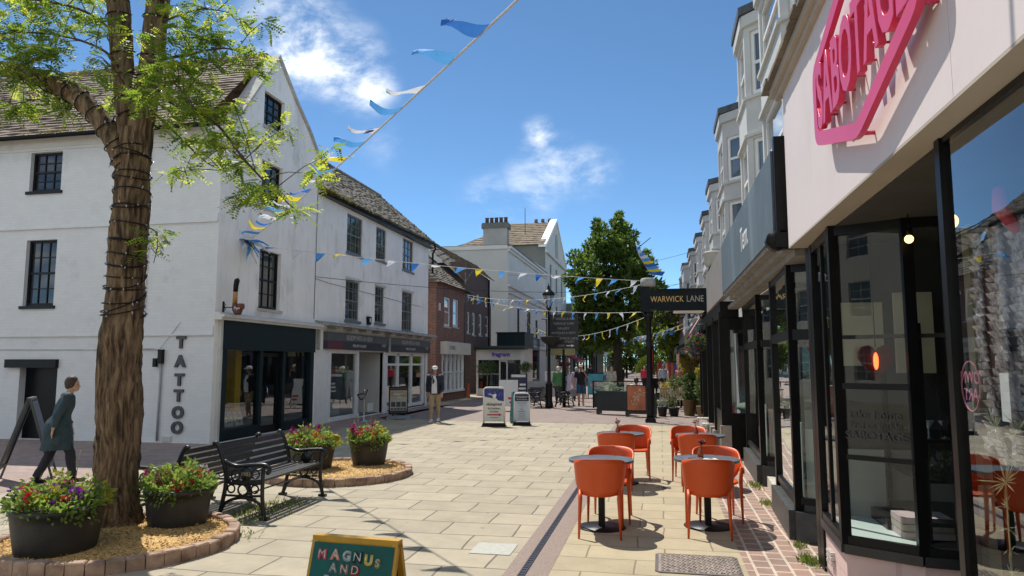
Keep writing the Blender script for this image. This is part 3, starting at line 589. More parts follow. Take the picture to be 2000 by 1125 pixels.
gt = MB(); gt.tube([(FX+.22,19.6,6.93),(FX+.22,25,7.0),(FX+.22,30.2,7.1)], .065, 8); gt.tube([(FX+.2,30.2,7.05),(FX+.2,30.35,6.9),(FX+.06,30.42,6.7),(FX+.06,30.42,5.8)], .045, 8); gt.box(FX,19.52,6.86,FX+.2,30.1,6.92); wpart('gutter', gt, BLACK, b2)
ms = MB()
for _ in range(2600):
    t_ = rg.random()**2.2; y = 19.6+10.4*t_; p = V((FX+.22+rg.uniform(-.06,.09), y, 6.95+.16*t_+rg.uniform(-.02,.05)))
    if rg.random() < .35+.65*(t_<.2): leafquad(ms, p, V((rg.gauss(.2,.5),rg.gauss(0,.4),rg.gauss(-.3,.6))), rv(rg), rg.uniform(.04,.13), .035)
wpart('moss', ms, leafmat('moss_leaf', (.10,.09,.03), (.17,.15,.05), (.15,.14,.03)), ro)
F = lambda m, *k: m.frame(P2, YP, XP, *k)
cn = MB(); F(cn,.25,10.55,2.93,2.99,0,.42); F(cn,.25,10.55,2.99,3.03,0,.36); F(cn,.0,10.5,3.03,3.07,0,.05)
for k in range(9): F(cn, .8+k*1.15, 1.3+k*1.15, 2.86,2.93,0,.30)
F(cn,.12,.2,2.2,2.93,0,.10); F(cn,5.60,5.72,2.2,2.86,0,.16)
wpart('cornice', cn, M('weathered_lead_canopy', (.35,.35,.34), .75, .3, 3, .2, 20, stain_or_sheen=((.15,.15,.14), 2, .55, .6)), b2)
FAS = M('navy_fascia', (.030,.034,.055), .3, .15, 2); FAS2 = M('grey_fascia_band', (.085,.095,.105), .4, .12, 2)
for (a, b) in ((.58,5.58),(5.75,10.48)):
    fo = wpart('fascia', MB().frame(P2, YP, XP, a,b,2.24,2.50,0,.13), FAS, b2)
    wpart('fascia_band', MB().frame(P2, YP, XP, a,b,2.50,2.76,0,.14), FAS2, fo)
    if a < 1: wpart('fascia_corner_patch', MB().frame(P2, YP, XP, a+.02,a+1.1,2.245,2.48,.13,.134), M('plum_patch', (.12,.02,.045), .4), fo)
    c_ = (a+b)/2
    SGN = M('fascia_lettering', (.45,.47,.48), .5)
    text('fascia_lettering', 'ROOM WITH A VIEW', .23, SGN, fo, (.143, c_-.1, 2.615), (R(90),0,R(90)), .002, sx=1.0, sp=.95)
    text('fascia_lettering', 'FINE ART GALLERY', .13, M('pale_lettering', (.6,.6,.62), .5), fo, (.133, c_-.1, 2.37), (R(90),0,R(90)), .002)
    text('fascia_lettering', 'VVAP', .17, SGN, fo, (.143, b-.5, 2.43), (R(90),0,R(90)), .002)
# shop windows of the gallery
wp = MB(); F(wp,.1,1.1,0,2.22,-.10,.02); F(wp,5.35,5.75,0,2.22,-.12,.04); F(wp,10.2,10.45,0,2.22,-.10,.03); wsplit('pier', wp, WHITEP, b2)
w1 = MB(); F(w1,1.1,1.2,.1,2.2,-.12,-.02); F(w1,3.12,3.26,.1,2.2,-.12,.0); F(w1,1.1,3.26,.02,.14,-.14,.04); F(w1,1.2,3.12,2.12,2.2,-.12,-.02)
wf = wpart('shop_window', w1, WHITEP, b2); wpart('window_glass', MB().frame(P2, YP, XP, 1.2,3.12,.14,2.12,-.08,-.075), GLASS, wf)
w2 = MB()
for (a,b) in ((5.75,5.85),(6.95,7.1),(8.5,8.65),(9.95,10.2)): F(w2,a,b,.12,2.2,-.12,-.02)
F(w2,5.85,9.95,.08,.2,-.14,.02); F(w2,5.85,9.95,2.1,2.2,-.12,-.02); F(w2,5.85,9.95,1.72,1.80,-.11,-.03)
wf = wpart('shop_window', w2, WHITEP, b2); wpart('window_glass', MB().frame(P2, YP, XP, 5.85,9.95,.2,2.1,-.08,-.075), GLASS, wf)
po = MB(); po.box(FX-1.6,22.75,.03,FX-.14,22.79,2.2); po.box(FX-1.6,22.8,.03,FX-1.56,24.9,2.2); po.quad((FX-.1,24.85,.02),(FX-1.6,24.4,.02),(FX-1.6,24.4,2.2),(FX-.1,24.85,2.2)); po.quad((FX-1.6,22.7,2.19),(FX-.05,22.7,2.19),(FX-.05,24.9,2.19),(FX-1.6,24.9,2.19))
wpart('porch', po, M('porch_grey', (.46,.46,.44), .7, .06, 2), b2)
ins = MB(); ins.quad((FX-3.5,19.7,.05),(FX-.15,19.7,.05),(FX-.15,29.9,.05),(FX-3.5,29.9,.05)); ins.quad((FX-3.5,19.7,2.3),(FX-.15,19.7,2.3),(FX-.15,29.9,2.3),(FX-3.5,29.9,2.3)); ins.quad((FX-3.5,19.7,.05),(FX-3.5,29.9,.05),(FX-3.5,29.9,2.3),(FX-3.5,19.7,2.3)); ins.quad((FX-3.5,19.7,.05),(FX-.2,19.7,.05),(FX-.2,19.7,2.3),(FX-3.5,19.7,2.3)); ins.quad((FX-3.5,29.9,.05),(FX-.2,29.9,.05),(FX-.2,29.9,2.3),(FX-3.5,29.9,2.3))
wpart('shop_interior', ins, M('gallery_interior', (.20,.22,.22), .9, .25, 1.5), b2)
def deco(nm, lab, cat, mb, m): 
    o = bpy.data.objects.new(nm, mesh(nm, mb, m)); C.objects.link(o); return tag(o, lab, cat)
m = MB(); m.box(FX-1.0,21.3,.06,FX-.45,22.3,.55); m.box(FX-1.5,21.6,.55,FX-1.0,22.5,.95); deco('display_plinth', 'stepped white plinths in the gallery window', 'plinth', m, WHITEP)
m = MB(); m.prism([(FX-.5,20.75,.45),(FX-.5,21.15,.45),(FX-.68,21.15,1.15),(FX-.68,20.75,1.15)], (-.03,0,0)); pt = deco('canvas_painting', 'pale canvas with a blue patch leaning in the gallery window', 'painting', m, WHITEP)
m = MB(); m.prism([(FX-.535,20.82,.6),(FX-.535,21.05,.6),(FX-.615,21.05,.95),(FX-.615,20.82,.95)], (.004,0,0)); part('paint_patch', m, M('blue_patch', (.12,.3,.45), .6, .4, 9), pt)
m = MB(); m.box(FX-.55,21.25,1.15,FX-.52,21.55,2.1); deco('hanging_banner', 'narrow crimson banner hanging in the gallery window', 'banner', m, M('banner_crimson', (.38,.02,.07), .8, .2, 6))
for k, (y_, z_, w_, h_) in enumerate(((26.2,.9,.9,.7),(27.6,.7,.8,1.2),(29.0,.5,.6,1.0))):
    m = MB(); m.box(FX-1.2,y_,z_,FX-1.17,y_+w_,z_+h_); pt = deco('framed_picture', ['small framed picture by the gallery porch','tall framed picture in the middle of the gallery window','narrow framed picture at the far end of the gallery window'][k], 'picture', m, [GREYIN, OFFW, WHITEP][k])
    m = MB(); m.box(FX-1.169,y_+.06,z_+.06,FX-1.165,y_+w_-.06,z_+h_-.06); part('picture_sheet', m, M('picture_sheet_paint', [(.3,.12,.1),(.25,.3,.3),(.4,.4,.35)][k], .7, .5, 4), pt)
m = MB(); m.tube([(FX+.012,19.42,3.1),(FX+.014,19.45,7.4)], .012, 5); m.tube([(FX+.012,19.42,4.3),(FX+.014,20.4,4.26),(FX+.014,29,4.2)], .008, 4); wpart('wall_cable', m, M('cable_grey', (.2,.2,.2), .6), b2)
al = thing('alarm_box', 'small dark burglar alarm box on the white gallery wall', 'alarm box', (FX, 23.4, 3.28)); m = MB(); m.prism([(0,-.1,-.14),(0,.1,-.14),(0,.13,.14),(0,-.13,.14)], (.10,0,0)); part('casing', m, BLACK, al); m = MB(); m.box(.10,-.05,-.05,.106,.05,.08); part('face', m, WHITEP, al)

# ================================================================== brick building with two fronts
BX = -10.2
b3 = thing('brick_building', 'two storey red brick building with a hipped stone slate roof and a cream shop window', 'building', (BX, 32, 0))
P3 = V((BX,32,0)); h3 = [(1.25,2.27,3.6,5.03),(2.75,3.75,3.65,5.06),(.95,4.6,.45,2.25)]
g = MB(); wall(g, P3, YP, XP, [(0,5.66),(5.0,5.70)], h3, .12); wall(g, V((-20,32,0)), XP, V((0,-1,0)), [(0,5.66),(9.8,5.66)], [], .1)
wpart('front_wall', g, BRICK, b3)
h3b = [(.45,1.0,3.45,4.6),(1.55,2.2,3.38,4.63),(3.05,3.75,3.42,4.66),(4.65,5.4,3.46,4.64)]
g = MB(); wall(g, V((BX,37,0)), YP, XP, [(0,6.0),(.3,7.35),(2.2,7.05),(5.3,6.93),(6.1,5.2)], h3b, .12, zb=2.5); wall(g, V((BX,37,0)), YP, XP, [(0,2.5),(1.2,2.5)], [], .1); g.quad((BX,43.1,0),(-16,43.1,0),(-16,43.1,5.2),(BX,43.1,5.2)); g.quad((BX,36.99,5.0),(-13,36.99,5.0),(-13,36.99,7.2),(BX,36.99,7.3))
wpart('side_front_wall', g, BRICK2, b3)
for h in h3[:2]: sash(b3, P3, YP, XP, h, .04, 1, 1, WHITEP, PANEB, STONE, sproj=.04, fw=.09)
for h in h3b: sash(b3, V((BX,37,0)), YP, XP, h, .04, 1, 1, WHITEP, PANE, STONE, sproj=.04, fw=.09)
q = MB()
for k in range(8): q.box(-10.95+(.1 if k%2 else 0), 31.93, .3+k*.78, -10.6, 32.06, .68+k*.78)
wpart('quoins', q, QUOIN, b3)
g = MB(); tiles(g, (BX+.25,31.75,5.58),(BX+.25,38.3,5.62),(-12.6,36.2,8.0),(-12.6,33.2,8.0), 16, .04, 30, .02, rg)
tiles(g, (-20,31.75,5.58),(BX+.25,31.75,5.58),(-12.6,33.2,8.0),(-20,33.2,8.0), 16, .04, 30, .02, rg)
tiles(g, (-10.0,38.7,7.25),(-10.0,43.0,6.85),(-13.0,44.0,8.6),(-13.0,37.0,8.9), 12, .04, 20, .02, rg)
g.prism([(-12.6,33.2,7.6),(-12.6,38,7.6),(-13,38,8.95),(-13,33.4,8.35)], (-2,0,0))
tiles(g, (BX+.05,38.7,7.0),(BX+.05,36.9,6.1),(-13,35.6,8.9),(-13,37.4,8.9), 10, .04, 8, .02, rg)
wpart('roof', g, SLATE_D, b3)
m = MB(); m.lathe([(.16,0),(.22,.01),(.22,.05),(.13,.05)], (0,0,0), 16); 
ro_ = bpy.data.objects.new('roundel', mesh('roundel', m, QUOIN)); C.objects.link(ro_); ro_.parent = b3; ro_.location = (.0,7.6,5.5); ro_.rotation_euler = (0,R(90),0)
m = MB(); m.tube([(BX+.08,42.2,6.85),(BX+.08,42.2,.2)], .05, 8); m.box(BX,36.9,.3,BX+.02,36.95,5); wpart('drainpipe', m, BLACK, b3)
m = MB(); m.box(BX,32.35,4.3,BX+.03,32.6,4.65); wpart('wall_plaque', m, OFFW, b3)
cs = MB(); cs.prism([(BX,32.7,2.25),(BX,37.1,2.25),(BX,37.1,2.85),(BX,32.7,2.85)], (.32,0,0)); cf = wpart('cream_fascia', cs, M('cream_fascia_paint', (.62,.60,.54), .6, .06, 3), b3)
text('fascia_lettering', 'DOWSE', .3, GREYWIN, cf, (.325, 1.6, 2.55), (R(90),0,R(90)), .002)
cw = MB(); 
for k in range(6): cw.frame(P3, YP, XP, .95+k*.73-.04,.95+k*.73+.04,.45,2.25,-.05,.06)
cw.frame(P3, YP, XP, .91,4.64,1.35,1.40,-.04,.05); cw.frame(P3, YP, XP, .91,4.64,.40,.50,-.05,.12)
cw_ = wpart('shop_window', cw, WHITEP, b3); wpart('window_glass', MB().frame(P3, YP, XP, .95,4.6,.5,2.25,-.02,-.015), GLASS, cw_)
si = MB(); si.box(BX-.9,32.95,.42,BX-.14,36.6,.45); si.box(BX-.92,32.95,.42,BX-.9,36.6,2.25)
wpart('shop_interior', si, GREYIN, b3)
si = MB()
for k in range(14): y_ = 33.1+rg.random()*3.3; z_ = .46+rg.random()*1.1; si.box(BX-.7+rg.random()*.3, y_, z_, BX-.3, y_+rg.uniform(.1,.35), z_+rg.uniform(.15,.5))
wpart('shop_goods', si, M('shop_goods_mix', (.45,.2,.2), .7, .7, 2.2, col2=(.6,.6,.55)), b3)

# ================================================================== recessed shop with white fascia, and the white rendered building
b4 = thing('white_rendered_building', 'tall plain white rendered building with cornice bands beyond the brick one', 'building', (BX, 48.1, 0))
P4 = V((BX,48.1,0)); h4 = [(3.3,4.3,3.4,5.85),(7.3,9.0,3.4,5.9),(11.2,12.4,3.4,5.45)]
g = MB(); wall(g, P4, YP, XP, [(0,9.95),(16.6,10.45)], h4, .15); wpart('front_wall', g, CREAM_R, b4)
g = MB(); wall(g, V((-16.5,48.1,0)), XP, V((0,-1,0)), [(0,9.7),(6.3,9.93)], [], .1); wpart('side_wall', g, M('side_render', (.50,.50,.47), .85, .06, .6, .2, 10, stain_or_sheen=((.32,.31,.29), .5, .6, .4)), b4)
g = MB(); F = lambda *k: g.frame(P4, YP, XP, *k)
F(-.02,16.6,9.75,9.95,0,.22); F(0,16.6,9.55,9.75,0,.12); F(0,16.6,7.1,7.25,0,.16); F(0,16.6,6.65,6.75,0,.12); F(0,16.6,6.3,6.36,0,.05); F(1.6,2.2,.0,3.2,0,.2); F(0,16.6,3.0,3.2,0,.15)
g.box(-16.5,48.0,9.72,BX-.01,48.12,9.98)
wpart('cornice', g, CREAM_R, b4)
g = MB(); g.box(-16.4,48.06,9.9,BX+.18,48.3,10.03); g.box(BX,48.3,9.98,BX+.22,64.6,10.06); wpart('coping', g, DGREY_R, b4)
for h in h4: sash(b4, P4, YP, XP, h, .06, 2, 1, DKWIN, PANE, CREAM_R, sproj=.1)
g = MB(); g.tube([(BX+.3,51,3.3),(BX+.3,62,3.3)], .02, 5); g.tube([(BX+.3,51,3.8),(BX+.3,62,3.8)], .02, 5)
for k in range(23): g.tube([(BX+.3,51+.5*k,3.25),(BX+.3,51+.5*k,3.8)], .012, 4)
wpart('balcony_railing', g, BLACK, b4)
m = MB(); F = lambda *k: m.frame(P4, YP, XP, *k)
F(5.0,12.3,2.9,3.9,.0,.18); F(5.0,5.3,0,2.9,0,.16); F(8.4,8.7,0,2.9,0,.16); F(12.0,12.3,0,2.9,0,.16); F(5.3,8.4,0,.5,0,.1); F(8.7,12,0,.5,0,.1)
gs = wpart('grey_shopfront', m, M('grey_shopfront_paint', (.10,.12,.135), .5, .1, 2), b4)
wsplit('shop_glass_panel', MB().frame(P4, YP, XP, 5.3,8.4,.5,2.9,0,.05).frame(P4, YP, XP, 8.7,12.0,.5,2.9,0,.05), PANE, gs)
wpart('shop_sign_panel', MB().frame(P4, YP, XP, 8.0,10.6,3.1,3.75,.18,.2), M('pale_sign_panel', (.5,.52,.52), .5), gs)
# single storey shop standing out in front of the brown brick wall
b6 = thing('projecting_shop', 'single storey shop with white fascia, purple lettering and dark parapet, beside the brick building', 'shop', (-8.8,39.5,0))
P6 = V((-10.18,39.5,0)); N6 = V((0,-1,0)); F = lambda m, *k: m.frame(P6, XP, N6, *k)
m = MB(); F(m,1.15,2.75,2.78,3.5,-3.0,-.1); F(m,1.1,2.8,3.5,3.56,-3.0,0); wpart('parapet', m, TEAL, b6)
m = MB(); F(m,-.05,2.85,2.66,2.78,-2.5,.5); F(m,-.05,2.85,2.58,2.66,-.5,.38); wpart('canopy', m, M('canopy_dark', (.03,.05,.055), .5), b6)
m = MB(); F(m,0,2.7,2.0,2.58,-.3,.1); fo = wpart('fascia', m, M('grey_white_fascia', (.56,.56,.54), .6, .08, 2), b6)
text('fascia_lettering', 'fragrant', .33, M('purple_lettering', (.10,.045,.42), .5), fo, V((-8.75,39.39,2.30))-origin(fo), (R(90),0,0), .004, bold=.012)
m = MB(); F(m,0,.1,0,2.0,-.2,.05); F(m,2.55,2.75,0,2.78,-2.6,.12); F(m,1.3,1.37,0,2.0,-.15,.0); F(m,1.72,1.79,0,2.0,-.15,.0); F(m,1.37,1.72,1.9,2.0,-.15,.0); F(m,.1,1.3,.0,.4,-.15,.0); F(m,1.79,2.55,0,.3,-.15,.0); F(m,.1,1.3,1.2,1.23,-.1,.0)
fr = wpart('shop_frame', m, OFFW, b6); m = MB(); F(m,.1,1.3,.4,2.0,-.1,-.09); F(m,1.79,2.55,.3,2.0,-.1,-.09); F(m,1.37,1.72,.05,1.9,-.1,-.09); wsplit('window_glass', m, PANE, fr)

# ================================================================== big gabled house with tiled roof and chimney
b5 = thing('gabled_tall_house', 'tall pale green gabled house with brown tiled roof and chimney behind the white rendered building', 'house', (BX,64.7,0))
P5 = V((BX,64.7,0))
h5 = [(2.9,3.9,8.8,11.3),(6.8,7.9,8.8,11.3),(10.8,11.9,8.8,11.3),(2.9,3.9,4.8,7.5),(6.8,7.9,4.8,7.5),(10.8,11.9,4.8,7.5)]
g = MB(); wall(g, P5, YP, XP, [(0,12.7),(.6,13.1),(7.4,16.4),(14.2,13.1),(14.9,12.8)], h5, .2); g.frame(P5, YP, XP, 0,14.9,12.0,12.3,0,.2); wpart('gable_wall', g, GABLE5, b5)
for h in h5: sash(b5, P5, YP, XP, h, .1, 2, 2, DKWIN, PANE, STONE, fw=.1, bw=.05)
m = MB(); m.lathe([(.95,-.02),(.95,.02)], (0,0,0), 20)
g = MB(); g.prism([(BX+.01,71.3,12.5),(BX+.01,72.9,12.5),(BX+.01,72.9,14.2)]+[(BX+.01,72.1+.8*math.cos(a),14.2+.8*math.sin(a)) for a in [math.pi*k/8 for k in range(1,8)]]+[(BX+.01,71.3,14.2)], (.03,0,0)); wpart('arched_panel', g, M('arched_recess', (.28,.31,.29), .8), b5)
g = MB(); wall(g, V((-21,64.7,0)), XP, V((0,-1,0)), [(0,12.7),(10.8,12.7)], [], .1); g.box(-21,64.6,9.9,-16.8,64.69,12.2); wpart('side_wall', g, M('soot_grey_render', (.16,.165,.155), .85, .2, .5, .2, 6, stain_or_sheen=((.09,.095,.09), .35, .52, .7)), b5)
g = MB(); tiles(g, (-18,64.5,12.72),(BX-.1,64.5,12.72),(BX-.1,72.1,16.3),(-15.2,72.1,16.3), 12, .06, 16, .02, rg); tiles(g, (-21,64.5,12.6),(-18,64.5,12.72),(-15.2,72.1,16.3),(-21,72,12.7), 8, .05, 6, .02, rg); tiles(g, (BX-.1,79.7,12.7),(-18,79.7,12.7),(-15.2,72.1,16.3),(BX-.1,72.1,16.3), 6, .05, 6, .02, rg)
wpart('roof', g, TILE_O, b5)
g = MB(); g.prism([(BX+.1,64.5,12.75),(BX+.1,65.3,13.1),(BX+.1,72.1,16.6),(BX+.1,72.1,16.3),(BX+.1,65.3,12.8),(BX+.1,64.5,12.5)], (-.7,0,0)); g.prism([(BX+.1,79.8,12.75),(BX+.1,78.9,13.1),(BX+.1,72.1,16.6),(BX+.1,72.1,16.3),(BX+.1,78.9,12.8),(BX+.1,79.8,12.5)], (-.7,0,0)); wpart('verge_coping', g, WHITEP, b5)
ch = wpart('chimney', MB().box(-15.9,63.9,9.9,-13.65,64.9,14.3), GREY_R, b5)
g = MB(); g.box(-16.05,63.8,14.3,-13.5,65.0,14.7); g.box(-16.0,63.85,14.7,-13.55,64.95,14.82); wpart('chimney_cap', g, DGREY_R, ch)
g = MB()
for k in range(5): g.lathe([(.19,0),(.16,.45),(.2,.5),(.2,.55)], (-15.65+k*.45,64.4,14.82), 10)
wsplit('chimney_pot', g, M('pot_clay', (.09,.06,.05), .8), ch)
g = MB(); g.tube([(-12.7,68,14.3),(-12.7,68,17)], .03, 5); wpart('aerial', g, BLACK, b5)
g = MB()
for x_ in (-12.3,-11.6,-10.9): g.tube([(x_,72.1,16.3),(x_,72.1,16.65)], .18, 7)
wsplit('ridge_vent', g, DGREY_R, b5)
# shops further down on the left
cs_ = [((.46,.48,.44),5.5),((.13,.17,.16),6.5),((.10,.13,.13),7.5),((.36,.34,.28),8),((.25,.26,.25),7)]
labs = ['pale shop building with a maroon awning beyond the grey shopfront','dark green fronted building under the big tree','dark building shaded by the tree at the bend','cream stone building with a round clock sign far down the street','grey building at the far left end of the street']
far_l = [(-9.6,65.2,79,3.9),(-9.4,79.6,93,8.5),(-9.4,93,108,7.5),(-8.5,108,128,8.5),(-8,128,150,8)]
for k, (x_, y0, y1, hh) in enumerate(far_l):
    b = thing('shop_building', labs[k], 'building', (x_, y0, 0), 0, 'buildings far down the left side')
    Pk = V((x_,y0,0)); n_ = 3 if k else 2; ws = (y1-y0)/n_
    hl = [(ws*i+ws*.3, ws*i+ws*.7, 4.6, 6.6) for i in range(n_)] if hh > 5 else []
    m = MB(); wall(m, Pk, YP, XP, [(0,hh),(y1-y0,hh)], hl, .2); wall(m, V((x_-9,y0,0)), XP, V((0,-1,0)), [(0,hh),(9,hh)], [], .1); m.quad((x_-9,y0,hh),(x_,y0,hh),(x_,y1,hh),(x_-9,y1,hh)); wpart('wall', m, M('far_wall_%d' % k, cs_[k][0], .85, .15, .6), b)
    for h in hl: sash(b, Pk, YP, XP, h, .1, 2, 2, WHITEP if k > 2 else DKWIN, PANE, STONE, fw=.12, bw=.06)
    m = MB(); m.frame(Pk, YP, XP, .2,y1-y0-.2,2.8,3.5,0,.2); m.frame(Pk, YP, XP, .2,y1-y0-.2,0,.5,0,.12)
    for i in range(5): a = .2+(y1-y0-.6)*i/4; m.frame(Pk, YP, XP, a,a+.25,.5,2.8,0,.15)
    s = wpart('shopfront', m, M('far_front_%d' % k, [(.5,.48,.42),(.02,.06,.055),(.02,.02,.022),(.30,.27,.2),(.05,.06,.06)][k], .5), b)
    wpart('shop_glass_panel', MB().frame(Pk, YP, XP, .3,y1-y0-.3,.5,2.8,0,.05), PANE, s)
MAR = M('maroon_canvas', (.24,.02,.045), .8, .12, 3)
m = MB(); m.prism([(-9.5,66.5,3.0),(-9.5,66.5,2.85),(-7.5,66.5,1.95),(-7.5,66.5,2.15)], (0,6.5,0)); aw = solo('shop_awning', m, MAR, 'sloping maroon canvas awning over a shop on the left side', 'awning')
m = MB(); m.box(-7.52,66.5,1.92,-7.48,73,2.1); part('valance', m, M('pink_valance', (.5,.2,.22), .8), aw)
m = MB(); m.tube([(-9.3,65.5,2.0),(-8.9,65.5,2.0)], .03, 5); m.lathe([(.45,-.2),(.5,-.1),(.5,.1),(.45,.2)], (-8.6,65.5,1.75), 12); solo('round_red_sign', m, MAR, 'round dark red sign projecting beside the striped shop door', 'sign')
m = MB()
for k in range(8): m.box(-9.5,65.4+.35*k,0.1,-9.42,65.6+.35*k,2.2)
m.box(-9.5,65.3,0,-9.45,68.2,.12); solo('striped_shutter', m, M('cream_stripe', (.6,.58,.5), .7), 'cream and dark striped shutter beside the maroon awning', 'shutter')
ck = thing('round_clock_sign', 'white round clock sign on a bracket far down the street', 'clock sign', (-6.5,112,2.75)); m = MB(); m.tube([(-1.6,0,.9),(0,0,.9),(0,0,.6)], .05, 6); part('bracket', m, BLACK, ck); m = MB(); m.tube([(0,-.12,0),(0,.12,0)], .62, 18); part('clock_face', m, WHITEP, ck); m = MB(); m.box(-.03,-.15,-.05,.03,-.125,.45); m.box(-.03,-.15,-.05,.3,-.126,.02); part('clock_hands', m, BLACK, ck)
# ================================================================== right side: pink shop in the foreground
NX = V((-1,0,0))
s1 = thing('pink_fronted_shop', 'shop with a pale pink fascia and a crimson SABOTAGE badge over black framed windows', 'shop', (1.33, 6.9, 0))
m = MB(); m.box(1.20,-4,2.885,1.9,3.148,4.42); m.box(1.20,3.152,2.885,1.9,7.02,4.42); wpart('fascia', m, PINK, s1)
fo = s1.children[-1]
m = MB(); m.box(1.20,-4,2.87,1.36,7.02,2.884); wpart('soffit', m, BEIGE, s1)
m = MB(); m.box(1.12,-4,4.42,1.9,7.30,4.50); m.box(1.16,-4,4.36,1.199,7.2,4.42); wpart('eaves_board', m, BEIGE, s1)
m = MB(); rg = random.Random(8)
for k in range(60): y_ = -3.8+k*.187; m.box(1.06+rg.uniform(-.012,.012), y_, 4.50, 1.75, y_+.18, 4.535+rg.uniform(-.006,.01))
for k in range(60): y_ = -3.7+k*.187; m.box(1.09+rg.uniform(-.012,.012), y_, 4.54, 1.75, y_+.18, 4.575)
wpart('eaves_tiles', m, SLATE_D, s1)
m = MB(); m.box(1.36,6.86,0,1.9,6.99,2.87); wpart('end_pier', m, BLACK, s1)
# badge
bd = wpart('badge_ring', MB(), CRIMSON, s1); bpy.data.objects.remove(bd)
hexo = [(5.27,3.33),(5.27,3.87),(4.22,4.16),(3.17,3.87),(3.17,3.33),(4.22,3.05)]
def inset(p, d):
    n = len(p); r_ = []
    cx, cy = sum(a for a,_ in p)/n, sum(b for _,b in p)/n
    for i in range(n):
        a, b, c = V(p[i-1]), V(p[i]), V(p[(i+1)%n]); e1 = (b-a).normalized(); e2 = (c-b).normalized()
        n1 = V((-e1.y, e1.x)); n2 = V((-e2.y, e2.x))
        if n1.dot(V((cx,cy))-b) < 0: n1 = -n1; n2 = -n2
        bis = (n1+n2).normalized(); r_.append(tuple(b + bis*(d/max(.3, bis.dot(n1)))))
    return r_
def rounded(p, r, k=4):
    n = len(p); o = []
    for i in range(n):
        a, b, c = V(p[i-1]), V(p[i]), V(p[(i+1)%n]); p0 = b+(a-b).normalized()*r; p1 = b+(c-b).normalized()*r
        for j in range(k+1): t_ = j/k; o.append(tuple((p0*(1-t_)+b*t_)*(1-t_) + (b*(1-t_)+p1*t_)*t_))
    return o
ho = rounded(hexo, .12); hi = rounded(inset(hexo, .095), .08)
m = MB(); n_ = len(ho); x0, x1 = 1.105, 1.14
vs = [(x0,)+p for p in ho] + [(x0,)+p for p in hi] + [(x1,)+p for p in ho] + [(x1,)+p for p in hi]
fs = []
for i in range(n_):
    j = (i+1)%n_; fs += [(i,j,n_+j,n_+i), (2*n_+j,2*n_+i,3*n_+i,3*n_+j), (j,i,2*n_+i,2*n_+j), (n_+i,n_+j,3*n_+j,3*n_+i)]
m.add(vs, fs)
for (a,b) in hexo: 
    c_ = V((a,b)).lerp(V((4.22,3.6)), .06); m.tube([(1.12,c_.x,c_.y),(1.2,c_.x,c_.y)], .012, 6)
bd = wpart('badge', m, CRIMSON, s1)
bdo = origin(bd)
t_ = text('badge_lettering', 'SABOTAGE', .62, CRIMSON, bd, V((1.122,4.22,3.595))-bdo, (R(90),0,R(-90)), .016, sx=.585, bold=.012, sp=1.02)
t_.data.bevel_depth = .004
m = MB()
for k in range(8):
    for dz in (-.14,.12): m.tube([(1.12,5.0-k*.222,3.6+dz),(1.2,5.0-k*.222,3.6+dz)], .008, 5)
wpart('badge_standoffs', m, CRIMSON, bd)
# windows: street face, splayed lobby return, big window nearer the camera
ZS, ZT = .46, 2.87
A0, A1, B1, C1 = V((1.38,6.86,0)), V((1.335,5.94,0)), V((1.78,5.66,0)), V((2.02,5.62,0))
def wallseg(mb, p, q, z0, z1, t=.08, mi=0):
    p = V(p); q = V(q); d = (q-p).normalized(); nn = V((d.y,-d.x,0))*t
    mb.prism([p+ZP*z0, q+ZP*z0, q+nn+ZP*z0, p+nn+ZP*z0], ZP*(z1-z0), mi)
m = MB()
for p,q in ((A0,A1),(A1,B1),(B1,C1)): wallseg(m, p, q, 0, ZS-.07, -.12)
wpart('stall_riser', m, PINKB, s1)
m = MB()
for k in range(4):
    for j in range(3): m.box(1.325,6.44+k*.045,.16+j*.04,1.36,6.465+k*.045,.185+j*.04)
wpart('air_brick', m, M('air_brick_pale', (.55,.5,.45), .7), s1)
m = MB()
for p,q in ((A0,A1),(A1,B1),(B1,C1)): wallseg(m, p, q, ZS-.07, ZS, .035); wallseg(m, p, q, ZS-.07, ZS+.0, -.12)
wpart('window_sill', m, M('black_sill', (.02,.022,.024), .35, .3, 8), s1)
m = MB()
def post(p, w_=.06, z0=ZS, z1=ZT, d=.06): m.box(p[0]-w_/2, p[1]-d/2, z0, p[0]+w_/2, p[1]+d/2, z1)
post(A0); post(A1,.07,d=.07); post(A0.lerp(A1,.47),.03,d=.04); post(B1,.075,d=.06); post(C1,.06)
for (p,q) in ((A0,A1),(A1,B1),(B1,C1)):
    m.bar(p+ZP*(ZS+.03), q+ZP*(ZS+.03), .05, .06); m.bar(p+ZP*(ZT-.04), q+ZP*(ZT-.04), .05, .08)
m.bar(A1+ZP*1.10, B1+ZP*1.10, .035, .035); m.bar(A1+ZP*1.63, B1+ZP*1.63, .04, .045); m.bar(A1+ZP*2.0, C1+ZP*2.0, .035, .03)
wf = wpart('shop_window', m, BLACK, s1)
m = MB()
for (p,q) in ((A0,A1),(A1,B1),(B1,C1)): m.quad(p+ZP*ZS, q+ZP*ZS, q+ZP*ZT, p+ZP*ZT)
wpart('window_glass', m, glass('front_shop_glass', (.80,.84,.83), .38), wf)
# near big window
m = MB(); m.box(1.32,3.67,.03,1.37,3.73,ZT); m.box(1.331,-3.9,ZT-.03,1.369,3.675,ZT-.001); m.box(1.29,-3.9,.30,1.40,3.70,.36)
wn = wpart('shop_window', m, BLACK, s1)
m = MB(); m.quad((1.345,-3.9,.36),(1.345,3.66,.36),(1.345,3.67,ZT-.03),(1.345,-3.9,ZT-.03)); wpart('window_glass', m, glass('big_window_glass', (.88,.90,.89), .95, 1.5), wn)
m = MB(); m.box(1.31,-3.9,0,1.39,3.76,.30); wpart('stall_riser', m, PINKB, s1)
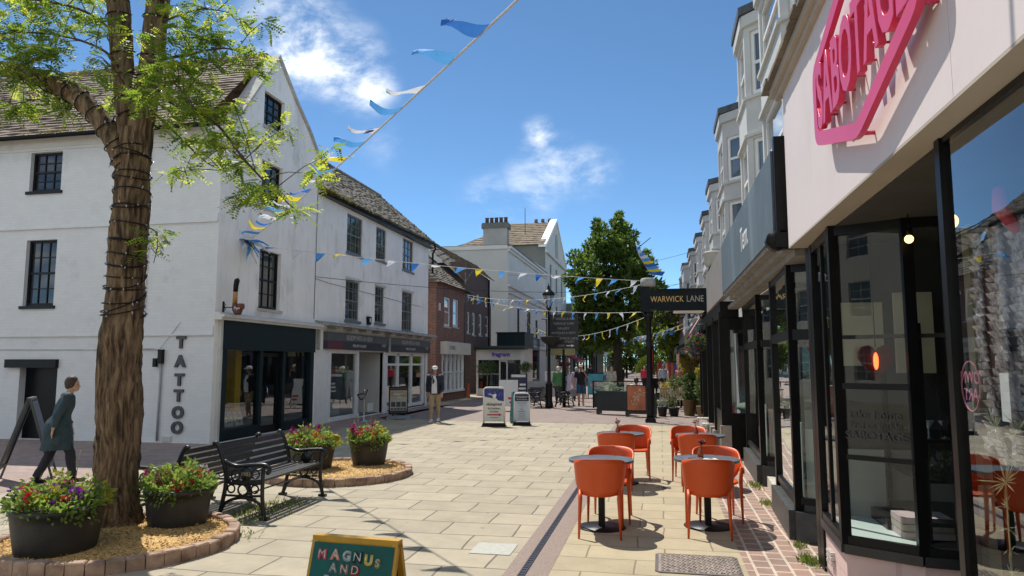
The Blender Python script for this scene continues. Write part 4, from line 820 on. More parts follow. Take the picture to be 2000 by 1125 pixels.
# lobby door standing open
dr = wpart('shop_door', MB().box(2.0,3.62,.05,2.06,4.55,.25).box(2.0,3.62,2.45,2.06,4.55,2.6).box(2.0,3.62,.25,2.06,3.74,2.45).box(2.0,4.43,.25,2.06,4.55,2.45), BLACK, s1)
m = MB(); m.quad((2.03,3.74,.25),(2.03,4.43,.25),(2.03,4.43,2.45),(2.03,3.74,2.45)); wpart('door_glass', m, GLASS2, dr)
m = MB(); m.tube([(1.97,4.40,.9),(1.93,4.40,.95),(1.93,4.40,1.5),(1.97,4.40,1.55)], .014, 6); m.tube([(1.93,4.40,1.5),(1.91,4.38,1.62),(1.94,4.36,1.68)], .01, 5); m.tube([(1.93,4.40,.95),(1.90,4.38,.85),(1.93,4.36,.78)], .01, 5); wpart('door_pull', m, M('bronze_pull', (.20,.16,.11), .35, .2, 9, metal=.8), dr)
# inside
m = MB(); x_, z0, z1 = 5.2, .05, 2.86
m.quad((1.36,-3.9,z0),(x_,-3.9,z0),(x_,6.84,z0),(1.36,6.84,z0)); m.quad((1.36,-3.9,z1),(x_,-3.9,z1),(x_,6.84,z1),(1.36,6.84,z1))
m.quad((x_,-3.9,z0),(x_,6.84,z0),(x_,6.84,z1),(x_,-3.9,z1)); m.quad((1.36,-3.9,z0),(x_,-3.9,z0),(x_,-3.9,z1),(1.36,-3.9,z1)); m.quad((1.42,6.84,z0),(x_,6.84,z0),(x_,6.84,z1),(1.42,6.84,z1))
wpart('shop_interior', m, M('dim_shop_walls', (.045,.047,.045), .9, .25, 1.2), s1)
m = MB(); m.box(1.42,6.78,.46,2.4,6.83,1.06); wpart('grey_display_wall', m, M('display_wall_grey', (.30,.31,.295), .8, .06, 2), s1)
m = MB(); m.box(2.32,6.0,.05,2.40,6.12,2.86); m.box(2.75,5.6,.05,2.83,5.7,2.86); wpart('cream_upright', m, M('cream_post', (.50,.46,.30), .6, .1, 4), s1)
m = MB(); m.prism([(1.40,5.98,.47),(1.80,5.76,.47),(2.25,6.75,.47),(1.44,6.80,.47)], (0,0,.03)); wpart('display_board', m, M('mint_white_board', (.62,.70,.66), .5, .05, 3), s1)
wpart('beige_blind', MB().box(1.48,6.60,1.78,1.86,6.63,2.32).box(1.95,6.60,1.72,2.25,6.63,2.4), M('blind_beige', (.55,.50,.36), .8, .1, 3), s1)
sh = wpart('display_shelf', MB().box(1.88,5.85,.62,2.35,6.75,.65).box(1.88,5.85,.93,2.35,6.75,.955).box(1.88,5.85,1.22,2.35,6.75,1.245).box(1.86,5.83,.48,1.9,5.87,2.1).box(1.86,6.72,.48,1.9,6.76,2.1).box(2.33,5.83,.48,2.37,5.87,2.1), BLACK, s1)
def item(nm, lab, cat, mb, mt, grp=None):
    o = bpy.data.objects.new(nm, mesh(nm, mb, mt)); C.objects.link(o); return tag(o, lab, cat, grp)
m = MB()
for k in range(5): m.box(1.72+k*.09,6.28,.505,1.80+k*.09,6.72,.60)
item('slatted_tray', 'black slatted tray on the floor of the pink shop window', 'tray', m, BLACK)
for k in range(3):
    m = MB(); m.box(1.75,5.98+k*.012,.502+k*.052,2.1,6.28,.548+k*.052); o = item('folded_jumper', ['bottom pale pink folded jumper of the pile in the pink shop window','middle beige folded jumper of the pile in the pink shop window','top dusty pink folded jumper of the pile in the pink shop window'][k], 'jumper', m, M('knit_%d'%k, [(.55,.42,.40),(.5,.42,.34),(.6,.45,.45)][k], .9, .1, 20, .4, 200), 'folded jumpers in the shop window')
m = MB(); m.box(1.86,5.80,.86,1.865,5.93,1.04); cdp = item('red_card', 'small red card with a white diamond on the shop window shelf', 'card', m, M('card_red', (.55,.03,.03), .5)); m = MB(); m.prism([(1.858,5.865,.90),(1.858,5.905,.95),(1.858,5.865,1.0),(1.858,5.825,.95)], (-.002,0,0)); part('diamond', m, WHITEP, cdp)
gl_ = bpy.data.materials.new('martini_glass'); gl_ = M('clear_glassware', (.5,.55,.55), .1, .1, 5)
for k in range(4):
    m = MB(); m.lathe([(.03,0),(.006,.01),(.005,.07),(.045,.13),(.04,.13),(.004,.072)], (1.95+.11*k, 5.95, 1.246), 12); item('cocktail_glass', ['cocktail glass at the street end of the shelf','second cocktail glass on the shelf','third cocktail glass on the shelf','cocktail glass at the inner end of the shelf'][k], 'glass', m, gl_, 'cocktail glasses on the shelf')
m = MB(); m.tube([(2.06,5.9,1.27),(2.06,5.9,1.36),(2.12,5.9,1.42),(2.18,5.9,1.36),(2.18,5.9,1.27)], .035, 8); item('black_handbag', 'black handbag with an arched handle on the upper shelf', 'handbag', m, BLACK)
m = MB(); ball_foliage(m, (2.0,5.95,1.08), (.09,.09,.1), 160, .04, .02, random.Random(4)); item('small_houseplant', 'small dark trailing houseplant under the upper shelf', 'plant', m, leafmat('houseplant_leaf', (.03,.05,.02), (.05,.08,.03), (.08,.1,.04)))
m = MB()
for a in range(2): m.tube([(1.72,6.3,1.74),(1.66+.12*a,6.3,1.86),(1.69+.06*a,6.3,1.93),(1.72,6.3,1.88)], .03, 8)
ht = item('heart_lamp', 'glowing red heart shaped lamp hanging in the pink shop window', 'lamp', MB().prism([(1.72,6.32,1.68)]+[(1.72+.135*math.sin(t)**3, 6.32, 1.83+.010*(13*math.cos(t)-5*math.cos(2*t)-2*math.cos(3*t)-math.cos(4*t))) for t in [math.pi+2*math.pi*k/22 for k in range(1,22)]], (0,.06,0)), M('heart_red', (.10,.004,.004), .3))
m = MB(); m.ell((1.71,6.31,1.82), (.02,.015,.07), 8, 6); part('glowing_bulb', m, M('heart_glow', (1,.2,.05), emit=(1,.09,.02,4)), ht)
m = MB(); m.tube([(1.72,6.35,1.93),(1.72,6.35,2.86)], .004, 4); part('flex', m, BLACK, ht)
YEL = M('warm_bulb', (1,.7,.2), emit=(1,.62,.18,2.4))
for k,(p,r_,lab) in enumerate((((1.6,4.36,2.59),.045,'round yellow pendant bulb lit behind the big pink shop window'),((1.75,5.5,2.68),.03,'small yellow pendant bulb lit inside the splayed window return'))):
    o = thing('pendant_bulb', lab, 'pendant lamp', (p[0],p[1],p[2])); m = MB(); m.ell((0,0,0),(r_,r_,r_),14,10); part('bulb', m, YEL, o); m = MB(); m.tube([(0,0,r_),(0,0,2.86-p[2])], .004, 4); m.lathe([(.015,0),(.02,.05)], (0,0,r_*.8), 8); part('flex', m, BLACK, o)
# silver chain-like garment of folded wrappers
rg = random.Random(15); m = MB()
for s_ in range(5):
    y_, x_ = 3.80-.105*s_, 1.50+.02*(s_%2); z = 2.42; sw = 0
    n = 30 if s_ not in (4,5) else 22
    for k in range(n):
        sw += rg.uniform(-.012,.012) + (.012 if k > 17 else 0)*(1 if s_%2 else -1)
        m.prism([(x_,y_+sw-.042,z),(x_+rg.uniform(-.02,.02),y_+sw+.042,z+rg.uniform(-.012,.012)),(x_+.012,y_+sw+.042,z-.034),(x_+.012,y_+sw-.042,z-.034)], (.01,0,0)); z -= .036
mb2 = MB(); mb2.box(1.56,3.32,1.62,1.58,3.86,2.45)
gm = item('foil_garment', 'garment of silver foil strips hanging behind the big shop window', 'garment', m, M('crinkled_foil', (.42,.43,.45), .25, .75, 26, .5, 60, metal=.4))
part('dark_lining', mb2, BLACK, gm)
m = MB(); m.tube([(1.47,3.44,2.56),(1.46,3.42,2.47),(1.50,3.38,2.36)], [.03,.035,.02], 8); part('red_bow', m, M('bow_red', (.5,.03,.05), .6), gm)
# spiky air plants on strings in the window
for k,(y_,z_) in enumerate(((3.52,1.52),(3.31,1.53),(3.46,1.30))):
    m = MB(); c_ = V((1.42,y_,z_))
    for _ in range(26):
        d = rv(rg); d.x *= .5; leafquad(m, c_, d+V((0,0,.35)), rv(rg), rg.uniform(.05,.11), .008)
    if k == 2:
        for q_ in range(6):
            for _ in range(8): d = rv(rg); leafquad(m, c_-ZP*(.10+.09*q_)+V((0,rg.uniform(-.03,.03),0)), d, rv(rg), rg.uniform(.03,.06), .007)
        m.tube([c_, c_-ZP*.62], .004, 4)
    item('air_plant', ['pale spiky air plant hanging highest against the big shop window','dark green air plant beside the taped notice','long trailing air plant hanging low in the big shop window'][k], 'air plant', m, leafmat('air_plant_leaf', (.30,.33,.2), (.4,.42,.25), (.4,.42,.2)))
m = MB(); m.box(1.40,3.32,1.56,1.402,3.40,1.76); item('window_notice', 'white paper notice taped inside the big shop window', 'notice', m, WHITEP)
# vinyl writing on the glass
PK = M('pink_vinyl', (.62,.22,.28), .5)
m = MB(); c_ = (1.352, 3.57, 1.70)
for k in range(32):
    a0, a1 = 2*math.pi*k/32, 2*math.pi*(k+1)/32
    m.bar((c_[0],c_[1]+.095*math.cos(a0),c_[2]+.11*math.sin(a0)), (c_[0],c_[1]+.095*math.cos(a1),c_[2]+.11*math.sin(a1)), .005, .005)
vo = wpart('window_decal', m, PK, wn)
for s_, dz in (('OWN',.035),('ART',-.04)): text('decal_lettering', s_, .078, PK, vo, V((1.352,3.57,1.70+dz))-origin(vo), (R(90),0,R(-90)), .001, mirror=True)
GV = M('black_vinyl', (.05,.05,.052), .5)
dirB = (B1-A1).normalized(); ang = math.atan2(dirB.y, dirB.x); cB = (A1+B1)/2 + V((-.02,-.012,0))
for s_, z_, sz in (('take home',1.42,.085),('find us inside',1.34,.07),('SABOTAGE',1.265,.085)): text('window_lettering', s_, sz, GV, wf, cB+ZP*z_-origin(wf), (R(90),0,ang), .001)

# ================================================================== slate blue fascia shop next door
s2 = thing('blue_fascia_shop', 'black framed shop under a deep slate blue fascia with small white lettering', 'shop', (1.4, 7.1, 0))
m = MB(); m.box(1.10,7.25,3.03,1.22,13.1,3.88); fo = wpart('fascia', m, BLUEGREY, s2)
text('fascia_lettering', 'Tern.', .46, WHITEP, fo, V((1.097,9.62,3.43))-origin(fo), (R(90),0,R(-90)), .002, sx=.85)
m = MB(); m.box(1.12,7.16,3.0,1.4,7.26,4.0); m.box(1.3,7.05,3.0,1.9,7.2,4.3); wpart('fascia_end', m, BLACK, s2)
m = MB(); m.tube([(1.12,7.28,2.98),(1.12,7.12,2.98)], .10, 12); m.tube([(1.2,7.28,2.98),(1.2,7.12,2.98)], .09, 12); m.box(1.1,7.1,2.9,1.34,7.3,3.04); wpart('awning_cassette', m, BLACK, s2)
m = MB(); m.box(1.12,7.3,2.98,1.5,13.1,3.028); m.box(1.22,7.3,2.91,1.5,13.1,2.98); m.box(1.30,7.3,2.84,1.5,14.4,2.91); wpart('soffit', m, M('weathered_soffit', (.23,.215,.19), .8, .2, 4), s2)
XA, XB = 1.40, 1.50
pts2 = [V((1.9,7.7,0)), V((1.36,8.0,0)), V((1.42,9.6,0)), V((1.95,9.75,0))]
pts3 = [V((2.0,11.2,0)), V((1.47,11.4,0)), V((1.53,13.7,0)), V((1.9,13.85,0))]
BOXF = M('grey_black_riser', (.045,.048,.048), .5, .3, 12)
ri = MB(); fr = MB(); gs = MB()
for pp in (pts2, pts3):
    for p,q in zip(pp, pp[1:]):
        wallseg(ri, p, q, 0, .30, -.1); wallseg(ri, p, q, .30, .36, .03); fr.bar(p+ZP*.40, q+ZP*.40, .05, .07); fr.bar(p+ZP*2.10, q+ZP*2.10, .07, .11); fr.bar(p+ZP*2.80, q+ZP*2.80, .06, .08)
        gs.quad(p+ZP*.4, q+ZP*.4, q+ZP*2.8, p+ZP*2.8)
    for p in pp[1:3]: fr.box(p.x-.04,p.y-.04,.3,p.x+.04,p.y+.04,2.84)
    for p in (pp[0],pp[3]): fr.box(p.x-.03,p.y-.03,.3,p.x+.03,p.y+.03,2.84)
    if pp is pts2: mid = pp[1].lerp(pp[2],.5); 
fr.box(1.36,7.0,.0,1.46,7.12,2.9); fr.box(1.9,7.1,0,1.98,7.7,2.9); fr.bar(pts2[0].lerp(pts2[1],.55)+ZP*.4, pts2[0].lerp(pts2[1],.55)+ZP*2.1, .03, .03)
wsplit('stall_riser', ri, BOXF, s2); fw_ = wpart('shop_window', fr, BLACK, s2); wsplit('window_glass', gs, glass('tern_glass', (.70,.75,.73), .9), fw_)
m = MB(); m.prism([(1.42,9.62,.0),(1.5,11.38,.0),(2.0,11.2,.0),(1.95,9.76,.0)], (0,0,.16)); wpart('door_step', m, M('stone_step', (.50,.47,.40), .8, .12, 8), s2)
dr = wpart('shop_door', MB().box(1.96,9.8,.17,2.0,9.95,2.2).box(1.96,11.0,.17,2.0,11.15,2.2).box(1.96,9.95,.17,2.0,11.0,.4).box(1.96,9.95,2.05,2.0,11.0,2.2), BLACK, s2); wpart('door_glass', MB().quad((1.98,9.95,.4),(1.98,11,.4),(1.98,11,2.05),(1.98,9.95,2.05)), GLASS2, dr)
m = MB(); m.quad((4,7.1,.05),(4,13.9,.05),(4,13.9,2.85),(4,7.1,2.85)); m.quad((1.5,7.1,.05),(4,7.1,.05),(4,13.9,.05),(1.5,13.9,.05)); m.quad((1.5,7.1,2.83),(4,7.1,2.83),(4,13.9,2.83),(1.5,13.9,2.83)); m.quad((2.0,13.88,.05),(4,13.88,.05),(4,13.88,2.83),(2.0,13.88,2.83))
wpart('shop_interior', m, M('pale_shop_interior', (.24,.25,.235), .9, .2, 1.5), s2)
for k,(pp) in enumerate((pts2,pts3)):
    m = MB(); a, b = pp[1]+V((.07,.08,0)), pp[2]+V((.07,-.08,0)); m.prism([a+ZP*.42, b+ZP*.42, b+ZP*1.18, a+ZP*1.18], (.012,0,0)); c_, d_ = pp[1]+V((.1,.03,0)), pp[0]+V((0,.07,0)); m.prism([c_+ZP*.42, d_+ZP*.42, d_+ZP*1.12, c_+ZP*1.12], (0,.012,0)); item('frosted_screen', ['pale frosted half screen inside the nearer blue fascia shop window','pale frosted half screen inside the farther blue fascia shop window'][k], 'screen', m, M('frosted_mint', (.55,.62,.58), .4, .05, 2))
    m = MB(); 
    for q_ in range(2): m.tube([(1.85+.12*q_,pp[1].y+.35,1.1),(1.86+.12*q_,pp[1].y+.36,2.05)], .035, 8)
    item('pale_drape', ['pair of pale hanging drapes in the nearer blue fascia shop window','pair of pale hanging drapes in the farther blue fascia shop window'][k], 'drape', m, M('drape_cream', (.5,.5,.38), .8))
m = MB(); m.lathe([(.0,.0),(.09,.03),(.13,.13),(.09,.24),(.03,.27)], (1.72,8.5,1.86), 16); lo = item('red_lantern', 'round red paper lantern hanging in the blue fascia shop window', 'lantern', m, M('lantern_red', (.30,.012,.02), .5)); m = MB(); m.tube([(1.72,8.5,2.13),(1.72,8.5,2.8)], .005, 4); part('cord', m, BLACK, lo)
# ------------------------------------------------ dark shop beyond with deep black pilasters
s3 = thing('black_panelled_shop', 'black panelled shop with a taupe fascia and stone footed pilasters beyond the blue fascia', 'shop', (1.2,14.6,0))
m = MB(); m.box(1.11,13.12,3.0,1.22,17.6,3.86); m.box(1.12,13.12,3.86,1.4,17.6,3.9); fo = wpart('fascia', m, BROWNF, s3)
m = MB(); m.box(1.15,14.4,2.7,1.5,22,3.0); m.box(1.17,14.5,.05,2.1,14.56,.85); m.box(1.17,14.56,.05,1.2,16.4,.85)
for y_ in (14.47,16.35,18.4,20.6,21.8): m.box(1.13,y_,.35,1.33,y_+.16,2.8)
m.box(1.3,16.4,.05,1.34,22,.6); m.box(2.02,14.5,.85,2.1,14.56,2.7); m.box(1.17,14.5,2.45,2.1,14.56,2.7)
wpart('pilasters', m, BLACK, s3)
m = MB(); m.quad((1.2,14.55,.85),(2.02,14.55,.85),(2.02,14.55,2.45),(1.2,14.55,2.45)); m.quad((1.22,14.6,.85),(1.22,16.35,.85),(1.22,16.35,2.7),(1.22,14.6,2.7)); m.quad((1.34,16.4,.6),(1.34,22,.6),(1.34,22,2.7),(1.34,16.4,2.7)); wpart('window_glass', m, GLASS2, s3)
m = MB()
for y_ in (16.3,17.26,18.36): m.box(1.09,y_,.0,1.38,y_+.26,.36)
m.box(1.10,14.40,0,1.30,14.5,.62)
wsplit('stone_foot', m, M('stone_foot', (.33,.29,.25), .8, .15, 8), s3)
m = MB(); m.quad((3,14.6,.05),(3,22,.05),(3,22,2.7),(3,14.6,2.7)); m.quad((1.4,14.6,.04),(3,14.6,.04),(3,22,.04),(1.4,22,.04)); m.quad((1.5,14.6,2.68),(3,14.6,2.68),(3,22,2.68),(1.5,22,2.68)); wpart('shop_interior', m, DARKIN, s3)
m = MB(); m.ell((1.75,15.2,.93),(.28,.5,.1),14,8); item('pale_cushion', 'pale green cushion on the window seat of the black shop', 'cushion', m, M('cushion_pale', (.45,.5,.36), .8))
# ------------------------------------------------ terrace of bay windowed houses above the shops
HW = [M('terrace_white_%d'%k, c, .65, .06, 1.5, .1, 20, stain_or_sheen=((.38,.37,.34), 1.2, .62, .4)) for k, c in enumerate(((.52,.52,.49),(.54,.54,.51),(.48,.48,.46),(.50,.51,.49)))]
hl = ['white terraced house above the blue fascia, its bay topped with green copper','tall white house whose bay has a dark flat roof, second along the terrace','white house with a wide bay and lead flashing, third along the terrace','white house with a narrow bay, fourth along the terrace','pale house with a small bay, fifth along the terrace','pale house with a low bay roof, sixth along the terrace','far pale house before the brick gable','brown brick house with a tiled oriel at the far end of the terrace']
#   y0, y1, bay centre, front half, upper sill/head, lower sill/head, roof z, wall top
hs_ = [(7.1,12.4,10.9,1.0,(6.5,7.5),(4.4,5.7),7.9,10.5),(12.4,16.6,14.45,.62,(6.85,8.1),(4.7,6.0),8.45,9.0),(16.6,21.6,19.6,.75,(6.45,7.6),(4.7,5.9),8.25,8.6),(21.6,25.6,23.8,.7,(5.9,6.95),(4.2,5.3),7.45,7.7),
       (25.6,30.0,27.6,.8,(5.7,6.7),(4.1,5.1),7.2,7.5),(30,36,32.8,.9,(5.8,6.8),(4.1,5.1),7.3,7.6),(36,47,40.5,1.2,(6.0,7.2),(4.2,5.4),7.8,8.2),(47,60,52.5,1.6,(6.3,7.4),(4.2,5.4),8.6,8.9)]
for k,(y0,y1,c_,hf,up_,lo_,rz,wt) in enumerate(hs_):
    b = thing('terraced_house', hl[k], 'house', (2.2,y0,0), 0, 'terrace of bay fronted houses')
    mt = HW[k%4] if k < 7 else BRICK2
    m = MB(); wall(m, V((2.2,y0,0)), YP, NX, [(0,wt),(y1-y0,wt)], [], .1, zb=2.9); m.quad((2.2,y0,wt),(2.2,y1,wt),(9,y1,wt),(9,y0,wt)); m.quad((2.2,y0,2.9),(9,y0,2.9),(9,y0,wt),(2.2,y0,wt)); m.quad((2.2,y1,2.9),(2.2,y1,wt),(9,y1,wt),(9,y1,2.9))
    if k > 2: m.quad((2.2,y0,0),(2.2,y1,0),(2.2,y1,2.9),(2.2,y0,2.9))
    m.frame(V((2.2,y0,0)), YP, NX, 0,y1-y0,wt-.2,wt,0,.12); m.frame(V((2.2,y0,0)), YP, NX, .0,.12,3.9,wt,0,.06)
    wpart('wall', m, mt, b)
    f = 1.7; sp = .5
    P_ = [V((f+sp,c_-hf-sp,0)), V((f,c_-hf,0)), V((f,c_+hf,0)), V((f+sp,c_+hf+sp,0))]
    zb_ = lo_[0]-.9; bm = MB(); bay = None
    faces = []
    for p,q in zip(P_,P_[1:]):
        U_ = (q-p).normalized(); N_ = V((-U_.y,U_.x,0)); Ln = (q-p).length
        hh = [(.13,Ln-.13,up_[0],up_[1]),(.13,Ln-.13,lo_[0],lo_[1])]
        wall(bm, p, U_, N_, [(0,rz),(Ln,rz)], hh, .08, zb=zb_); faces.append((p,U_,N_,hh,Ln))
        for z in (up_[0]-.08, lo_[0]-.08, lo_[1]+.04): bm.frame(p,U_,N_,0,Ln,z,z+.06,.0,.05)
        bm.frame(p,U_,N_,0,Ln,rz-.24,rz-.02,0,.07)
    bm.add([p+ZP*zb_ for p in P_], [(0,1,2,3)])
    bay = wpart('bay', bm, HW[k%4] if k < 7 else HW[2], b)
    for p,U_,N_,hh,Ln in faces:
        for h in hh:
            fm_ = MB(); a0,a1,z0,z1 = h; zm = (z0+z1)/2
            for bx in ((a0,a0+.07,z0,z1),(a1-.07,a1,z0,z1),(a0+.07,a1-.07,z0,z0+.08),(a0+.07,a1-.07,z1-.07,z1),(a0+.07,a1-.07,zm-.03,zm+.03)): fm_.frame(p,U_,N_,bx[0],bx[1],bx[2],bx[3],-.09,-.04)
            wo_ = wpart('window', fm_, WHITEP, b); wpart('pane', MB().frame(p,U_,N_,a0+.03,a1-.03,z0+.03,z1-.03,-.085,-.075), PANEB, wo_)
    m = MB(); o_ = .1; m.prism([V((f+sp+.1,c_-hf-sp-.16,rz)), V((f-o_,c_-hf-.06,rz)), V((f-o_,c_+hf+.06,rz)), V((f+sp+.1,c_+hf+sp+.16,rz))], ZP*.16); wpart('bay_roof', m, M('copper_green', (.22,.36,.29), .7, .2, 5) if k == 0 else (TILE_O if k == 7 else M('bay_roof_lead', (.07,.075,.08), .6, .3, 5)), b)
    if k == 0:
        m = MB(); 
        for p,q in zip(P_,P_[1:]): m.prism([p+ZP*8.06, q+ZP*8.06, q+ZP*9.3, p+ZP*9.3], (.02,.0,0))
        wpart('copper_band', m, M('copper_sheet', (.25,.40,.32), .7, .25, 6), b)
    m = MB(); m.tube([(2.12,y0+.1,wt),(2.12,y0+.1,3.9)], .04, 6); wpart('drainpipe', m, OFFW, b)
# far corner turret
tu = thing('corner_turret_house', 'red brick house with a little domed turret beyond the terrace of bays', 'house', (1.9,66,0)); m = MB(); m.box(1.6,60.5,0,9,75,7.7); wpart('wall', m, BRICK, tu); m = MB(); m.prism([(1.55,60.4,7.7),(1.55,75,7.7),(2.4,75,8.5),(2.4,60.4,8.5)], (.8,0,0)); wpart('parapet', m, HW[2], tu); m = MB(); m.lathe([(.22,7.7),(.22,8.7),(.27,8.72),(.24,8.9),(.12,9.1),(.03,9.2),(.03,9.4)], (1.9,61,0), 12); wpart('turret', m, M('turret_grey', (.3,.32,.33), .7), tu)
# shop units below the terrace beyond the lane sign
SHM = [M('shop_black', (.014,.016,.018), .45), M('shop_green', (.02,.05,.045), .45), M('shop_navy', (.02,.025,.045), .45), M('shop_brown', (.06,.04,.03), .5)]
for k,(y0,y1) in enumerate(((23.2,27.5),(27.5,32),(32,38),(38,47),(47,60))):
    b = thing('shop_unit', ['dark cafe front just past the lane sign','dark green cafe front under navy awnings','navy shop front beyond the cafes','brown shop front beyond the navy one','black shop front at the far end beneath the terrace'][k], 'shop front', (1.6,y0,0), 0, 'shop fronts beyond the lane sign')
    m = MB(); m.box(1.5,y0,2.75,2.15,y1,3.6); m.box(1.58,y0,0,2.15,y1,.6)
    n = 2
    for i in range(n+1): a = y0+(y1-y0-.3)*i/n; m.box(1.52,a,.6,1.75,a+.3,2.75)
    wpart('surround', m, SHM[k%4], b); wpart('shop_glass_panel', MB().box(1.62,y0+.1,.6,1.66,y1-.1,2.75), PANE, b)
# awnings
NAVY = M('navy_canvas', (.016,.02,.03), .75, .15, 3); PKC = M('faded_pink_canvas', (.42,.22,.21), .8, .15, 3)
for k,(y0,y1,z0,z1,x0,mt,lab) in enumerate(((24.2,26.8,2.78,3.62,1.02,PKC,'faded pink scalloped awning just past the lane sign'),(26.0,29.3,2.32,2.72,.58,NAVY,'lower navy awning over the cafe tables'),(29.6,33.5,2.36,2.9,.62,NAVY,'farther navy awning over the cafe tables'))):
    m = MB(); m.prism([(1.5,y0,z1),(1.5,y0,z1-.06),(x0,y0,z0),(x0,y0,z0+.08)], (0,y1-y0,0)); aw = solo('cafe_awning', m, mt, lab, 'awning', group='awnings on the right side'); aw
    m = MB()
    for i in range(14): a = y0+(y1-y0)*i/14; m.prism([(x0,a,z0+.04),(x0,a+(y1-y0)/14,z0+.04),(x0,a+(y1-y0)/14*.75,z0-.16),(x0,a+(y1-y0)/14*.25,z0-.16)], (.015,0,0))
    part('valance', m, mt, aw); [part('awning_arm', MB().tube([(1.5,q_,z0-.4),(x0+.05,q_,z0)], .02, 5), LEAD, aw) for q_ in (y0+.1,y1-.1)]
# ------------------------------------------------ lane sign gantry on a cast iron post
la = thing('lane_sign_gantry', 'dark beam sign reading WARWICK LANE on an ornate black iron post', 'sign', (-.33,22.7,0))
m = MB(); m.box(-.16,-.16,0,.16,.16,.10); m.box(-.13,-.13,.10,.13,.13,.17); m.lathe([(.12,.17),(.13,.3),(.115,.36),(.13,.5),(.12,.95),(.14,1.0),(.14,1.06),(.10,1.12),(.085,2.2),(.12,2.26),(.12,2.34),(.085,2.4),(.08,3.1),(.14,3.2),(.16,3.4)], (0,0,0), 14); part('post', m, BLACKM, la)
m = MB(); m.box(-.24,-.17,3.38,.06,.17,4.18); m.box(.06,-.13,3.46,2.0,.13,4.06); m.box(.24,-.16,4.06,2.0,.16,4.10); m.box(.24,-.16,3.42,2.0,.16,3.46); part('beam', m, M('gantry_teal_black', (.004,.009,.012), .4, .2, 3, spec=.2), la)
m = MB(); m.box(.75,-.2,3.33,1.62,.2,3.41); part('strip_light_housing', m, M('cream_housing', (.6,.52,.42), .6), la)
text('sign_lettering', 'WARWICK', .26, M('gilt', (.62,.42,.16), .4, metal=.3), la, (.57,-.14,3.77), (R(90),0,0), .008, sx=.77, sp=1.02)
text('sign_lettering', 'LANE', .275, M('faded_gilt', (.40,.35,.30), .5), la, (1.41,-.14,3.77), (R(90),0,0), .008, sx=.77, sp=1.02)
m = MB()
for k in range(5):
    cx, cz, r_ = .35+.32*k, 3.25+.03*(k%2), .11 if k else .2
    m.tube([(cx+r_*(1-t*.022)*math.cos(t*.5), 0, cz+r_*(1-t*.022)*math.sin(t*.5)-.03*k*0) for t in range(0,26)], .014, 5)
m.tube([(.08,0,2.6),(.15,0,2.9),(.35,0,3.15),(.7,0,3.32),(1.9,0,3.36)], .02, 6); m.tube([(.08,0,2.45),(.3,0,2.85),(.28,0,3.05),(.15,0,3.0)], .016, 6)
part('scrollwork', m, BLACKM, la)
m = MB(); m.lathe([(.19,4.18),(.23,4.2),(.23,4.42),(.19,4.45),(.04,4.46)], (0,0,0), 14); part('post_cap', m, M('grey_white_cap', (.33,.34,.33), .7, .2, 6), la)
cr = solo('parapet_urn', MB().lathe([(.10,0),(.2,.06),(.24,.2),(.24,.34),(.26,.36),(.2,.4)], (0,0,0), 14), M('urn_grey', (.4,.4,.37), .8, .15, 6), 'weathered round urn on the end of the taupe fascia', 'urn', (1.32,18.0,4.12))
m = MB(); m.box(-.12,-.2,-.2,.5,.3,0); m.tube([(0,0,-.2),(.05,.02,-1.2)], .06, 6); part('bracket', m, BLACK, cr)

# ------------------------------------------------ buildings added behind the camera to bounce sunlight onto shaded walls (seen only in the window reflections)
CRB = M('cream_stucco', (.70,.66,.57), .8, .06, 1.0, .2, 12)
b = thing('bounce_building', 'cream stucco building added behind the viewpoint to bounce sunlight', 'building', (-26,-15,0)); hh = [(2+4*i, 3.3+4*i, z0, z0+1.8) for i in range(7) for z0 in (.9,4.0,7.0)]
m = MB(); wall(m, V((-26,-15,0)), XP, YP, [(0,10),(30,10)], hh, .15); m.quad((-26,-15,10),(4,-15,10),(4,-24,10),(-26,-24,10)); wpart('wall', m, CRB, b)
for h in hh: sash(b, V((-26,-15,0)), XP, YP, h, .08, 2, 2, WHITEP, PANE, None)
b = thing('bounce_building', 'white stucco building added beyond the pink shop to bounce sunlight', 'building', (1.5,-4,0)); hh = [(1.2+2.6*i, 2.3+2.6*i, z0, z0+1.7) for i in range(4) for z0 in (.8,3.9,6.6)]
m = MB(); wall(m, V((1.5,-14.9,0)), YP, NX, [(0,9),(10.8,9)], hh, .15); m.quad((1.5,-4.1,0),(8,-4.1,0),(8,-4.1,9),(1.5,-4.1,9)); m.quad((1.5,-14.9,9),(1.5,-4.1,9),(8,-4.1,9),(8,-14.9,9)); wpart('wall', m, HW[1], b)
for h in hh: sash(b, V((1.5,-14.9,0)), YP, NX, h, .08, 2, 2, WHITEP, PANE, None)
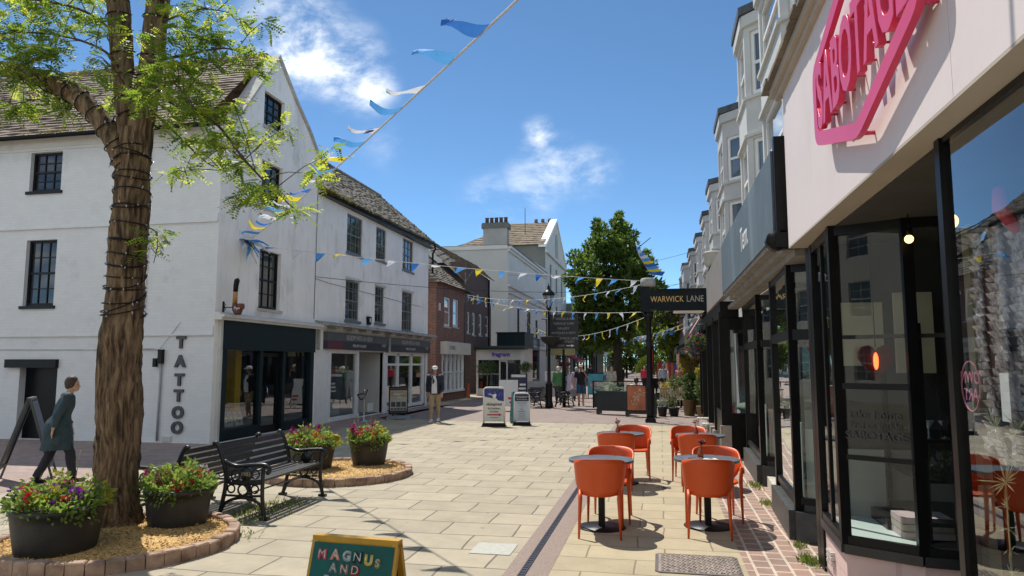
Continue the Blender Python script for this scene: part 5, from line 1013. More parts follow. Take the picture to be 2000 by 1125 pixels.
# ================================================================== cafe tables and chairs
def chair_proto():
    t = thing('armchair', '', 'chair', (0,0,0), 0, 'orange plastic armchairs')
    # wrap-round back shell: a plan curve from arm to arm, with a tall middle
    def plan(s):            # s -1..1
        a = max(-1, min(1, s/.62)); th = a*math.pi/2*1.0
        x = .255*math.sin(th); y = -.235*math.cos(th)*1.0+.02
        if abs(s) > .62: y += (abs(s)-.62)/.38*.25
        return x, y
    n = 36; rows = 7; outer = []; inner = []
    for i in range(n+1):
        s_ = -1+2*i/n; x, y = plan(s_); c = abs(s_)
        ft = 1/(1+math.exp((c-.60)*17)); fb = 1/(1+math.exp((c-.50)*15))
        zt = .655 + .155*ft*(1-.30*min(1,(c/.62))**2.2) - .06*max(0,c-.85)/.15; zb = .615 - .20*fb*(1-.16*(s_/.5)**2 if c < .5 else .84)
        zb = min(zb, zt-.035)
        nx, ny = x, y-.02; l_ = math.hypot(nx, ny) or 1; nx /= l_; ny /= l_
        for j in range(rows+1):
            v = j/rows; z = zb+(zt-zb)*v; lean = .05*(v**1.2)*ft
            outer.append((x+nx*(.011+lean*.4), y-lean+ny*.011, z)); inner.append((x-nx*.009+nx*lean*.4, y-lean-ny*.009, z))
    m = MB(); w_ = rows+1; off = len(outer); vs = outer+inner; fs = []
    for i in range(n):
        for j in range(rows):
            a = i*w_+j; fs += [(a,a+w_,a+w_+1,a+1), (off+a,off+a+1,off+a+w_+1,off+a+w_)]
        a = i*w_; fs.append((a,off+a,off+a+w_,a+w_)); a = i*w_+rows; fs.append((a,a+w_,off+a+w_,off+a))
    for i in (0,n):
        for j in range(rows): a = i*w_+j; fs.append((a,a+1,off+a+1,off+a) if i == 0 else (a,off+a,off+a+1,a+1))
    m.add(vs, fs, 0, True); b = part('backrest', m, ORANGE, t)
    m = MB(); prof = []
    for k in range(28):
        a = 2*math.pi*k/28; r_ = 1/((abs(math.cos(a))**3.2+abs(math.sin(a))**3.2)**(1/3.2)); prof.append((.225*r_*math.cos(a), .215*r_*math.sin(a)+.015))
    vs = [(x*.97,y*.97,.425-.0) for x,y in prof]+[(x,y,.432) for x,y in prof]+[(x,y,.448) for x,y in prof]+[(x*.9,y*.9,.452) for x,y in prof]+[(x*.5,y*.5,.440) for x,y in prof]
    fs = [(r*28+k,r*28+(k+1)%28,(r+1)*28+(k+1)%28,(r+1)*28+k) for r in range(4) for k in range(28)]+[tuple(range(4*28,5*28)), tuple(reversed(range(28)))]
    m.add(vs, fs, 0, True); part('seat', m, ORANGE, t)
    for sx in (-1,1):
        m = MB(); m.tube([(sx*.235,.255,.63),(sx*.225,.235,.46),(sx*.235,.25,0)], [.021,.022,.011], 8); part('leg', m, ORANGE, t)
        m = MB(); m.tube([(sx*.205,-.135,.47),(sx*.20,-.19,.40),(sx*.215,-.255,0)], [.018,.022,.011], 8); part('leg', m, ORANGE, t)
    return t
ch0 = chair_proto()
chairs = [(-.66,7.86,3,'orange armchair seen from behind, pushed up to the bare table beside the drain'),(-.60,8.62,178,'orange armchair facing us behind the bare table by the drain'),
    (.47,8.08,-2,'orange armchair pushed up to the near table beside the brick strip, its back to us'),(.62,8.86,184,'orange armchair facing us behind the near table with the dark red flowers'),
    (-.66,10.78,2,'orange armchair seen from behind at the far table on the drain side'),(-.44,11.72,182,'orange armchair facing us behind the far table on the drain side'),
    (.50,10.82,-2,'orange armchair seen from behind at the far table on the shop side'),(.40,11.72,176,'orange armchair facing us behind the far table on the shop side')]
for i,(x,y,a,lab) in enumerate(chairs):
    if i == 0: ch0.location = (x,y,.004); ch0.rotation_euler = (0,0,R(a)); ch0['label'] = lab
    else: dup(ch0, (x,y,.004), R(a), lab)
t0 = thing('cafe_table', '', 'table', (0,0,0), 0, 'round dark cafe tables')
m = MB(); n = 40
vs = []; fs = []
for r_,z in ((.335,.715),(.36,.715),(.36,.742),(.335,.744)): vs += [(r_*math.cos(2*math.pi*k/n), r_*math.sin(2*math.pi*k/n), z) for k in range(n)]
for q in range(4):
    for k in range(n): a=q*n+k; b=q*n+(k+1)%n; c=((q+1)%4)*n; fs.append((a,b,c+(k+1)%n,c+k))
m.add(vs, fs)
for k in range(10):
    y_ = -.32+.071*k; hw = math.sqrt(max(.0,.342**2-(abs(y_-.0)+ .0)**2))*.995; m.box(-hw, y_-.031, .722, hw, y_+.031, .741)
m.box(-.03,-.33,.700,.03,.33,.716)
part('tabletop', m, TABLET, t0)
m = MB(); m.box(-.035,-.035,.02,.035,.035,.70); m.box(-.12,-.12,.695,.12,.12,.70); part('pole', m, BLACKM, t0)
m = MB(); m.lathe([(.262,0),(.265,.004),(.262,.012),(.06,.018),(.05,.022)], (0,0,0), 32); part('base', m, BLACKM, t0)
for i,(x,y,lab) in enumerate(((-.67,8.17,'round cafe table beside the drain with nothing on its top'),(.48,8.45,'near round cafe table by the brick strip with a vase of dark red flowers'),(-.62,11.2,'far round cafe table on the drain side with pale pink flowers'),(.56,11.2,'far round cafe table on the shop side with a vase of pink flowers'))):
    if i == 0: t0.location = (x,y,.004); t0['label'] = lab
    else: dup(t0, (x,y,.004), .05*i, lab)
AMB = M('amber_glass', (.35,.06,.01), .12, .2, 9, spec=.8)
rg = random.Random(31)
for k,(x,y,cols,lab) in enumerate(((.42,8.50,[(.25,.02,.04),(.16,.015,.03),(.45,.2,.2)],'amber bottle of dark red dried flowers on the near table'),(-.66,11.22,[(.65,.5,.48),(.55,.3,.3),(.4,.2,.2)],'amber bottle of pale pink dried flowers on the far table by the drain'),(.50,11.24,[(.6,.35,.36),(.35,.1,.12),(.6,.5,.45)],'amber bottle of pink dried flowers on the far table by the shops'))):
    o = thing('flower_vase', lab, 'vase', (x,y,.748), 0, 'flower vases on the cafe tables')
    m = MB(); m.lathe([(.030,0),(.034,.005),(.034,.06),(.018,.085),(.018,.10)], (0,0,0), 14); part('bottle', m, AMB, o)
    m = MB()
    for q in range(7):
        d = V((rg.gauss(0,.35),rg.gauss(0,.35),1)); tip = V((0,0,.09))+d.normalized()*rg.uniform(.06,.12); m.tube([(0,0,.08),tip], .0025, 4, 0)
        for _ in range(26): leafquad(m, tip, rv(rg), rv(rg), rg.uniform(.015,.034), .015, 1+q%3)
    part('flowers', m, [M('dry_stem_%d'%k,(.2,.16,.07),.8)]+[M('petal_%d_%d'%(k,j), c, .8, .2, 30) for j,c in enumerate(cols)], o)
m = MB(); m.lathe([(.0,.0),(.075,0),(.085,.008),(.075,.006)], (0,0,0), 20); o = solo('small_dish', m, M('dish_dark', (.10,.09,.08), .4), 'small shallow dish beside the dark red flowers on the near table', 'dish', (.36,8.38,.748))
m = MB(); m.prism([(-.09,-.055,0),(.09,-.055,0),(.09,.055,0),(-.09,.055,0)], (0,0,.003)); solo('paper_menu', m, WHITEP, 'small white paper menu lying on the near table', 'menu', (.50,8.36,.748), .3)

# ================================================================== planting beds, tubs of flowers, mulch
KERB = M('kerb_brick', (.27,.165,.115), .85, .3, 6, .4, 40, col2=(.36,.25,.18))
MUL = M('wood_chip_mulch', (.40,.235,.075), .9, .5, 55, .6, 60, col2=(.58,.37,.14))
rg = random.Random(2)
for k,(cx,cy,r_,lab) in enumerate(((-5.35,6.45,1.14,'round planting bed edged with bricks at the foot of the bark clad tree'),(-5.2,11.1,1.22,'round planting bed edged with bricks holding the two tubs beyond the bench'))):
    bd_ = thing('planting_bed', lab, 'planting bed', (cx,cy,0), 0, 'round planting beds')
    m = MB(); nb = int(2*math.pi*r_/.155)
    for i in range(nb):
        a0 = 2*math.pi*(i+.03)/nb; a1 = 2*math.pi*(i+.97)/nb; hz = .115+rg.uniform(-.012,.012); ri, rq = r_-.11, r_+rg.uniform(-.008,.008); bv = .012
        P8 = [(ri,a0),(rq,a0),(rq,a1),(ri,a1)]
        lo = [(r*math.cos(a),r*math.sin(a),-.01) for r,a in P8]; mid = [(r*math.cos(a),r*math.sin(a),hz-bv) for r,a in P8]
        am = (a0+a1)/2; hi_ = [(((ri+rq)/2+(r-(ri+rq)/2)*.82)*math.cos(am+(a-am)*.85), ((ri+rq)/2+(r-(ri+rq)/2)*.82)*math.sin(am+(a-am)*.85), hz) for r,a in P8]
        m.add(lo+mid+hi_, [(0,1,5,4),(1,2,6,5),(2,3,7,6),(3,0,4,7),(4,5,9,8),(5,6,10,9),(6,7,11,10),(7,4,8,11),(8,9,10,11)])
    part('brick_kerb', m, KERB, bd_)
    m = MB(); m.lathe([(r_-.09,.0),(r_-.10,.075),(r_*.6,.095),(.02,.10)], (0,0,0), 40, cap=False)
    for _ in range(5200):
        a = rg.uniform(0,2*math.pi); q = (r_-.11)*math.sqrt(rg.random()); z = .078+.02*(1-q/r_)
        d = V((rg.gauss(0,1),rg.gauss(0,1),rg.gauss(0,.35))); leafquad(m, V((q*math.cos(a),q*math.sin(a),z+rg.uniform(0,.02))), d, V((rg.gauss(0,.4),rg.gauss(0,.4),1)), rg.uniform(.018,.05), rg.uniform(.008,.02), rg.choice((0,1,2)))
    part('mulch', m, [MUL, M('chip_pale', (.56,.37,.14), .9, .3, 12), M('chip_dark', (.30,.16,.05), .9, .3, 12)], bd_)
TUB = M('black_plastic_tub', (.020,.021,.021), .55, .35, 4, .25, 25, stain_or_sheen=((.045,.042,.035), 2.5, .5, .6))
PLF = leafmat('bedding_leaf', (.07,.13,.025), (.16,.24,.05), (.32,.45,.08), tw=.45, scale=9)
PLY = leafmat('yellow_green_leaf', (.24,.27,.03), (.34,.36,.05), (.42,.45,.04), tw=.4, scale=9)
PET = {'red': (.62,.02,.03), 'pink': (.65,.06,.22), 'purple': (.22,.03,.35), 'magenta': (.40,.02,.16), 'coral': (.65,.16,.10), 'yellow': (.65,.50,.03), 'white': (.7,.62,.6)}
PETM = {k: leafmat('petal_'+k, tuple(c*.75 for c in v), v, v, tw=.35, scale=14) for k,v in PET.items()}
STEM = M('dry_stalk', (.30,.24,.10), .8)
def tub(lab, loc, rt, rb, h, seed, flowers, nleaf, stalks=0, yellow=.2, spread=1.0):
    o = thing('flower_tub', lab, 'planter', loc, 0, 'dark tubs of summer flowers'); r = random.Random(seed)
    m = MB(); prof = [(rb*.97,0),(rb,.02)]+[(rb+(rt-rb)*t_**.9, .02+(h-.07)*t_) for t_ in (.25,.5,.75,1)]+[(rt+.012,h-.05),(rt+.014,h-.005),(rt+.004,h),(rt-.025,h),(rt-.03,h-.05)]
    m.lathe(prof, (0,0,0), 44, cap=False); m.lathe([(rb*.97,0),(.01,0)], (0,0,0), 44, cap=False); part('tub', m, TUB, o)
    m = MB(); m.lathe([(rt-.02,h-.05),(.01,h-.03)], (0,0,0), 30, cap=False); part('soil', m, M('potting_soil', (.035,.025,.018), .95, .3, 40), o)
    m = MB(); heads = []
    for _ in range(nleaf):
        a = r.uniform(0,2*math.pi); q = rt*1.08*spread*math.sqrt(r.random()); hh = (.05+.14*r.random())*(1.15-.5*(q/rt)**2)
        if r.random() < .18: hh -= .07
        bump = 1+.65*math.sin(a*3+seed)*math.sin(q*11+seed*2)+.3*math.sin(a*7+seed)
        p = V((q*math.cos(a), q*math.sin(a), h-.03+max(-.03,hh*bump))); d = V((math.cos(a)*r.uniform(0,1.2)+r.gauss(0,.5), math.sin(a)*r.uniform(0,1.2)+r.gauss(0,.5), r.uniform(-.2,1)))
        leafquad(m, p, d, rv(r), r.uniform(.04,.09), r.uniform(.022,.048), 1 if (math.sin(p.x*7+seed)+math.sin(p.y*8)) > 2-2.2*yellow*2 else 0)
    for _ in range(int(nleaf*.10)):   # trailing over the rim
        a = r.choice((seed*.9, seed*1.7+1, seed*2.3+3))+r.gauss(0,.28); q = rt*r.uniform(.98,1.10); p = V((q*math.cos(a), q*math.sin(a), h+r.uniform(-.13,.04)))
        leafquad(m, p, V((math.cos(a)*.5, math.sin(a)*.5, r.uniform(-1,.2))), V((math.cos(a),math.sin(a),.3)), r.uniform(.035,.065), r.uniform(.02,.036), 0)
    part('foliage', m, [PLF, PLY], o)
    keys = list(flowers); m = MB()
    for ki,kc in enumerate(keys):
        for _ in range(flowers[kc]):
            a = r.uniform(0,2*math.pi); q = rt*1.0*spread*math.sqrt(r.random()); z = h+.09+.13*r.random()-.08*(q/rt)
            c = V((q*math.cos(a), q*math.sin(a), z)); rad = r.uniform(.026,.046)
            tall = kc in ('magenta',) 
            for j in range(60 if tall else 22):
                dd = rv(r); pc = c + (V((r.gauss(0,.018),r.gauss(0,.018),r.uniform(0,.13))) if tall else dd*rad*.6)
                leafquad(m, pc, dd+V((0,0,.3)), rv(r), rad*r.uniform(.6,1.1), rad*.8, ki)
    part('blossoms', m, [PETM[k] for k in keys], o)
    if stalks:
        m = MB()
        for _ in range(stalks):
            a = r.uniform(0,2*math.pi); p = V((.6*rt*math.cos(a),.6*rt*math.sin(a),h)); d = V((r.gauss(0,.4),r.gauss(0,.4),1)).normalized(); L_ = r.uniform(.25,.48)
            pts = [p+d*L_*t_+V((r.gauss(0,.01),r.gauss(0,.01),-.1*t_*t_*r.random())) for t_ in (0,.35,.7,1)]; m.tube(pts, [.005,.004,.003,.002], 5)
            for j in range(9): leafquad(m, pts[-1]-d*L_*.05*j, rv(r), rv(r), .02, .012, 0)
        part('dry_stalks', m, STEM, o)
    return o
tub('tub with purple and yellow flowers and dry stalks beside the bark clad tree', (-5.52,5.86,.07), .385, .33, .42, 4, {'red':7,'pink':7,'purple':14,'magenta':2,'coral':4,'yellow':5}, 1500, 9, .28)
tub('tub with pink and red flowers between the tree trunk and the bench', (-5.13,7.05,.07), .335, .29, .40, 9, {'red':8,'pink':9,'magenta':3,'coral':5,'white':4}, 1300, 5, .12)
tub('tub with crimson flowers standing clear at the end of the far bed', (-4.92,11.75,.08), .325, .27, .42, 13, {'red':8,'pink':6,'magenta':5,'coral':4,'yellow':5}, 1200, 6, .22)
tub('tub with yellow and red flowers partly hidden behind the bench arm', (-5.62,11.05,.08), .37, .31, .42, 17, {'red':9,'pink':6,'magenta':3,'coral':6,'yellow':9}, 1500, 6, .35, 1.1)

# ================================================================== benches with cast iron ends
IRONB = M('bench_black_iron', (.012,.014,.017), .32, .3, 14, .1, 40); WOODB = M('bench_black_timber', (.022,.022,.027), .42, .35, 7, .15, 60)
def bez(pts, n=10):
    pts = [V(p) for p in pts]; o = []
    for i in range(len(pts)-1):
        p0, p1, p2, p3 = pts[max(i-1,0)], pts[i], pts[i+1], pts[min(i+2,len(pts)-1)]
        for k in range(n):
            t_ = k/n; o.append(.5*((2*p1)+(p2-p0)*t_+(2*p0-5*p1+4*p2-p3)*t_*t_+(3*p1-p0-3*p2+p3)*t_**3))
    o.append(pts[-1]); return o
def bench_proto(lab, half=.77):
    t = thing('street_bench', lab, 'bench', (0,0,0), 0, 'black benches with cast iron ends')
    for s_ in (-1,1):
        y = s_*half; m = MB(); T = lambda pts, r_, n_=8: m.tube([(x,y,z) for x,z in ([(p.x,p.y) for p in bez([(a,b,0) for a,b in pts])])], r_, 8, up=(0,1,0))
        T([(.285,.02),(.25,.22),(.245,.42),(.25,.60)], .024); T([(-.30,.02),(-.25,.22),(-.22,.42),(-.245,.60),(-.31,.78),(-.36,.86),(-.40,.855)], .026)
        T([(-.245,.66),(-.1,.605),(.1,.62),(.25,.625),(.315,.60),(.325,.55),(.295,.53)], .025)
        T([(-.22,.42),(0,.405),(.245,.42)], .022); T([(-.25,.27),(0,.265),(.25,.27)], .014)
        T([(.27,.06),(.2,.19),(0,.245),(-.2,.19),(-.28,.06)], .018)
        for (cx,cz,rr_,th) in ((0,.335,.062,.013),(.15,.345,.045,.011),(-.15,.345,.045,.011),(.15,.515,.05,.010),(-.1,.50,.055,.010)): m.tube([(cx+rr_*math.cos(a),y,cz+rr_*math.sin(a)) for a in [2*math.pi*k/18 for k in range(19)]], th, 6, up=(0,1,0))
        m.box(.235,y-.035,0,.335,y+.035,.03); m.box(-.35,y-.035,0,-.25,y+.035,.03)
        e = part('bench_end', m, IRONB, t)
        m = MB(); m.tube([(.04,y-.022,.515),(.04,y+.022,.515)], .075, 20); pl = part('date_plate', m, IRONB, e)
        if s_ < 0: text('date_lettering', '1983', .062, M('dull_gilt', (.42,.36,.2), .5), pl, (.04,y-.024,.515), (R(90),0,0), .002)
    m = MB()
    for k in range(6): x = -.19+.082*k; m.bar((x,-half-.02,.438+.006*math.cos(k*1.2)),(x,half+.02,.438+.006*math.cos(k*1.2)), .060, .026, (0,0,1))
    part('seat', m, WOODB, t); m = MB()
    for k in range(5): z = .50+.078*k; x = -.205-.34*(z-.46)-.05*max(0,z-.7); m.bar((x,-half-.02,z),(x,half+.02,z), .060, .026, (1,0,.35))
    part('backrest', m, WOODB, t); m = MB(); m.tube([(-.0,-half,.27),(0,half,.27)], .010, 6); part('tie_rod', m, IRONB, t)
    return t
b0 = bench_proto('black bench dated 1983 facing the slabs beside the flower tubs'); b0.location = (-4.82,8.52,.0); b0.rotation_euler = (0,0,R(1.5))
dup(b0, (-5.62,8.05,0), R(181.5), 'black bench set back to back with the dated one, facing the tattoo shop')
dup(b0, (-5.02,29.6,0), R(180), 'black bench on the near side of the lamp post, facing the galleries')
dup(b0, (-4.0,30.5,0), R(0), 'black bench on the lane side of the lamp post')

# ================================================================== the near tree, its lights
BARK = M('ridged_bark', (.17,.115,.066), .95, .3, 6)
def _bark(m):
    t = m.node_tree; k = t.links.new; b = t.nodes['Principled BSDF']; tcn = node(t,'ShaderNodeTexCoord'); mp_ = node(t,'ShaderNodeMapping'); mp_.inputs['Scale'].default_value = (26,26,2.6)
    nd_ = node(t,'ShaderNodeTexNoise'); nd_.inputs['Scale'].default_value = 1.6; k(tcn.outputs['Object'], nd_.inputs['Vector'])
    ad_ = node(t,'ShaderNodeMix', data_type='VECTOR'); ad_.inputs[0].default_value = .16; k(tcn.outputs['Object'], ad_.inputs[4]); k(nd_.outputs['Color'], ad_.inputs[5]); k(ad_.outputs[1], mp_.inputs[0])
    n1 = node(t,'ShaderNodeTexNoise'); n1.inputs['Scale'].default_value = 1.0; n1.inputs['Detail'].default_value = 7; n1.inputs['Roughness'].default_value = .6; k(mp_.outputs[0], n1.inputs['Vector'])
    cr = node(t,'ShaderNodeValToRGB'); e = cr.color_ramp.elements; e[0].position = .36; e[0].color = (.030,.019,.012,1); e[1].position = .62; e[1].color = (.27,.19,.115,1); q = cr.color_ramp.elements.new(.48); q.color = (.135,.088,.050,1)
    k(n1.outputs[0], cr.inputs[0]); k(cr.outputs[0], b.inputs['Base Color'])
    bp = node(t,'ShaderNodeBump'); bp.inputs['Strength'].default_value = 1.0; bp.inputs['Distance'].default_value = .045; k(n1.outputs[0], bp.inputs['Height']); k(bp.outputs[0], b.inputs['Normal'])
_bark(BARK)
t_r = thing('locust_tree', 'tall locust tree with deeply ridged bark rising from the near planting bed', 'tree', (-5.78,6.9,0))
def crv(pts, rad, n=12):
    P_ = bez([V(p) for p in pts], n); Rr = [V((r,0,0)) for r in rad]; Rr = [q.x for q in bez(Rr, n)]; return P_, Rr
def barktube(mb, pts, rad, n=40, ridge=.10, seed=0, tw=1.2, nr=11):
    P_, Rr = crv(pts, rad, 14); r = random.Random(seed); ph = [r.uniform(0,6.28) for _ in range(6)]
    rings = []; vs = []; fs = []
    X_ = V((1,0,0))
    for i, p in enumerate(P_):
        d = (P_[min(i+1,len(P_)-1)]-P_[max(i-1,0)]).normalized(); x = (X_-d*X_.dot(d)).normalized(); X_ = x; y = d.cross(x)
        h_ = i*.13
        for k in range(n):
            a = 2*math.pi*k/n
            rid = abs(math.sin(a*nr/2+tw*math.sin(h_*.9+ph[0])+.8*math.sin(h_*2.3+a+ph[1]))) ; rid2 = math.sin(a*nr*1.7+h_*3+ph[2])
            lump = .05*math.sin(a*2+h_*1.1+ph[3])+.04*math.sin(a*3-h_*1.9+ph[4])
            q = Rr[i]*(1+ridge*(rid-.6)+ridge*.35*rid2+lump+r.uniform(-.03,.03)*ridge*6)
            vs.append(p+(x*math.cos(a)+y*math.sin(a))*q)
    for i in range(len(P_)-1):
        for k in range(n): a=i*n+k; b=i*n+(k+1)%n; fs.append((a,b,b+n,a+n))
    mb.add(vs, fs, 0, True)
m = MB()
barktube(m, [(-5.75,6.9,-.05),(-5.77,6.9,.12),(-5.79,6.9,.45),(-5.79,6.9,.97),(-5.83,6.9,1.74),(-5.82,6.9,2.42),(-5.81,6.9,3.11),(-5.80,6.9,3.7),(-5.81,6.9,4.15),(-5.81,6.9,4.45)], [0.294,0.248,0.217,0.206,0.210,0.193,0.178,0.170,0.160,0.135], 60, .15, 5)
barktube(m, [(-5.86,6.92,3.8),(-5.90,6.9,4.5),(-6.02,6.9,5.28),(-6.14,6.9,6.04),(-6.27,6.9,6.9),(-6.4,6.9,7.8)], [0.115,0.122,0.120,0.112,0.100,0.084], 36, .12, 7)
barktube(m, [(-5.77,6.9,3.7),(-5.72,6.9,4.5),(-5.66,6.92,5.24),(-5.59,6.9,5.97),(-5.5,6.9,6.8),(-5.4,6.95,7.8)], [0.118,0.128,0.126,0.116,0.102,0.084], 36, .12, 9)
part_t = wpart('trunk', m, BARK, t_r)
LB = [(-5.87,6.84,4.02),(-6.04,6.8,4.36),(-6.37,6.8,4.75),(-6.81,6.8,5.02),(-7.32,6.8,5.22),(-8.3,6.8,5.42)]
m = MB(); barktube(m, LB, [.105,.10,.10,.10,.09,.075], 24, .1, 3); wpart('limb', m, BARK, t_r)
paths = [([(-5.45,6.75,4.85),(-5.28,6.6,4.72),(-5.02,6.6,4.55),(-4.58,6.6,4.34),(-4.26,6.6,3.97),(-3.96,6.6,3.66),(-3.64,6.6,3.38)], 380, .30, .035),
  ([(-5.6,6.8,5.2),(-5.3,6.6,5.10),(-4.86,6.6,5.14),(-4.5,6.6,5.16),(-4.2,6.6,5.05)], 230, .20, .03),
  ([(-5.4,6.7,4.75),(-5.0,6.4,4.75),(-4.7,6.2,4.55),(-4.45,6.1,4.3)], 200, .28, .02),
  ([(-5.5,6.8,4.6),(-5.2,6.9,4.3),(-4.95,7.0,4.05),(-4.75,7.1,3.95)], 150, .26, .02),
  ([(-6.1,6.95,4.55),(-6.3,7.0,4.68),(-6.71,7.0,4.88),(-7.22,7.0,4.95),(-7.8,7.0,4.9)], 330, .22, .025),
  ([(-6.0,6.9,5.1),(-5.98,6.6,5.25),(-6.44,6.6,5.46),(-7.0,6.6,5.58),(-7.43,6.6,5.60),(-8.0,6.6,5.5)], 300, .24, .025),
  ([(-6.1,6.9,5.6),(-6.6,6.9,5.95),(-7.2,6.8,6.1),(-8.0,6.8,6.2)], 280, .30, .03),
  ([(-6.6,6.6,5.3),(-6.9,6.4,5.1),(-7.2,6.3,5.0),(-7.5,6.3,4.75)], 200, .24, .015),
  ([(-5.55,6.9,5.7),(-5.0,6.8,5.75),(-4.7,6.8,5.7)], 120, .22, .02), ([(-5.5,6.9,6.3),(-5.2,6.6,6.4),(-4.9,6.6,6.4)], 120, .30, .02),
  ([(-6.0,6.7,5.9),(-5.85,6.4,6.1),(-5.7,6.2,6.0)], 60, .28, .02), ([(-5.8,6.7,4.9),(-5.76,6.45,5.0),(-5.72,6.3,4.9)], 22, .12, .01),
  ([(-5.62,6.9,3.32),(-5.46,6.88,3.26),(-5.40,6.86,3.1),(-5.44,6.86,2.9)], 30, .05, .01),
  ([(-6.3,6.9,6.9),(-7.0,6.6,7.2),(-7.8,6.4,7.2)], 200, .5, .03), ([(-5.5,6.9,6.9),(-4.9,6.7,7.2),(-4.2,6.5,7.2)], 160, .5, .03)]
tw_ = MB(); lf = MB(); r = random.Random(77)
for pts, nl, sp_, rad in paths:
    P_ = bez([V(p) for p in pts], 8); tw_.tube(P_, [rad*.62*(1-.85*i/(len(P_)-1))+.003 for i in range(len(P_))], 6)
    ncl = max(4, int(nl/17)); cl = []
    for k in range(ncl):
        u = (.26+.74*(k+r.random())/ncl)*(len(P_)-1); i = min(int(u), len(P_)-2); p = P_[i].lerp(P_[i+1], u-i)
        q = p+V((r.gauss(0,sp_), r.gauss(0,sp_), r.gauss(.02,sp_*.75))); cl.append(q)
        tw_.tube([p, p.lerp(q,.5)+V((0,0,.04)), q], [.006,.0045,.003], 5, cap=False)
    for _ in range(int(nl*1.08)):
        c0 = r.choice(cl); off = rv(r); q = c0+V((off.x, off.y, off.z*.62))*r.uniform(.02,.12)
        d = (V((off.x,off.y,0))*.9+rv(r)*.6+V((0,0,-.18))).normalized(); Ln = r.uniform(.12,.21); npr = 7; nn = (rv(r)*.6+V((0,0,1))).normalized(); s_ = d.cross(nn).normalized(); yl = 1 if r.random() < .33 else 0
        for j in range(npr):
            c = q+d*Ln*(j+.6)/npr+V((0,0,-.03*(j/npr)**2)); l_ = .042*(1-.3*abs(j/npr-.4))*r.uniform(.9,1.25)
            leafquad(lf, c, s_+d*.3, nn+rv(r)*.25, l_, l_*.58, yl); leafquad(lf, c, -s_+d*.3, nn+rv(r)*.25, l_, l_*.58, yl)
        leafquad(lf, q+d*Ln, d, nn, .042, .024, yl)
wpart('twigs', tw_, M('twig_bark', (.07,.05,.035), .9), t_r)
wpart('crown', lf, [leafmat('locust_leaf', (.04,.085,.013), (.09,.15,.022), (.32,.46,.05), tw=.5, scale=3), leafmat('young_locust_leaf', (.13,.18,.02), (.21,.25,.03), (.66,.72,.08), tw=.6, scale=3)], t_r)
fl = thing('fairy_lights', 'black string of small fairy lights wound round the trunk and limb of the tree', 'fairy lights', (-5.8,6.9,2.7)); m = MB(); bl = MB(); r = random.Random(6)
def wind(P_, Rr, turns, jit, r0=1.06):
    n = turns*22; pts = []
    for i in range(n+1):
        u = i/n*(len(P_)-1); k = min(int(u), len(P_)-2); p = P_[k].lerp(P_[k+1], u-k); rd = Rr[k]+(Rr[k+1]-Rr[k])*(u-k)
        d = (P_[k+1]-P_[k]).normalized(); x = (V((1,0,0))-d*d.x).normalized() if abs(d.x) < .9 else V((0,1,0)); y = d.cross(x); a = 2*math.pi*turns*i/n+.5*math.sin(i*.21)
        q = p+(x*math.cos(a)+y*math.sin(a))*(rd*r0+.014)+d*jit*math.sin(i*.13+a*.5); pts.append(q)
        if i % 5 == 2:
            e = q+(q-p).normalized()*.02+V((0,0,r.uniform(-.03,.03))); bl.tube([q,e], .006, 5)
    m.tube(pts, .0075, 5)
P_, Rr = crv([(-5.82,6.9,2.3),(-5.82,6.9,2.7),(-5.81,6.9,3.11),(-5.80,6.9,3.7),(-5.82,6.9,4.2)], [0.196,0.185,0.178,0.171,0.175], 8)
wind(P_, Rr, 13, .05); wind(P_, Rr, 7, .09, 1.08)
P_, Rr = crv([(-5.90,6.9,4.5),(-6.02,6.9,5.28),(-6.14,6.9,6.04)], [0.122,0.120,0.112], 8); wind(P_, Rr, 7, .04)
P_, Rr = crv([(-5.72,6.9,4.5),(-5.66,6.92,5.24),(-5.59,6.9,5.97)], [0.128,0.126,0.116], 8); wind(P_, Rr, 7, .04)
P_, Rr = crv(LB[:5], [.105,.10,.10,.10,.09], 8); wind(P_, Rr, 9, .04)
wpart('wire', m, BLACK, fl); wpart('bulbs', bl, M('unlit_bulbs', (.5,.55,.6), .15, .2, 20), fl)

# ================================================================== big tree down the street, far trees
def crown(mb, c, r, clumps, per, leaf, seed, droop=0.0, hole=.0):
    rg = random.Random(seed); c = V(c)
    for k in range(clumps):
        d = rv(rg); q = rg.uniform(.35,1.0)**.6; d.z = d.z*.95
        cc = c+V((d.x*r[0]*q, d.y*r[1]*q, d.z*r[2]*q)); s_ = rg.uniform(.14,.26)*min(r)*(1.15-.4*q)
        for _ in range(per):
            dd = rv(rg); p = cc+V((dd.x, dd.y, dd.z*.75))*s_*rg.uniform(.45,1.1)
            leafquad(mb, p, dd+rv(rg)*.8+V((0,0,.25-droop)), rv(rg), leaf*rg.uniform(.6,1.35), leaf*rg.uniform(.4,.7), rg.randint(0,1))
def tree(name, lab, base, crowns, trunk, mats, leaf, seed, cl, per, group=None):
    o = thing(name, lab, 'tree', base, 0, group); m = MB(); m.tube([(0,0,-.05)]+trunk[0], trunk[1], 10)
    rg = random.Random(seed)
    for _ in range(9):
        a = rg.uniform(0,6.28); z0 = trunk[0][-1][2]*rg.uniform(.55,.95); L_ = crowns[0][1][0]*rg.uniform(.5,.85); m.tube([(0,0,z0),(L_*.4*math.cos(a),L_*.4*math.sin(a),z0+L_*.5),(L_*math.cos(a),L_*math.sin(a),z0+L_*.9)], [trunk[1][-1]*.7,trunk[1][-1]*.4,.02], 6)
    part('trunk', m, M(name+'_bark', (.05,.04,.03), .95, .3, 8, .4, 30), o)
    m = MB()
    for i,(c,r) in enumerate(crowns): crown(m, c, r, int(cl*r[0]*r[2]/(crowns[0][1][0]*crowns[0][1][2])), per, leaf, seed+i)
    part('crown', m, mats, o)
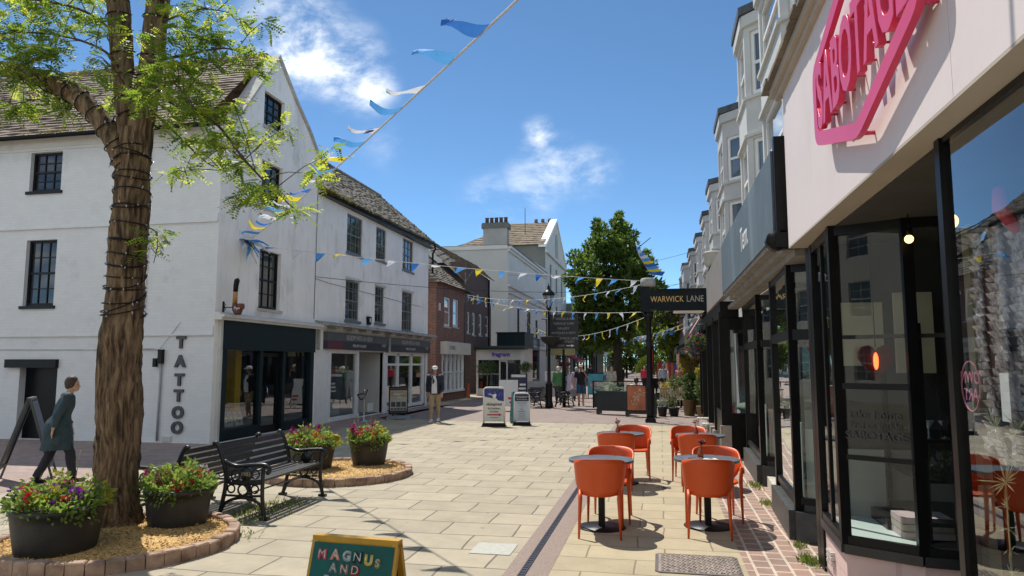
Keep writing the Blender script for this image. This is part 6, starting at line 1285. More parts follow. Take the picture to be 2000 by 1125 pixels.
DG = [leafmat('dark_tree_leaf', (.03,.06,.013), (.06,.10,.02), (.12,.2,.03), tw=.35, scale=1.2), leafmat('mid_tree_leaf', (.055,.10,.016), (.10,.155,.025), (.22,.32,.04), tw=.42, scale=1.2)]
tree('lime_tree', 'large dark green tree rising over the middle of the street', (-2.3,40,0), [((-.25,0,6.3),(2.5,2.4,3.3)),((.9,0,5.6),(1.7,2,2.0)),((-1.2,0,5.5),(1.4,2,2.0)),((-.2,0,8.6),(1.3,1.4,1.75)),((-1.0,.2,4.0),(1.7,1.8,1.3)),((-.7,0,3.3),(2.0,2.0,.9))], ([(.0,0,2.5),(-.1,0,5.5),(-.2,0,8)],[.24,.22,.16,.06]), DG, .25, 5, 140, 84)
LGm = [leafmat('bright_tree_leaf', (.08,.12,.02), (.14,.18,.03), (.3,.38,.05), tw=.45, scale=1), DG[1]]
for k,(b,c,r,mt,lab) in enumerate((((.9,62,0),(0,0,4.8),(1.6,1.8,2.1),LGm,'bright yellow green young tree just beyond the cafe awnings'),((-1.4,85,0),(0,0,5.2),(3.2,3,3.2),DG,'dark tree at the bend of the street behind the domed bush'),((-7.2,78,0),(0,0,5.5),(2.8,3,3.6),DG,'dark tree close against the shaded shop fronts'),((2.8,100,0),(0,0,5.8),(4.5,4,4),DG,'broad dark tree closing the end of the street'),((-5.5,105,0),(0,0,6.5),(4,4,4.5),DG,'tall dark tree at the far end behind the shaded shops'),((-1.8,118,0),(0,0,4.5),(5,4,5),DG,'wide dark tree behind the domed bush, at the street end'),((6,125,0),(0,0,5),(6,4,5),DG,'broad tree at the street end behind the turret house'),((-11,130,0),(0,0,5),(6,4,5.5),DG,'broad tree at the street end behind the cream stone building'),((-4.2,92,0),(0,0,3.6),(2.2,2.4,2.8),DG,'low dark tree beside the round clock sign'),((1.6,88,0),(0,0,3.2),(1.8,2,2.6),LGm,'low pale tree beyond the rail of clothes'))):
    tree('street_tree', lab, b, [(c,r)], ([(0,0,c[2]*.5),(0,0,c[2])],[.16,.13,.05]), mt, .34, 40+k, 60, 90, 'trees down the street')
m = MB(); rg = random.Random(9)
for _ in range(3800):
    d = rv(rg); d.z = abs(d.z); p = V((d.x*1.02,d.y*1.02,d.z*1.25+.9))*1.0; leafquad(m, V((p.x,p.y,p.z+.2)), d+rv(rg)*.5, rv(rg), .16, .1)
o = solo('domed_bush', m, leafmat('domed_bush_leaf', (.09,.13,.02), (.14,.18,.03), (.22,.3,.04), tw=.3), 'clipped yellow green domed bush in the middle of the street', 'bush', (-.72,55,0)); m = MB(); m.tube([(0,0,0),(0,0,1.3)], .12, 8); m.lathe([(.6,0),(.75,.7),(.7,.7)], (0,0,0), 16); part('pot', m, BLACK, o)
# ================================================================== pavement boards
def panel(parent, w_, h, mat, y, z0, name='panel'):
    m = MB(); m.box(-w_/2, y-.006, z0, w_/2, y, z0+h); return part(name, m, mat, parent)
def rails(w_, h, r_, z0, tk=.022):
    pts = [(-w_/2,0,z0)] + [(-w_/2+r_-r_*math.cos(a), 0, z0+h-r_+r_*math.sin(a)) for a in [math.pi/2*k/6 for k in range(7)]] + [(w_/2-r_+r_*math.sin(a), 0, z0+h-r_+r_*math.cos(a)) for a in [math.pi/2*k/6 for k in range(7)]] + [(w_/2,0,z0)]
    return MB().tube(pts, tk, 8)
def lines(parent, name, mat, y, rows):
    m = MB()
    for (x0,x1,z,t) in rows: m.box(x0, y-.003, z, x1, y, z+t)
    return part(name, m, mat, parent)
SIGNW = M('board_white', (.68,.68,.66), .45, .05, 4); INKD = M('board_dark_print', (.05,.05,.06), .6); NAVYP = M('board_navy', (.018,.025,.20), .45, .1, 4); NAVY2 = M('board_midnight', (.012,.016,.05), .45)
def swing(lab, loc, rot, w_, h, grp='pavement boards'):
    o = thing('pavement_board', lab, 'pavement sign', loc, R(rot), grp)
    m = MB(); m.prism([(-w_/2-.05,-.20,0),(w_/2+.05,-.20,0),(w_/2+.05,.20,0),(-w_/2-.05,.20,0)], (0,0,.03)); m.prism([(-w_/2-.03,-.14,.03),(w_/2+.03,-.14,.03),(w_/2+.03,.14,.03),(-w_/2-.03,.14,.03)], (0,0,.06)); part('base', m, BLACK, o)
    part('frame', rails(w_, h-.10, .10, .10), SIGNW, o); return o
o = swing('white framed swing board for a ski shop with a navy night sky top and a red arrow', (-4.73,20.4,0), 9, .60, 1.11)
p = panel(o, .56, .93, M('board_warm_white', (.62,.61,.57), .5, .04, 4), -.01, .14)
m = MB(); m.prism([(-.28,-.020,1.07),(.28,-.020,1.07),(.28,-.020,.72),(.12,-.020,.74),(.06,-.020,.80),(.03,-.020,.86),(-.03,-.020,.80),(-.28,-.020,.85)], (0,-.003,0)); part('night_sky_print', m, NAVYP, p)
m = MB(); m.prism([(-.02,-.024,.80),(.03,-.024,.79),(.06,-.024,.86),(.07,-.024,.92),(.02,-.024,.93),(-.03,-.024,.90),(-.05,-.024,.86)], (0,-.003,0)); m.bar((-.04,-.025,.90),(-.16,-.025,.94), .004, .012); m.bar((-.04,-.025,.88),(-.16,-.025,.91), .004, .008)
rg = random.Random(1)
for _ in range(16): x,z = rg.uniform(-.2,.26), rg.uniform(.88,1.05); m.box(x,-.026,z,x+.01,-.022,z+.01)
part('skier_print', m, SIGNW, p)
text('board_lettering', 'skinspired', .115, INKD, p, (0,-.024,.63), (R(90),0,0), .002, sx=.95, bold=.002)
text('board_lettering', 'Ski Holidays', .075, INKD, p, (0,-.024,.51), (R(90),0,0), .002); text('board_lettering', 'Ski Shop', .075, INKD, p, (0,-.024,.42), (R(90),0,0), .002)
m = MB(); m.box(-.2,-.023,.315,.16,-.018,.35); m.prism([(.14,-.023,.285),(.22,-.023,.3325),(.14,-.023,.38)], (0,.004,0)); part('red_arrow', m, M('arrow_red', (.45,.012,.03), .5), p)
lines(p, 'small_print', INKD, -.018, [(-.12,.12,.25,.012)])
m = MB(); m.lathe([(.06,.0),(.10,.03),(.10,.25),(.075,.5),(.055,.72),(.05,.95)], (0,0,0), 10); o2 = solo('water_bin', m, M('teal_plastic', (.05,.16,.19), .4), 'slim teal and black stand hidden behind the ski shop board', 'stand', (-4.42,21.6,0))
o = swing('smaller white framed board with a midnight blue heading over pale blue lines of print', (-4.02,20.95,0), 9, .44, .93)
p = panel(o, .41, .78, M('board_ice_blue', (.45,.52,.60), .5, .05, 3), -.01, .12); m = MB(); m.box(-.205,-.022,.70,.205,-.016,.90); part('heading_panel', m, NAVY2, p)
text('board_lettering', '*HOLIDAY*', .075, SIGNW, p, (0,-.024,.82), (R(90),0,0), .001); text('board_lettering', 'Ski Hire & Boots', .045, SIGNW, p, (0,-.024,.75), (R(90),0,0), .001)
lines(p, 'small_print', INKD, -.017, [(-.15,.15,.66,.008),(-.13,.13,.62,.008),(-.1,.1,.58,.007),(-.03,.03,.53,.007),(-.04,.04,.49,.007),(-.07,.07,.44,.010),(-.12,.12,.39,.012),(-.08,.08,.34,.010),(-.11,.11,.29,.010),(-.1,.1,.24,.010),(-.11,.11,.19,.007)])
# gallery board
o = thing('gallery_board', 'dark framed gallery poster board on a grey water filled base', 'pavement sign', (-8.4,22.4,0), R(30), 'pavement boards')
m = MB(); m.prism([(-.42,-.22,0),(.42,-.22,0),(.36,-.13,.10),(-.36,-.13,.10)], (0,.02,0)); m.lathe([(.40,0),(.41,.04),(.33,.10),(.10,.13)], (0,0,0), 20, sx=1.05, sy=.6); part('base', m, M('grey_base_plastic', (.16,.18,.19), .5), o)
m = MB(); m.box(-.31,-.03,.16,.31,.03,1.05); m.box(-.2,-.02,.08,-.15,.02,.2); m.box(.15,-.02,.08,.2,.02,.2); part('frame', m, BLACK, o)
p = panel(o, .55, .80, M('poster_sage', (.33,.34,.29), .5, .15, 4), -.031, .205); m = MB()
m.box(-.27,-.043,.72,.27,-.037,.90); part('poster_band', m, M('poster_tan', (.30,.24,.16), .6, .3, 6), p); text('board_lettering', "Father's", .10, SIGNW, p, (-.02,-.046,.81), (R(90),0,0), .001, shear=.3); text('board_lettering', 'Day', .10, SIGNW, p, (.02,-.046,.72), (R(90),0,0), .001, shear=.3)
m = MB()
for k in range(3): m.box(-.24+.17*k,-.043,.40,-.10+.17*k,-.037,.56)
for k in range(5): m.box(-.25+.105*k,-.043,.30,-.17+.105*k,-.037,.36)
part('poster_pictures', m, INKD, p); lines(p, 'poster_bars', NAVY2, -.037, [(-.275,.275,.21,.07),(-.275,.275,.93,.07)])
# rope barrier
o = thing('rope_barrier', 'chrome barrier post with a drooping dark rope across the gallery porch', 'barrier', (-9.2,21.5,0)); m = MB(); m.lathe([(.16,0),(.16,.015),(.03,.03),(.018,.05),(.018,.90),(.035,.93),(.03,.98),(.0,1.0)], (0,0,0), 16); part('post', m, M('chrome', (.6,.6,.6), .2, metal=1), o)
m = MB(); m.tube([(0,0,.86)]+[(-.25+.0-.45*t_,1.9*t_,.86-.42*4*t_*(1-t_)*.62+.05*t_) for t_ in [.05+.95*k/12 for k in range(13)]], .02, 8); part('rope', m, M('navy_rope', (.01,.012,.03), .7), o)
m = MB(); m.box(-.10,.5,.25,-.09,.98,.52); part('notice', m, SIGNW, o)
# the A-frame by the tattoo shop's side door
def aframe(name, lab, loc, rot, w_, h, frm, fill, spread=.28, grp='pavement boards'):
    o = thing(name, lab, 'pavement sign', loc, R(rot), grp); fs_ = []
    for s_ in (-1,1):
        m = MB(); a = V((0,s_*.015,h)); b = V((0,s_*spread,0)); d = (b-a).normalized(); up = V((0,s_,0)); x_ = w_/2-.02
        for sx in (-1,1): m.bar(a+V((sx*x_,0,0)), b+V((sx*x_,0,0)), .04, .03, up)
        m.bar(a+V((-w_/2,0,0)), a+V((w_/2,0,0)), .03, .045); q = a.lerp(b,.82); m.bar(q+V((-x_,0,0)), q+V((x_,0,0)), .03, .035)
        f_ = part('leaf_frame', m, frm, o); m = MB(); c0 = a.lerp(b,.03)+V((0,s_*.006,0)); c1 = a.lerp(b,.81)+V((0,s_*.006,0)); m.prism([c0+V((-x_,0,0)), c0+V((x_,0,0)), c1+V((x_,0,0)), c1+V((-x_,0,0))], V((0,s_*.012,.006))); pn = part('leaf_panel', m, fill, f_); fs_.append((f_,pn,a,b))
    return o, fs_
o, L_ = aframe('pavement_board', 'tall A board with a dark picture panel standing open beside the side door of the gabled building', (-9.72,9.66,0), 128, .62, 1.25, M('board_slate_frame', (.05,.06,.06), .4), NAVY2, .38)
m = MB(); a, b = L_[1][2], L_[1][3]; n_ = V((0,.022,.012))
for (t0_,t1_,x0,x1) in ((.42,.62,-.2,.2),(.25,.32,-.22,.1)): c0 = a.lerp(b,t0_)+n_; c1 = a.lerp(b,t1_)+n_; m.prism([c0+V((x0,0,0)),c0+V((x1,0,0)),c1+V((x1,0,0)),c1+V((x0,0,0))], V((0,.004,.002)))
part('yellow_print', m, M('print_mustard', (.45,.34,.06), .6, .3, 8), L_[1][1])
m = MB()
for (t0_,t1_,x0,x1) in ((.66,.72,-.2,.2),(.12,.2,-.25,.25),(.33,.37,-.2,.0)): c0 = a.lerp(b,t0_)+n_; c1 = a.lerp(b,t1_)+n_; m.prism([c0+V((x0,0,0)),c0+V((x1,0,0)),c1+V((x1,0,0)),c1+V((x0,0,0))], V((0,.004,.002)))
part('pale_print', m, M('print_pale', (.35,.42,.38), .6, .4, 8), L_[1][1])
# the chalk board in the foreground
CH = M('teal_chalkboard', (.0,.085,.075), .75, .22, 7, detail=8, stain_or_sheen=((.03,.13,.115), 9, .56, .5)); OC = M('ochre_frame_paint', (.46,.26,.02), .5, .12, 9)
o, L_ = aframe('chalk_board', 'teal chalkboard A frame with an ochre frame and colourful hand drawn capitals', (-1.88,4.33,0), -4.5, .59, .70, OC, CH, .22)
f_, pn, a, b = L_[0]; sl = math.atan2((b-a).y, (a-b).z); rx = R(90)-math.atan2(.205,.70)
def onboard(s_, t_, x, size, mat, sx=1.0, out=.0225, name='chalk_lettering', bold=.0):
    q = a.lerp(b,t_)+V((x,-out,.004)); return text(name, s_, size, mat, pn, q, (rx,0,0), .001, sx=sx, bold=bold)
WCH = M('white_chalk', (.42,.46,.44), .9, .5, 60)
for k,(c,x,t_,mt,sz) in enumerate((('M',-.205,.125,(.42,.05,.08),.078),('A',-.115,.12,(.50,.20,.14),.080),('G',-.035,.125,(.22,.28,.28),.078),('N',.04,.13,(.012,.012,.014),.080),('U',.115,.145,(.50,.38,.03),.078),('S',.178,.165,(.22,.18,.05),.066),
      ('A',-.115,.225,(.16,.17,.16),.068),('N',-.04,.23,(.22,.12,.10),.070),('D',.035,.235,(.20,.02,.015),.076),('B',-.15,.325,(.3,.36,.36),.072),('I',-.085,.33,(.10,.12,.20),.07),('L',-.02,.335,(.05,.24,.08),.072),('L',.055,.34,(.06,.2,.2),.068))):
    onboard(c, t_, x, sz, M('chalk_%d'%k, mt, .9, .3, 60), bold=.0055); onboard(c, t_-.006, x-.003, sz*.94, WCH, out=.0240, name='chalk_highlight', bold=-.0005)
# other boards further off
def plainboard(lab, loc, rot, w_, h, frm, fill, extra=None):
    o, L2 = aframe('pavement_board', lab, loc, rot, w_, h, frm, fill, .22)
    if extra: 
        m = MB(); a, b = L2[0][2], L2[0][3]
        for (t0_,t1_,x0,x1) in extra[1]: c0 = a.lerp(b,t0_)+V((0,-.02,.01)); c1 = a.lerp(b,t1_)+V((0,-.02,.01)); m.prism([c0+V((x0,0,0)),c0+V((x1,0,0)),c1+V((x1,0,0)),c1+V((x0,0,0))], V((0,-.004,.002)))
        part('board_print', m, extra[0], L2[0][1])
    return o
RED = M('print_red', (.5,.02,.03), .6)
plainboard('white A board with red figures low down, behind the ski shop board', (-5.7,27.0,0), 8, .72, 1.15, SIGNW, SIGNW, (RED, [(.55,.62,.0,.3),(.68,.74,.05,.3)]))
plainboard('black and white striped A board behind the white one with red figures', (-5.9,30.0,0), 12, .75, 1.35, BLACK, NAVY2, (SIGNW, [(.02,.10,-.3,.3),(.3,.36,.05,.3),(.42,.48,0,.3),(.54,.60,-.05,.3)]))
plainboard('grey A board with a big dark disc print beside the benches', (-5.4,31.5,0), 5, .9, 1.0, LEAD, M('board_mid_grey', (.3,.3,.3), .6), (INKD, [(.25,.7,-.28,.28),(.32,.63,-.35,.35)]))
plainboard('pale mauve A board beside the lamp post, near the green jacketed walker', (-5.0,34.0,0), 10, .8, 1.4, SIGNW, M('board_mauve', (.5,.44,.48), .6, .1, 3), (LEAD, [(.3,.4,-.3,.3),(.5,.54,-.3,.1)]))
plainboard('lilac A board with a white panel past the lilac coated walker', (-4.3,37.5,0), -6, .95, 1.25, LEAD, M('board_lilac', (.42,.34,.46), .6, .15, 3), (SIGNW, [(.15,.24,-.3,.3),(.4,.6,-.25,.3)]))
o = plainboard('black framed A board with a turquoise beach poster beyond the walking man', (-3.3,37.4,0), 4, .82, 1.3, BLACK, M('poster_turquoise', (.05,.26,.32), .5, .2, 3), (M('poster_pink', (.45,.25,.28), .6, .4, 6), [(.35,.5,-.28,.3),(.55,.6,-.2,.25)]))
m = MB(); m.prism([(-.2,-.12,0),(.2,-.12,0),(.16,-.04,.75),(-.16,-.04,.75)], (0,.14,0)); o = solo('orange_stand', m, M('orange_board', (.62,.10,.02), .5), 'small orange board outside the recessed shop', 'pavement sign', (-10.3,37.6,0)); m = MB(); m.box(-.08,-.085,.3,.08,-.08,.5); part('pale_print', m, SIGNW, o)

# ================================================================== lamp post with direction board and basket
lp = thing('lamp_post', 'black victorian lamp post with a hanging basket, standing between the two back to back benches', 'street lamp', (-4.47,29.2,0))
m = MB(); m.lathe([(.16,0),(.17,.1),(.15,.2),(.13,.25),(.14,.9),(.16,.95),(.12,1.0),(.075,1.1),(.06,2.3),(.085,2.35),(.06,2.4),(.045,3.95),(.07,4.0),(.05,4.06)], (0,0,0), 14); m.tube([(-.3,0,3.62),(.3,0,3.62)], .02, 6); part('post', m, BLACKM, lp)
m = MB()
for k in range(6):
    a = 2*math.pi*k/6; m.tube([(.09*math.cos(a),.09*math.sin(a),4.08),(.22*math.cos(a),.22*math.sin(a),4.62)], .012, 5)
m.lathe([(.10,4.05),(.10,4.09)], (0,0,0), 6); m.lathe([(.25,4.61),(.27,4.63),(.27,4.66),(.16,4.78),(.07,4.84),(.05,4.92),(.07,4.95),(.02,5.02),(.015,5.12)], (0,0,0), 12); part('lantern', m, BLACKM, lp)
m = MB(); m.lathe([(.085,4.09),(.215,4.61)], (0,0,0), 6, sm=False, cap=False); part('lantern_glass', m, glass('lantern_pane', (.85,.87,.85), .8), lp)
m = MB(); m.lathe([(.12,2.55),(.34,2.72),(.42,2.88),(.40,2.90),(.1,2.85)], (.05,0,0), 16); part('hanging_basket', m, M('basket_dark', (.02,.022,.02), .8, .4, 12), lp)
db = thing('direction_board', 'large black direction board on a post, white lettering and arrow, behind the lamp post', 'sign', (-3.95,29.9,0))
m = MB(); m.tube([(0,0,0),(0,0,2.4)], .075, 10); part('post', m, BLACK, db)
m = MB(); m.box(-.62,-.05,2.42,.62,.05,3.86); b_ = part('board', m, M('direction_black', (.012,.013,.016), .4), db); m = MB(); m.box(-.55,-.06,2.14,.48,.06,2.42); part('ochre_base', m, M('dull_olive', (.26,.25,.12), .6, .15, 4), db)
m = MB(); m.box(-.74,-.03,2.1,-.71,.03,4.0); m.box(.71,-.03,2.1,.74,.03,4.0); m.box(-.74,-.03,3.9,.74,.03,3.93); part('bracket', m, BLACK, db)
GRL = M('sign_grey_white', (.30,.31,.31), .5)
for k,(s_,x,z,sz) in enumerate((('BRASSERIE & BAR',0,3.66,.13),('TERRACE CAFE',0,3.46,.13),('GALLERY',0,3.26,.12),('ANTIQUES & GIFTS',0,3.07,.12),('WARWICK LANE',.12,2.84,.13),('STREET',.25,2.70,.13),('CAFE',-.1,2.54,.12))): text('sign_lettering', s_, sz, GRL, b_, (x,-.056,z), (R(90),0,0), .002)
m = MB(); m.box(.12,-.056,2.52,.34,-.05,2.56); m.prism([(.32,-.056,2.48),(.46,-.056,2.54),(.32,-.056,2.60)], (0,.005,0)); part('arrow', m, SIGNW, b_)
PB = M('notice_box_dark', (.03,.03,.03), .4)
# ================================================================== cafe barrier planters, pots, furniture
pb = thing('barrier_planter', 'long black barrier planter on castors with trailing silvery plants', 'planter', (-1.66,25.85,0), R(-17))
m = MB(); m.box(-.56,-.17,.14,.56,.17,.80); m.box(-.58,-.19,.78,.58,.19,.83); m.box(-.58,-.18,.02,-.50,.18,.2); m.box(.50,-.18,.02,.58,.18,.2); part('box', m, M('barrier_black', (.012,.018,.022), .4, .15, 4), pb)
m = MB(); 
for sx in (-.53,.53): m.tube([(sx,-.13,.03),(sx+.03,-.13,.03)], .03, 8)
part('castor', m, BLACK, pb); m = MB(); rg = random.Random(12)
ball_foliage(m, (-.2,0,.95), (.33,.17,.2), 520, .10, .02, rg); ball_foliage(m, (.2,0,.88), (.3,.15,.08), 160, .08, .02, rg); part('foliage', m, leafmat('silver_leaf', (.20,.27,.19), (.28,.35,.25), (.3,.38,.25)), pb)
pb = thing('poster_barrier', 'black barrier with an orange framed food poster, next to the lane sign post', 'barrier', (-.68,24.9,0), R(-8)); m = MB(); m.box(-.52,-.02,.10,.52,.14,.80); m.box(-.50,-.05,.0,-.44,.18,.12); m.box(.44,-.05,.0,.5,.18,.12); part('panel', m, M('barrier_black2', (.012,.018,.022), .4), pb)
m = MB(); m.box(-.47,-.06,.20,.20,-.02,1.07); f_ = part('poster_frame', m, BLACK, pb); m = MB(); m.box(-.44,-.066,.23,.17,-.06,1.04); pp_ = part('poster', m, M('poster_orange', (.42,.13,.06), .45, .25, 4), f_)
m = MB(); rg = random.Random(5)
for k in range(60): x = rg.gauss(-.13,.11); z = .63+ (x+.13)*.8+rg.gauss(0,.09); m.box(x,-.0685,z,x+rg.uniform(.02,.06),-.0665,z+rg.uniform(.015,.05))
part('poster_print', m, M('poster_cream', (.55,.42,.26), .6, .5, 20), pp_)
m = MB(); m.box(-.5,-.02,.12,.5,.02,.9); 
for k in range(3):
    pass
o = thing('cafe_screen', 'low glazed screen round the cafe seating behind the barrier planters', 'screen', (-1.6,29.5,0)); m = MB()
for x in (-1.1,-.1,.9): m.box(x-.03,-.03,0,x+.03,.03,1.1)
m.box(-1.1,-.02,1.06,.9,.02,1.1); m.box(-1.1,-.02,.55,.9,.02,.6); part('frame', m, BLACK, o); m = MB(); m.box(-1.07,-.01,.6,.87,.01,1.06); part('clear_panel', m, glass('screen_glass', (.8,.85,.85)), o); m = MB(); m.box(-1.07,-.015,.05,.87,.015,.55); part('lower_panel', m, M('screen_cloth', (.02,.03,.03), .7), o)
o = dup(o, (.9,30.6,0), 0, 'dark low screen beside the potted plants under the lane sign')
def pot(lab, loc, r_, h, mt, plants, name='potted_plant'):
    o = thing(name, lab, 'potted plant', loc, 0, 'potted plants under the lane sign'); m = MB(); m.lathe([(r_*.72,0),(r_*.75,.01),(r_,h-.04),(r_*1.06,h-.03),(r_*1.06,h),(r_*.9,h),(.01,h-.03)], (0,0,0), 18); part('pot', m, mt, o); rg = random.Random(int(loc[0]*97+h*50)); m = MB()
    st = MB()
    for (c,rr_,n,l,w_,mi) in plants:
        for _ in range(n):
            dd = rv(rg); q = .35+.65*rg.random(); p = V(c)+V((dd.x*rr_[0],dd.y*rr_[1],dd.z*rr_[2]))*q; leafquad(m, p, dd+rv(rg)*.8, rv(rg), l*rg.uniform(.6,1.3), w_, mi)
        st.tube([(0,0,h-.04),c], .012, 5)
    part('stem', st, STEM, o); part('foliage', m, PM, o); return o
PM = [leafmat('pot_leaf', (.045,.085,.03), (.09,.14,.045), (.15,.24,.06), tw=.35, scale=6), leafmat('pot_leaf_silver', (.22,.27,.20), (.33,.36,.28), (.3,.36,.25), tw=.35, scale=6), leafmat('pot_leaf_gold', (.24,.20,.03), (.33,.24,.04), (.45,.40,.06), tw=.4, scale=6), PETM['coral']]
POTB = M('black_pot', (.016,.017,.018), .5, .2, 5); POTT = M('brown_glazed_pot', (.17,.105,.04), .35, .2, 4)
pot('black pot of small white flowers nearest the lane sign post', (.03,25.35,0), .17, .33, POTB, [((0,0,.48),(.2,.2,.16),260,.05,.03,1)])
pot('black square shouldered pot with a tall leggy silvery shrub', (.42,25.45,0), .18, .30, POTB, [((0,0,.45),(.15,.15,.2),160,.07,.03,0),((.0,0,.78),(.12,.1,.18),120,.08,.03,1),((.05,0,1.2),(.22,.2,.26),340,.09,.035,0)])
pot('tall brown glazed pot with a green shrub', (.95,25.9,0), .23, .55, POTT, [((0,0,.75),(.26,.25,.22),420,.09,.05,0),((.05,.1,1.2),(.36,.3,.26),520,.10,.06,0)])
pot('dark bowl of green leaves against the shop pilasters', (1.42,25.9,0), .25, .30, POTB, [((0,0,.5),(.2,.2,.2),160,.09,.04,0)])
pot('tall golden flowering shrub in a black pot by the cafe', (1.12,28.5,0), .24, .4, POTB, [((0,0,.9),(.25,.25,.3),260,.1,.05,0),((0,0,1.75),(.44,.42,.42),800,.10,.05,2),((0,0,2.1),(.2,.2,.12),40,.07,.06,3)])
def basket(lab, loc, seed, cols):
    o = thing('hanging_basket', lab, 'hanging basket', loc, 0, 'hanging baskets on the dark shop fronts'); rg = random.Random(seed); m = MB(); m.lathe([(.03,-.2),(.15,-.1),(.2,.02),(.18,.03)], (0,0,0), 14); part('basket', m, POTB, o)
    m = MB(); ball_foliage(m, (0,0,.05), (.30,.28,.26), 520, .09, .045, rg, 0, .3); 
    for q in range(34):
        c = rv(rg); c = V((c.x*.3,c.y*.28,.06+c.z*.26))
        for _ in range(9): leafquad(m, c, rv(rg), rv(rg), .05, .04, 1+q%2)
    part('foliage', m, [PM[0]]+cols, o); m = MB()
    for a in range(3): m.tube([(.18*math.cos(a*2.09),.18*math.sin(a*2.09),.02),(0,0,.55)], .006, 4)
    m.tube([(0,0,.55),(.35,0,.6)], .012, 5); part('chain', m, BLACK, o)
basket('hanging basket of pink flowers on the dark cafe front, just past the lane sign', (1.12,23.9,2.15), 1, [PETM['pink'],PETM['white']]); basket('hanging basket of coral and yellow flowers beneath the navy awnings', (1.05,30.5,2.0), 2, [PETM['coral'],PETM['yellow']]); basket('hanging basket of purple flowers on the black panelled shop', (.98,20.3,2.3), 3, [PETM['purple'],PETM['magenta']])
pot('bushy pot of coral flowers beside the bistro table', (1.3,26.7,0), .22, .4, POTB, [((0,0,.65),(.3,.3,.28),420,.09,.05,0),((0,0,.8),(.3,.3,.22),130,.07,.06,3)])
pot('tall green bay shrub against the dark cafe front', (1.32,24.5,0), .2, .42, POTT, [((0,0,1.0),(.25,.25,.45),620,.09,.045,0),((0,0,1.5),(.2,.2,.3),260,.09,.045,2)])
pot('low golden shrub in front of the farther dark screen', (.35,29.6,0), .24, .4, POTB, [((0,0,.8),(.4,.3,.35),520,.09,.05,2),((.05,0,.85),(.35,.3,.3),60,.07,.06,3)])
def olive(lab, loc, h, r_):
    o = thing('olive_tree', lab, 'potted tree', loc, 0, 'olive trees outside the purple lettered shop'); m = MB(); m.lathe([(.16,0),(.22,.36),(.24,.38),(.2,.38)], (0,0,0), 14); part('pot', m, POTB, o); m = MB(); m.tube([(0,0,.3),(.03,0,h-.3),(0,0,h)], [.03,.025,.02], 6); part('trunk', m, STEM, o); m = MB(); rg = random.Random(int(h*100)); ball_foliage(m, (0,0,h), (r_,r_,r_*.75), 900, .10, .035, rg, 0, .2); part('crown', m, PM[:1], o)
olive('wide potted olive tree in front of the purple lettered shop window', (-9.35,38.6,0), 1.55, .62); olive('narrow potted olive tree at the corner of the purple lettered shop', (-7.25,39.0,0), 1.6, .38)
for k,(x,y,h,lab) in enumerate(((1.10,20.0,.36,'low cream slatted stool, the farther of the pair against the black pilasters'),(1.14,18.4,.34,'low cream slatted stool, the nearer of the pair against the black pilasters'))):
    o = thing('low_stool', lab, 'stool', (x,y,.004), 0, 'low cream stools'); m = MB()
    for j in range(4): m.box(-.17+.09*j,-.2,h-.03,-.095+.09*j,.2,h)
    part('seat', m, M('stool_cream_%d'%k, (.48,.47,.40), .6, .1, 6), o)
    for sx in (-.15,.15):
        for sy in (-.17,.17): m = MB(); m.box(sx-.02,sy-.02,0,sx+.02,sy+.02,h-.03); part('leg', m, OFFW, o)
    m = MB(); m.box(-.15,-.18,.10,.15,-.16,.14); m.box(-.15,.16,.10,.15,.18,.14); part('stretcher', m, OFFW, o)
def bistro(lab, loc, rot):
    o = thing('slatted_chair', lab, 'chair', loc, R(rot), 'slatted cafe chairs'); m = MB()
    for k in range(5): m.box(-.2+.085*k,-.2,.44,-.13+.085*k,.2,.46)
    part('seat', m, OAK, o); m = MB()
    for k in range(4): x = -.17+.1*k; m.bar((x,.2,.46),(x,.28,.9), .05, .02, (0,1,0))
    m.bar((-.2,.28,.9),(.2,.28,.9), .03, .05); part('backrest', m, OAK, o)
    for sx in (-.18,.18):
        for sy in (-.17,.17): m = MB(); m.tube([(sx,sy,.44),(sx*1.1,sy*1.15,0)], .015, 6); part('leg', m, OAK, o)
    return o
OAK = M('pale_slatted_wood', (.42,.35,.25), .6, .15, 8)
bistro('pale slatted cafe chair just behind the lane sign post', (.02,26.9,0), 200); bistro('pale slatted cafe chair between the potted shrubs', (.72,28.2,0), 170); bistro('pale slatted cafe chair near the golden shrub', (.85,30,0), 20)
o = thing('bistro_table', 'small round bistro table between the slatted chairs', 'table', (1.15,27.3,0)); m = MB(); m.lathe([(.3,.72),(.3,.74),(.01,.74)], (0,0,0), 20); part('tabletop', m, OAK, o); m = MB(); m.tube([(0,0,0),(0,0,.72)], .03, 8); m.lathe([(.2,0),(.2,.02),(.03,.03)], (0,0,0), 12); part('pedestal', m, BLACK, o)
# vintage stall of clothes far down, and umbrella of red flag
rg = random.Random(44); o = thing('clothes_rail', 'rail of bright clothes outside a shop far down the street', 'clothes rail', (.55,48,0)); m = MB(); m.tube([(-.8,0,0),(-.8,0,1.9),(.8,0,1.9),(.8,0,0)], .03, 6); part('rail', m, BLACK, o)
for k in range(9):
    m = MB(); x = -.72+.18*k; m.box(x-.07,-.25,.75+rg.uniform(-.1,.3),x+.07,.25,1.85); part('garment', m, M('garment_%d'%k, rg.choice([(.5,.03,.06),(.55,.35,.3),(.1,.08,.4),(.6,.5,.45),(.5,.15,.05),(.45,.1,.2)]), .8, .4, 6), o)
m = MB(); m.box(-.02,-.02,0,.02,.02,3.2); o = solo('flag_pole', m, BLACK, 'thin pole carrying a narrow red feather flag beyond the lane sign post', 'flag', (-.40,44,0)); m = MB(); m.prism([(-.02,0,1.2),(.0,0,3.2),(-.22,0,3.1),(-.25,0,1.3)], (0,.02,0)); part('flag_cloth', m, M('feather_red', (.5,.04,.05), .7), o)

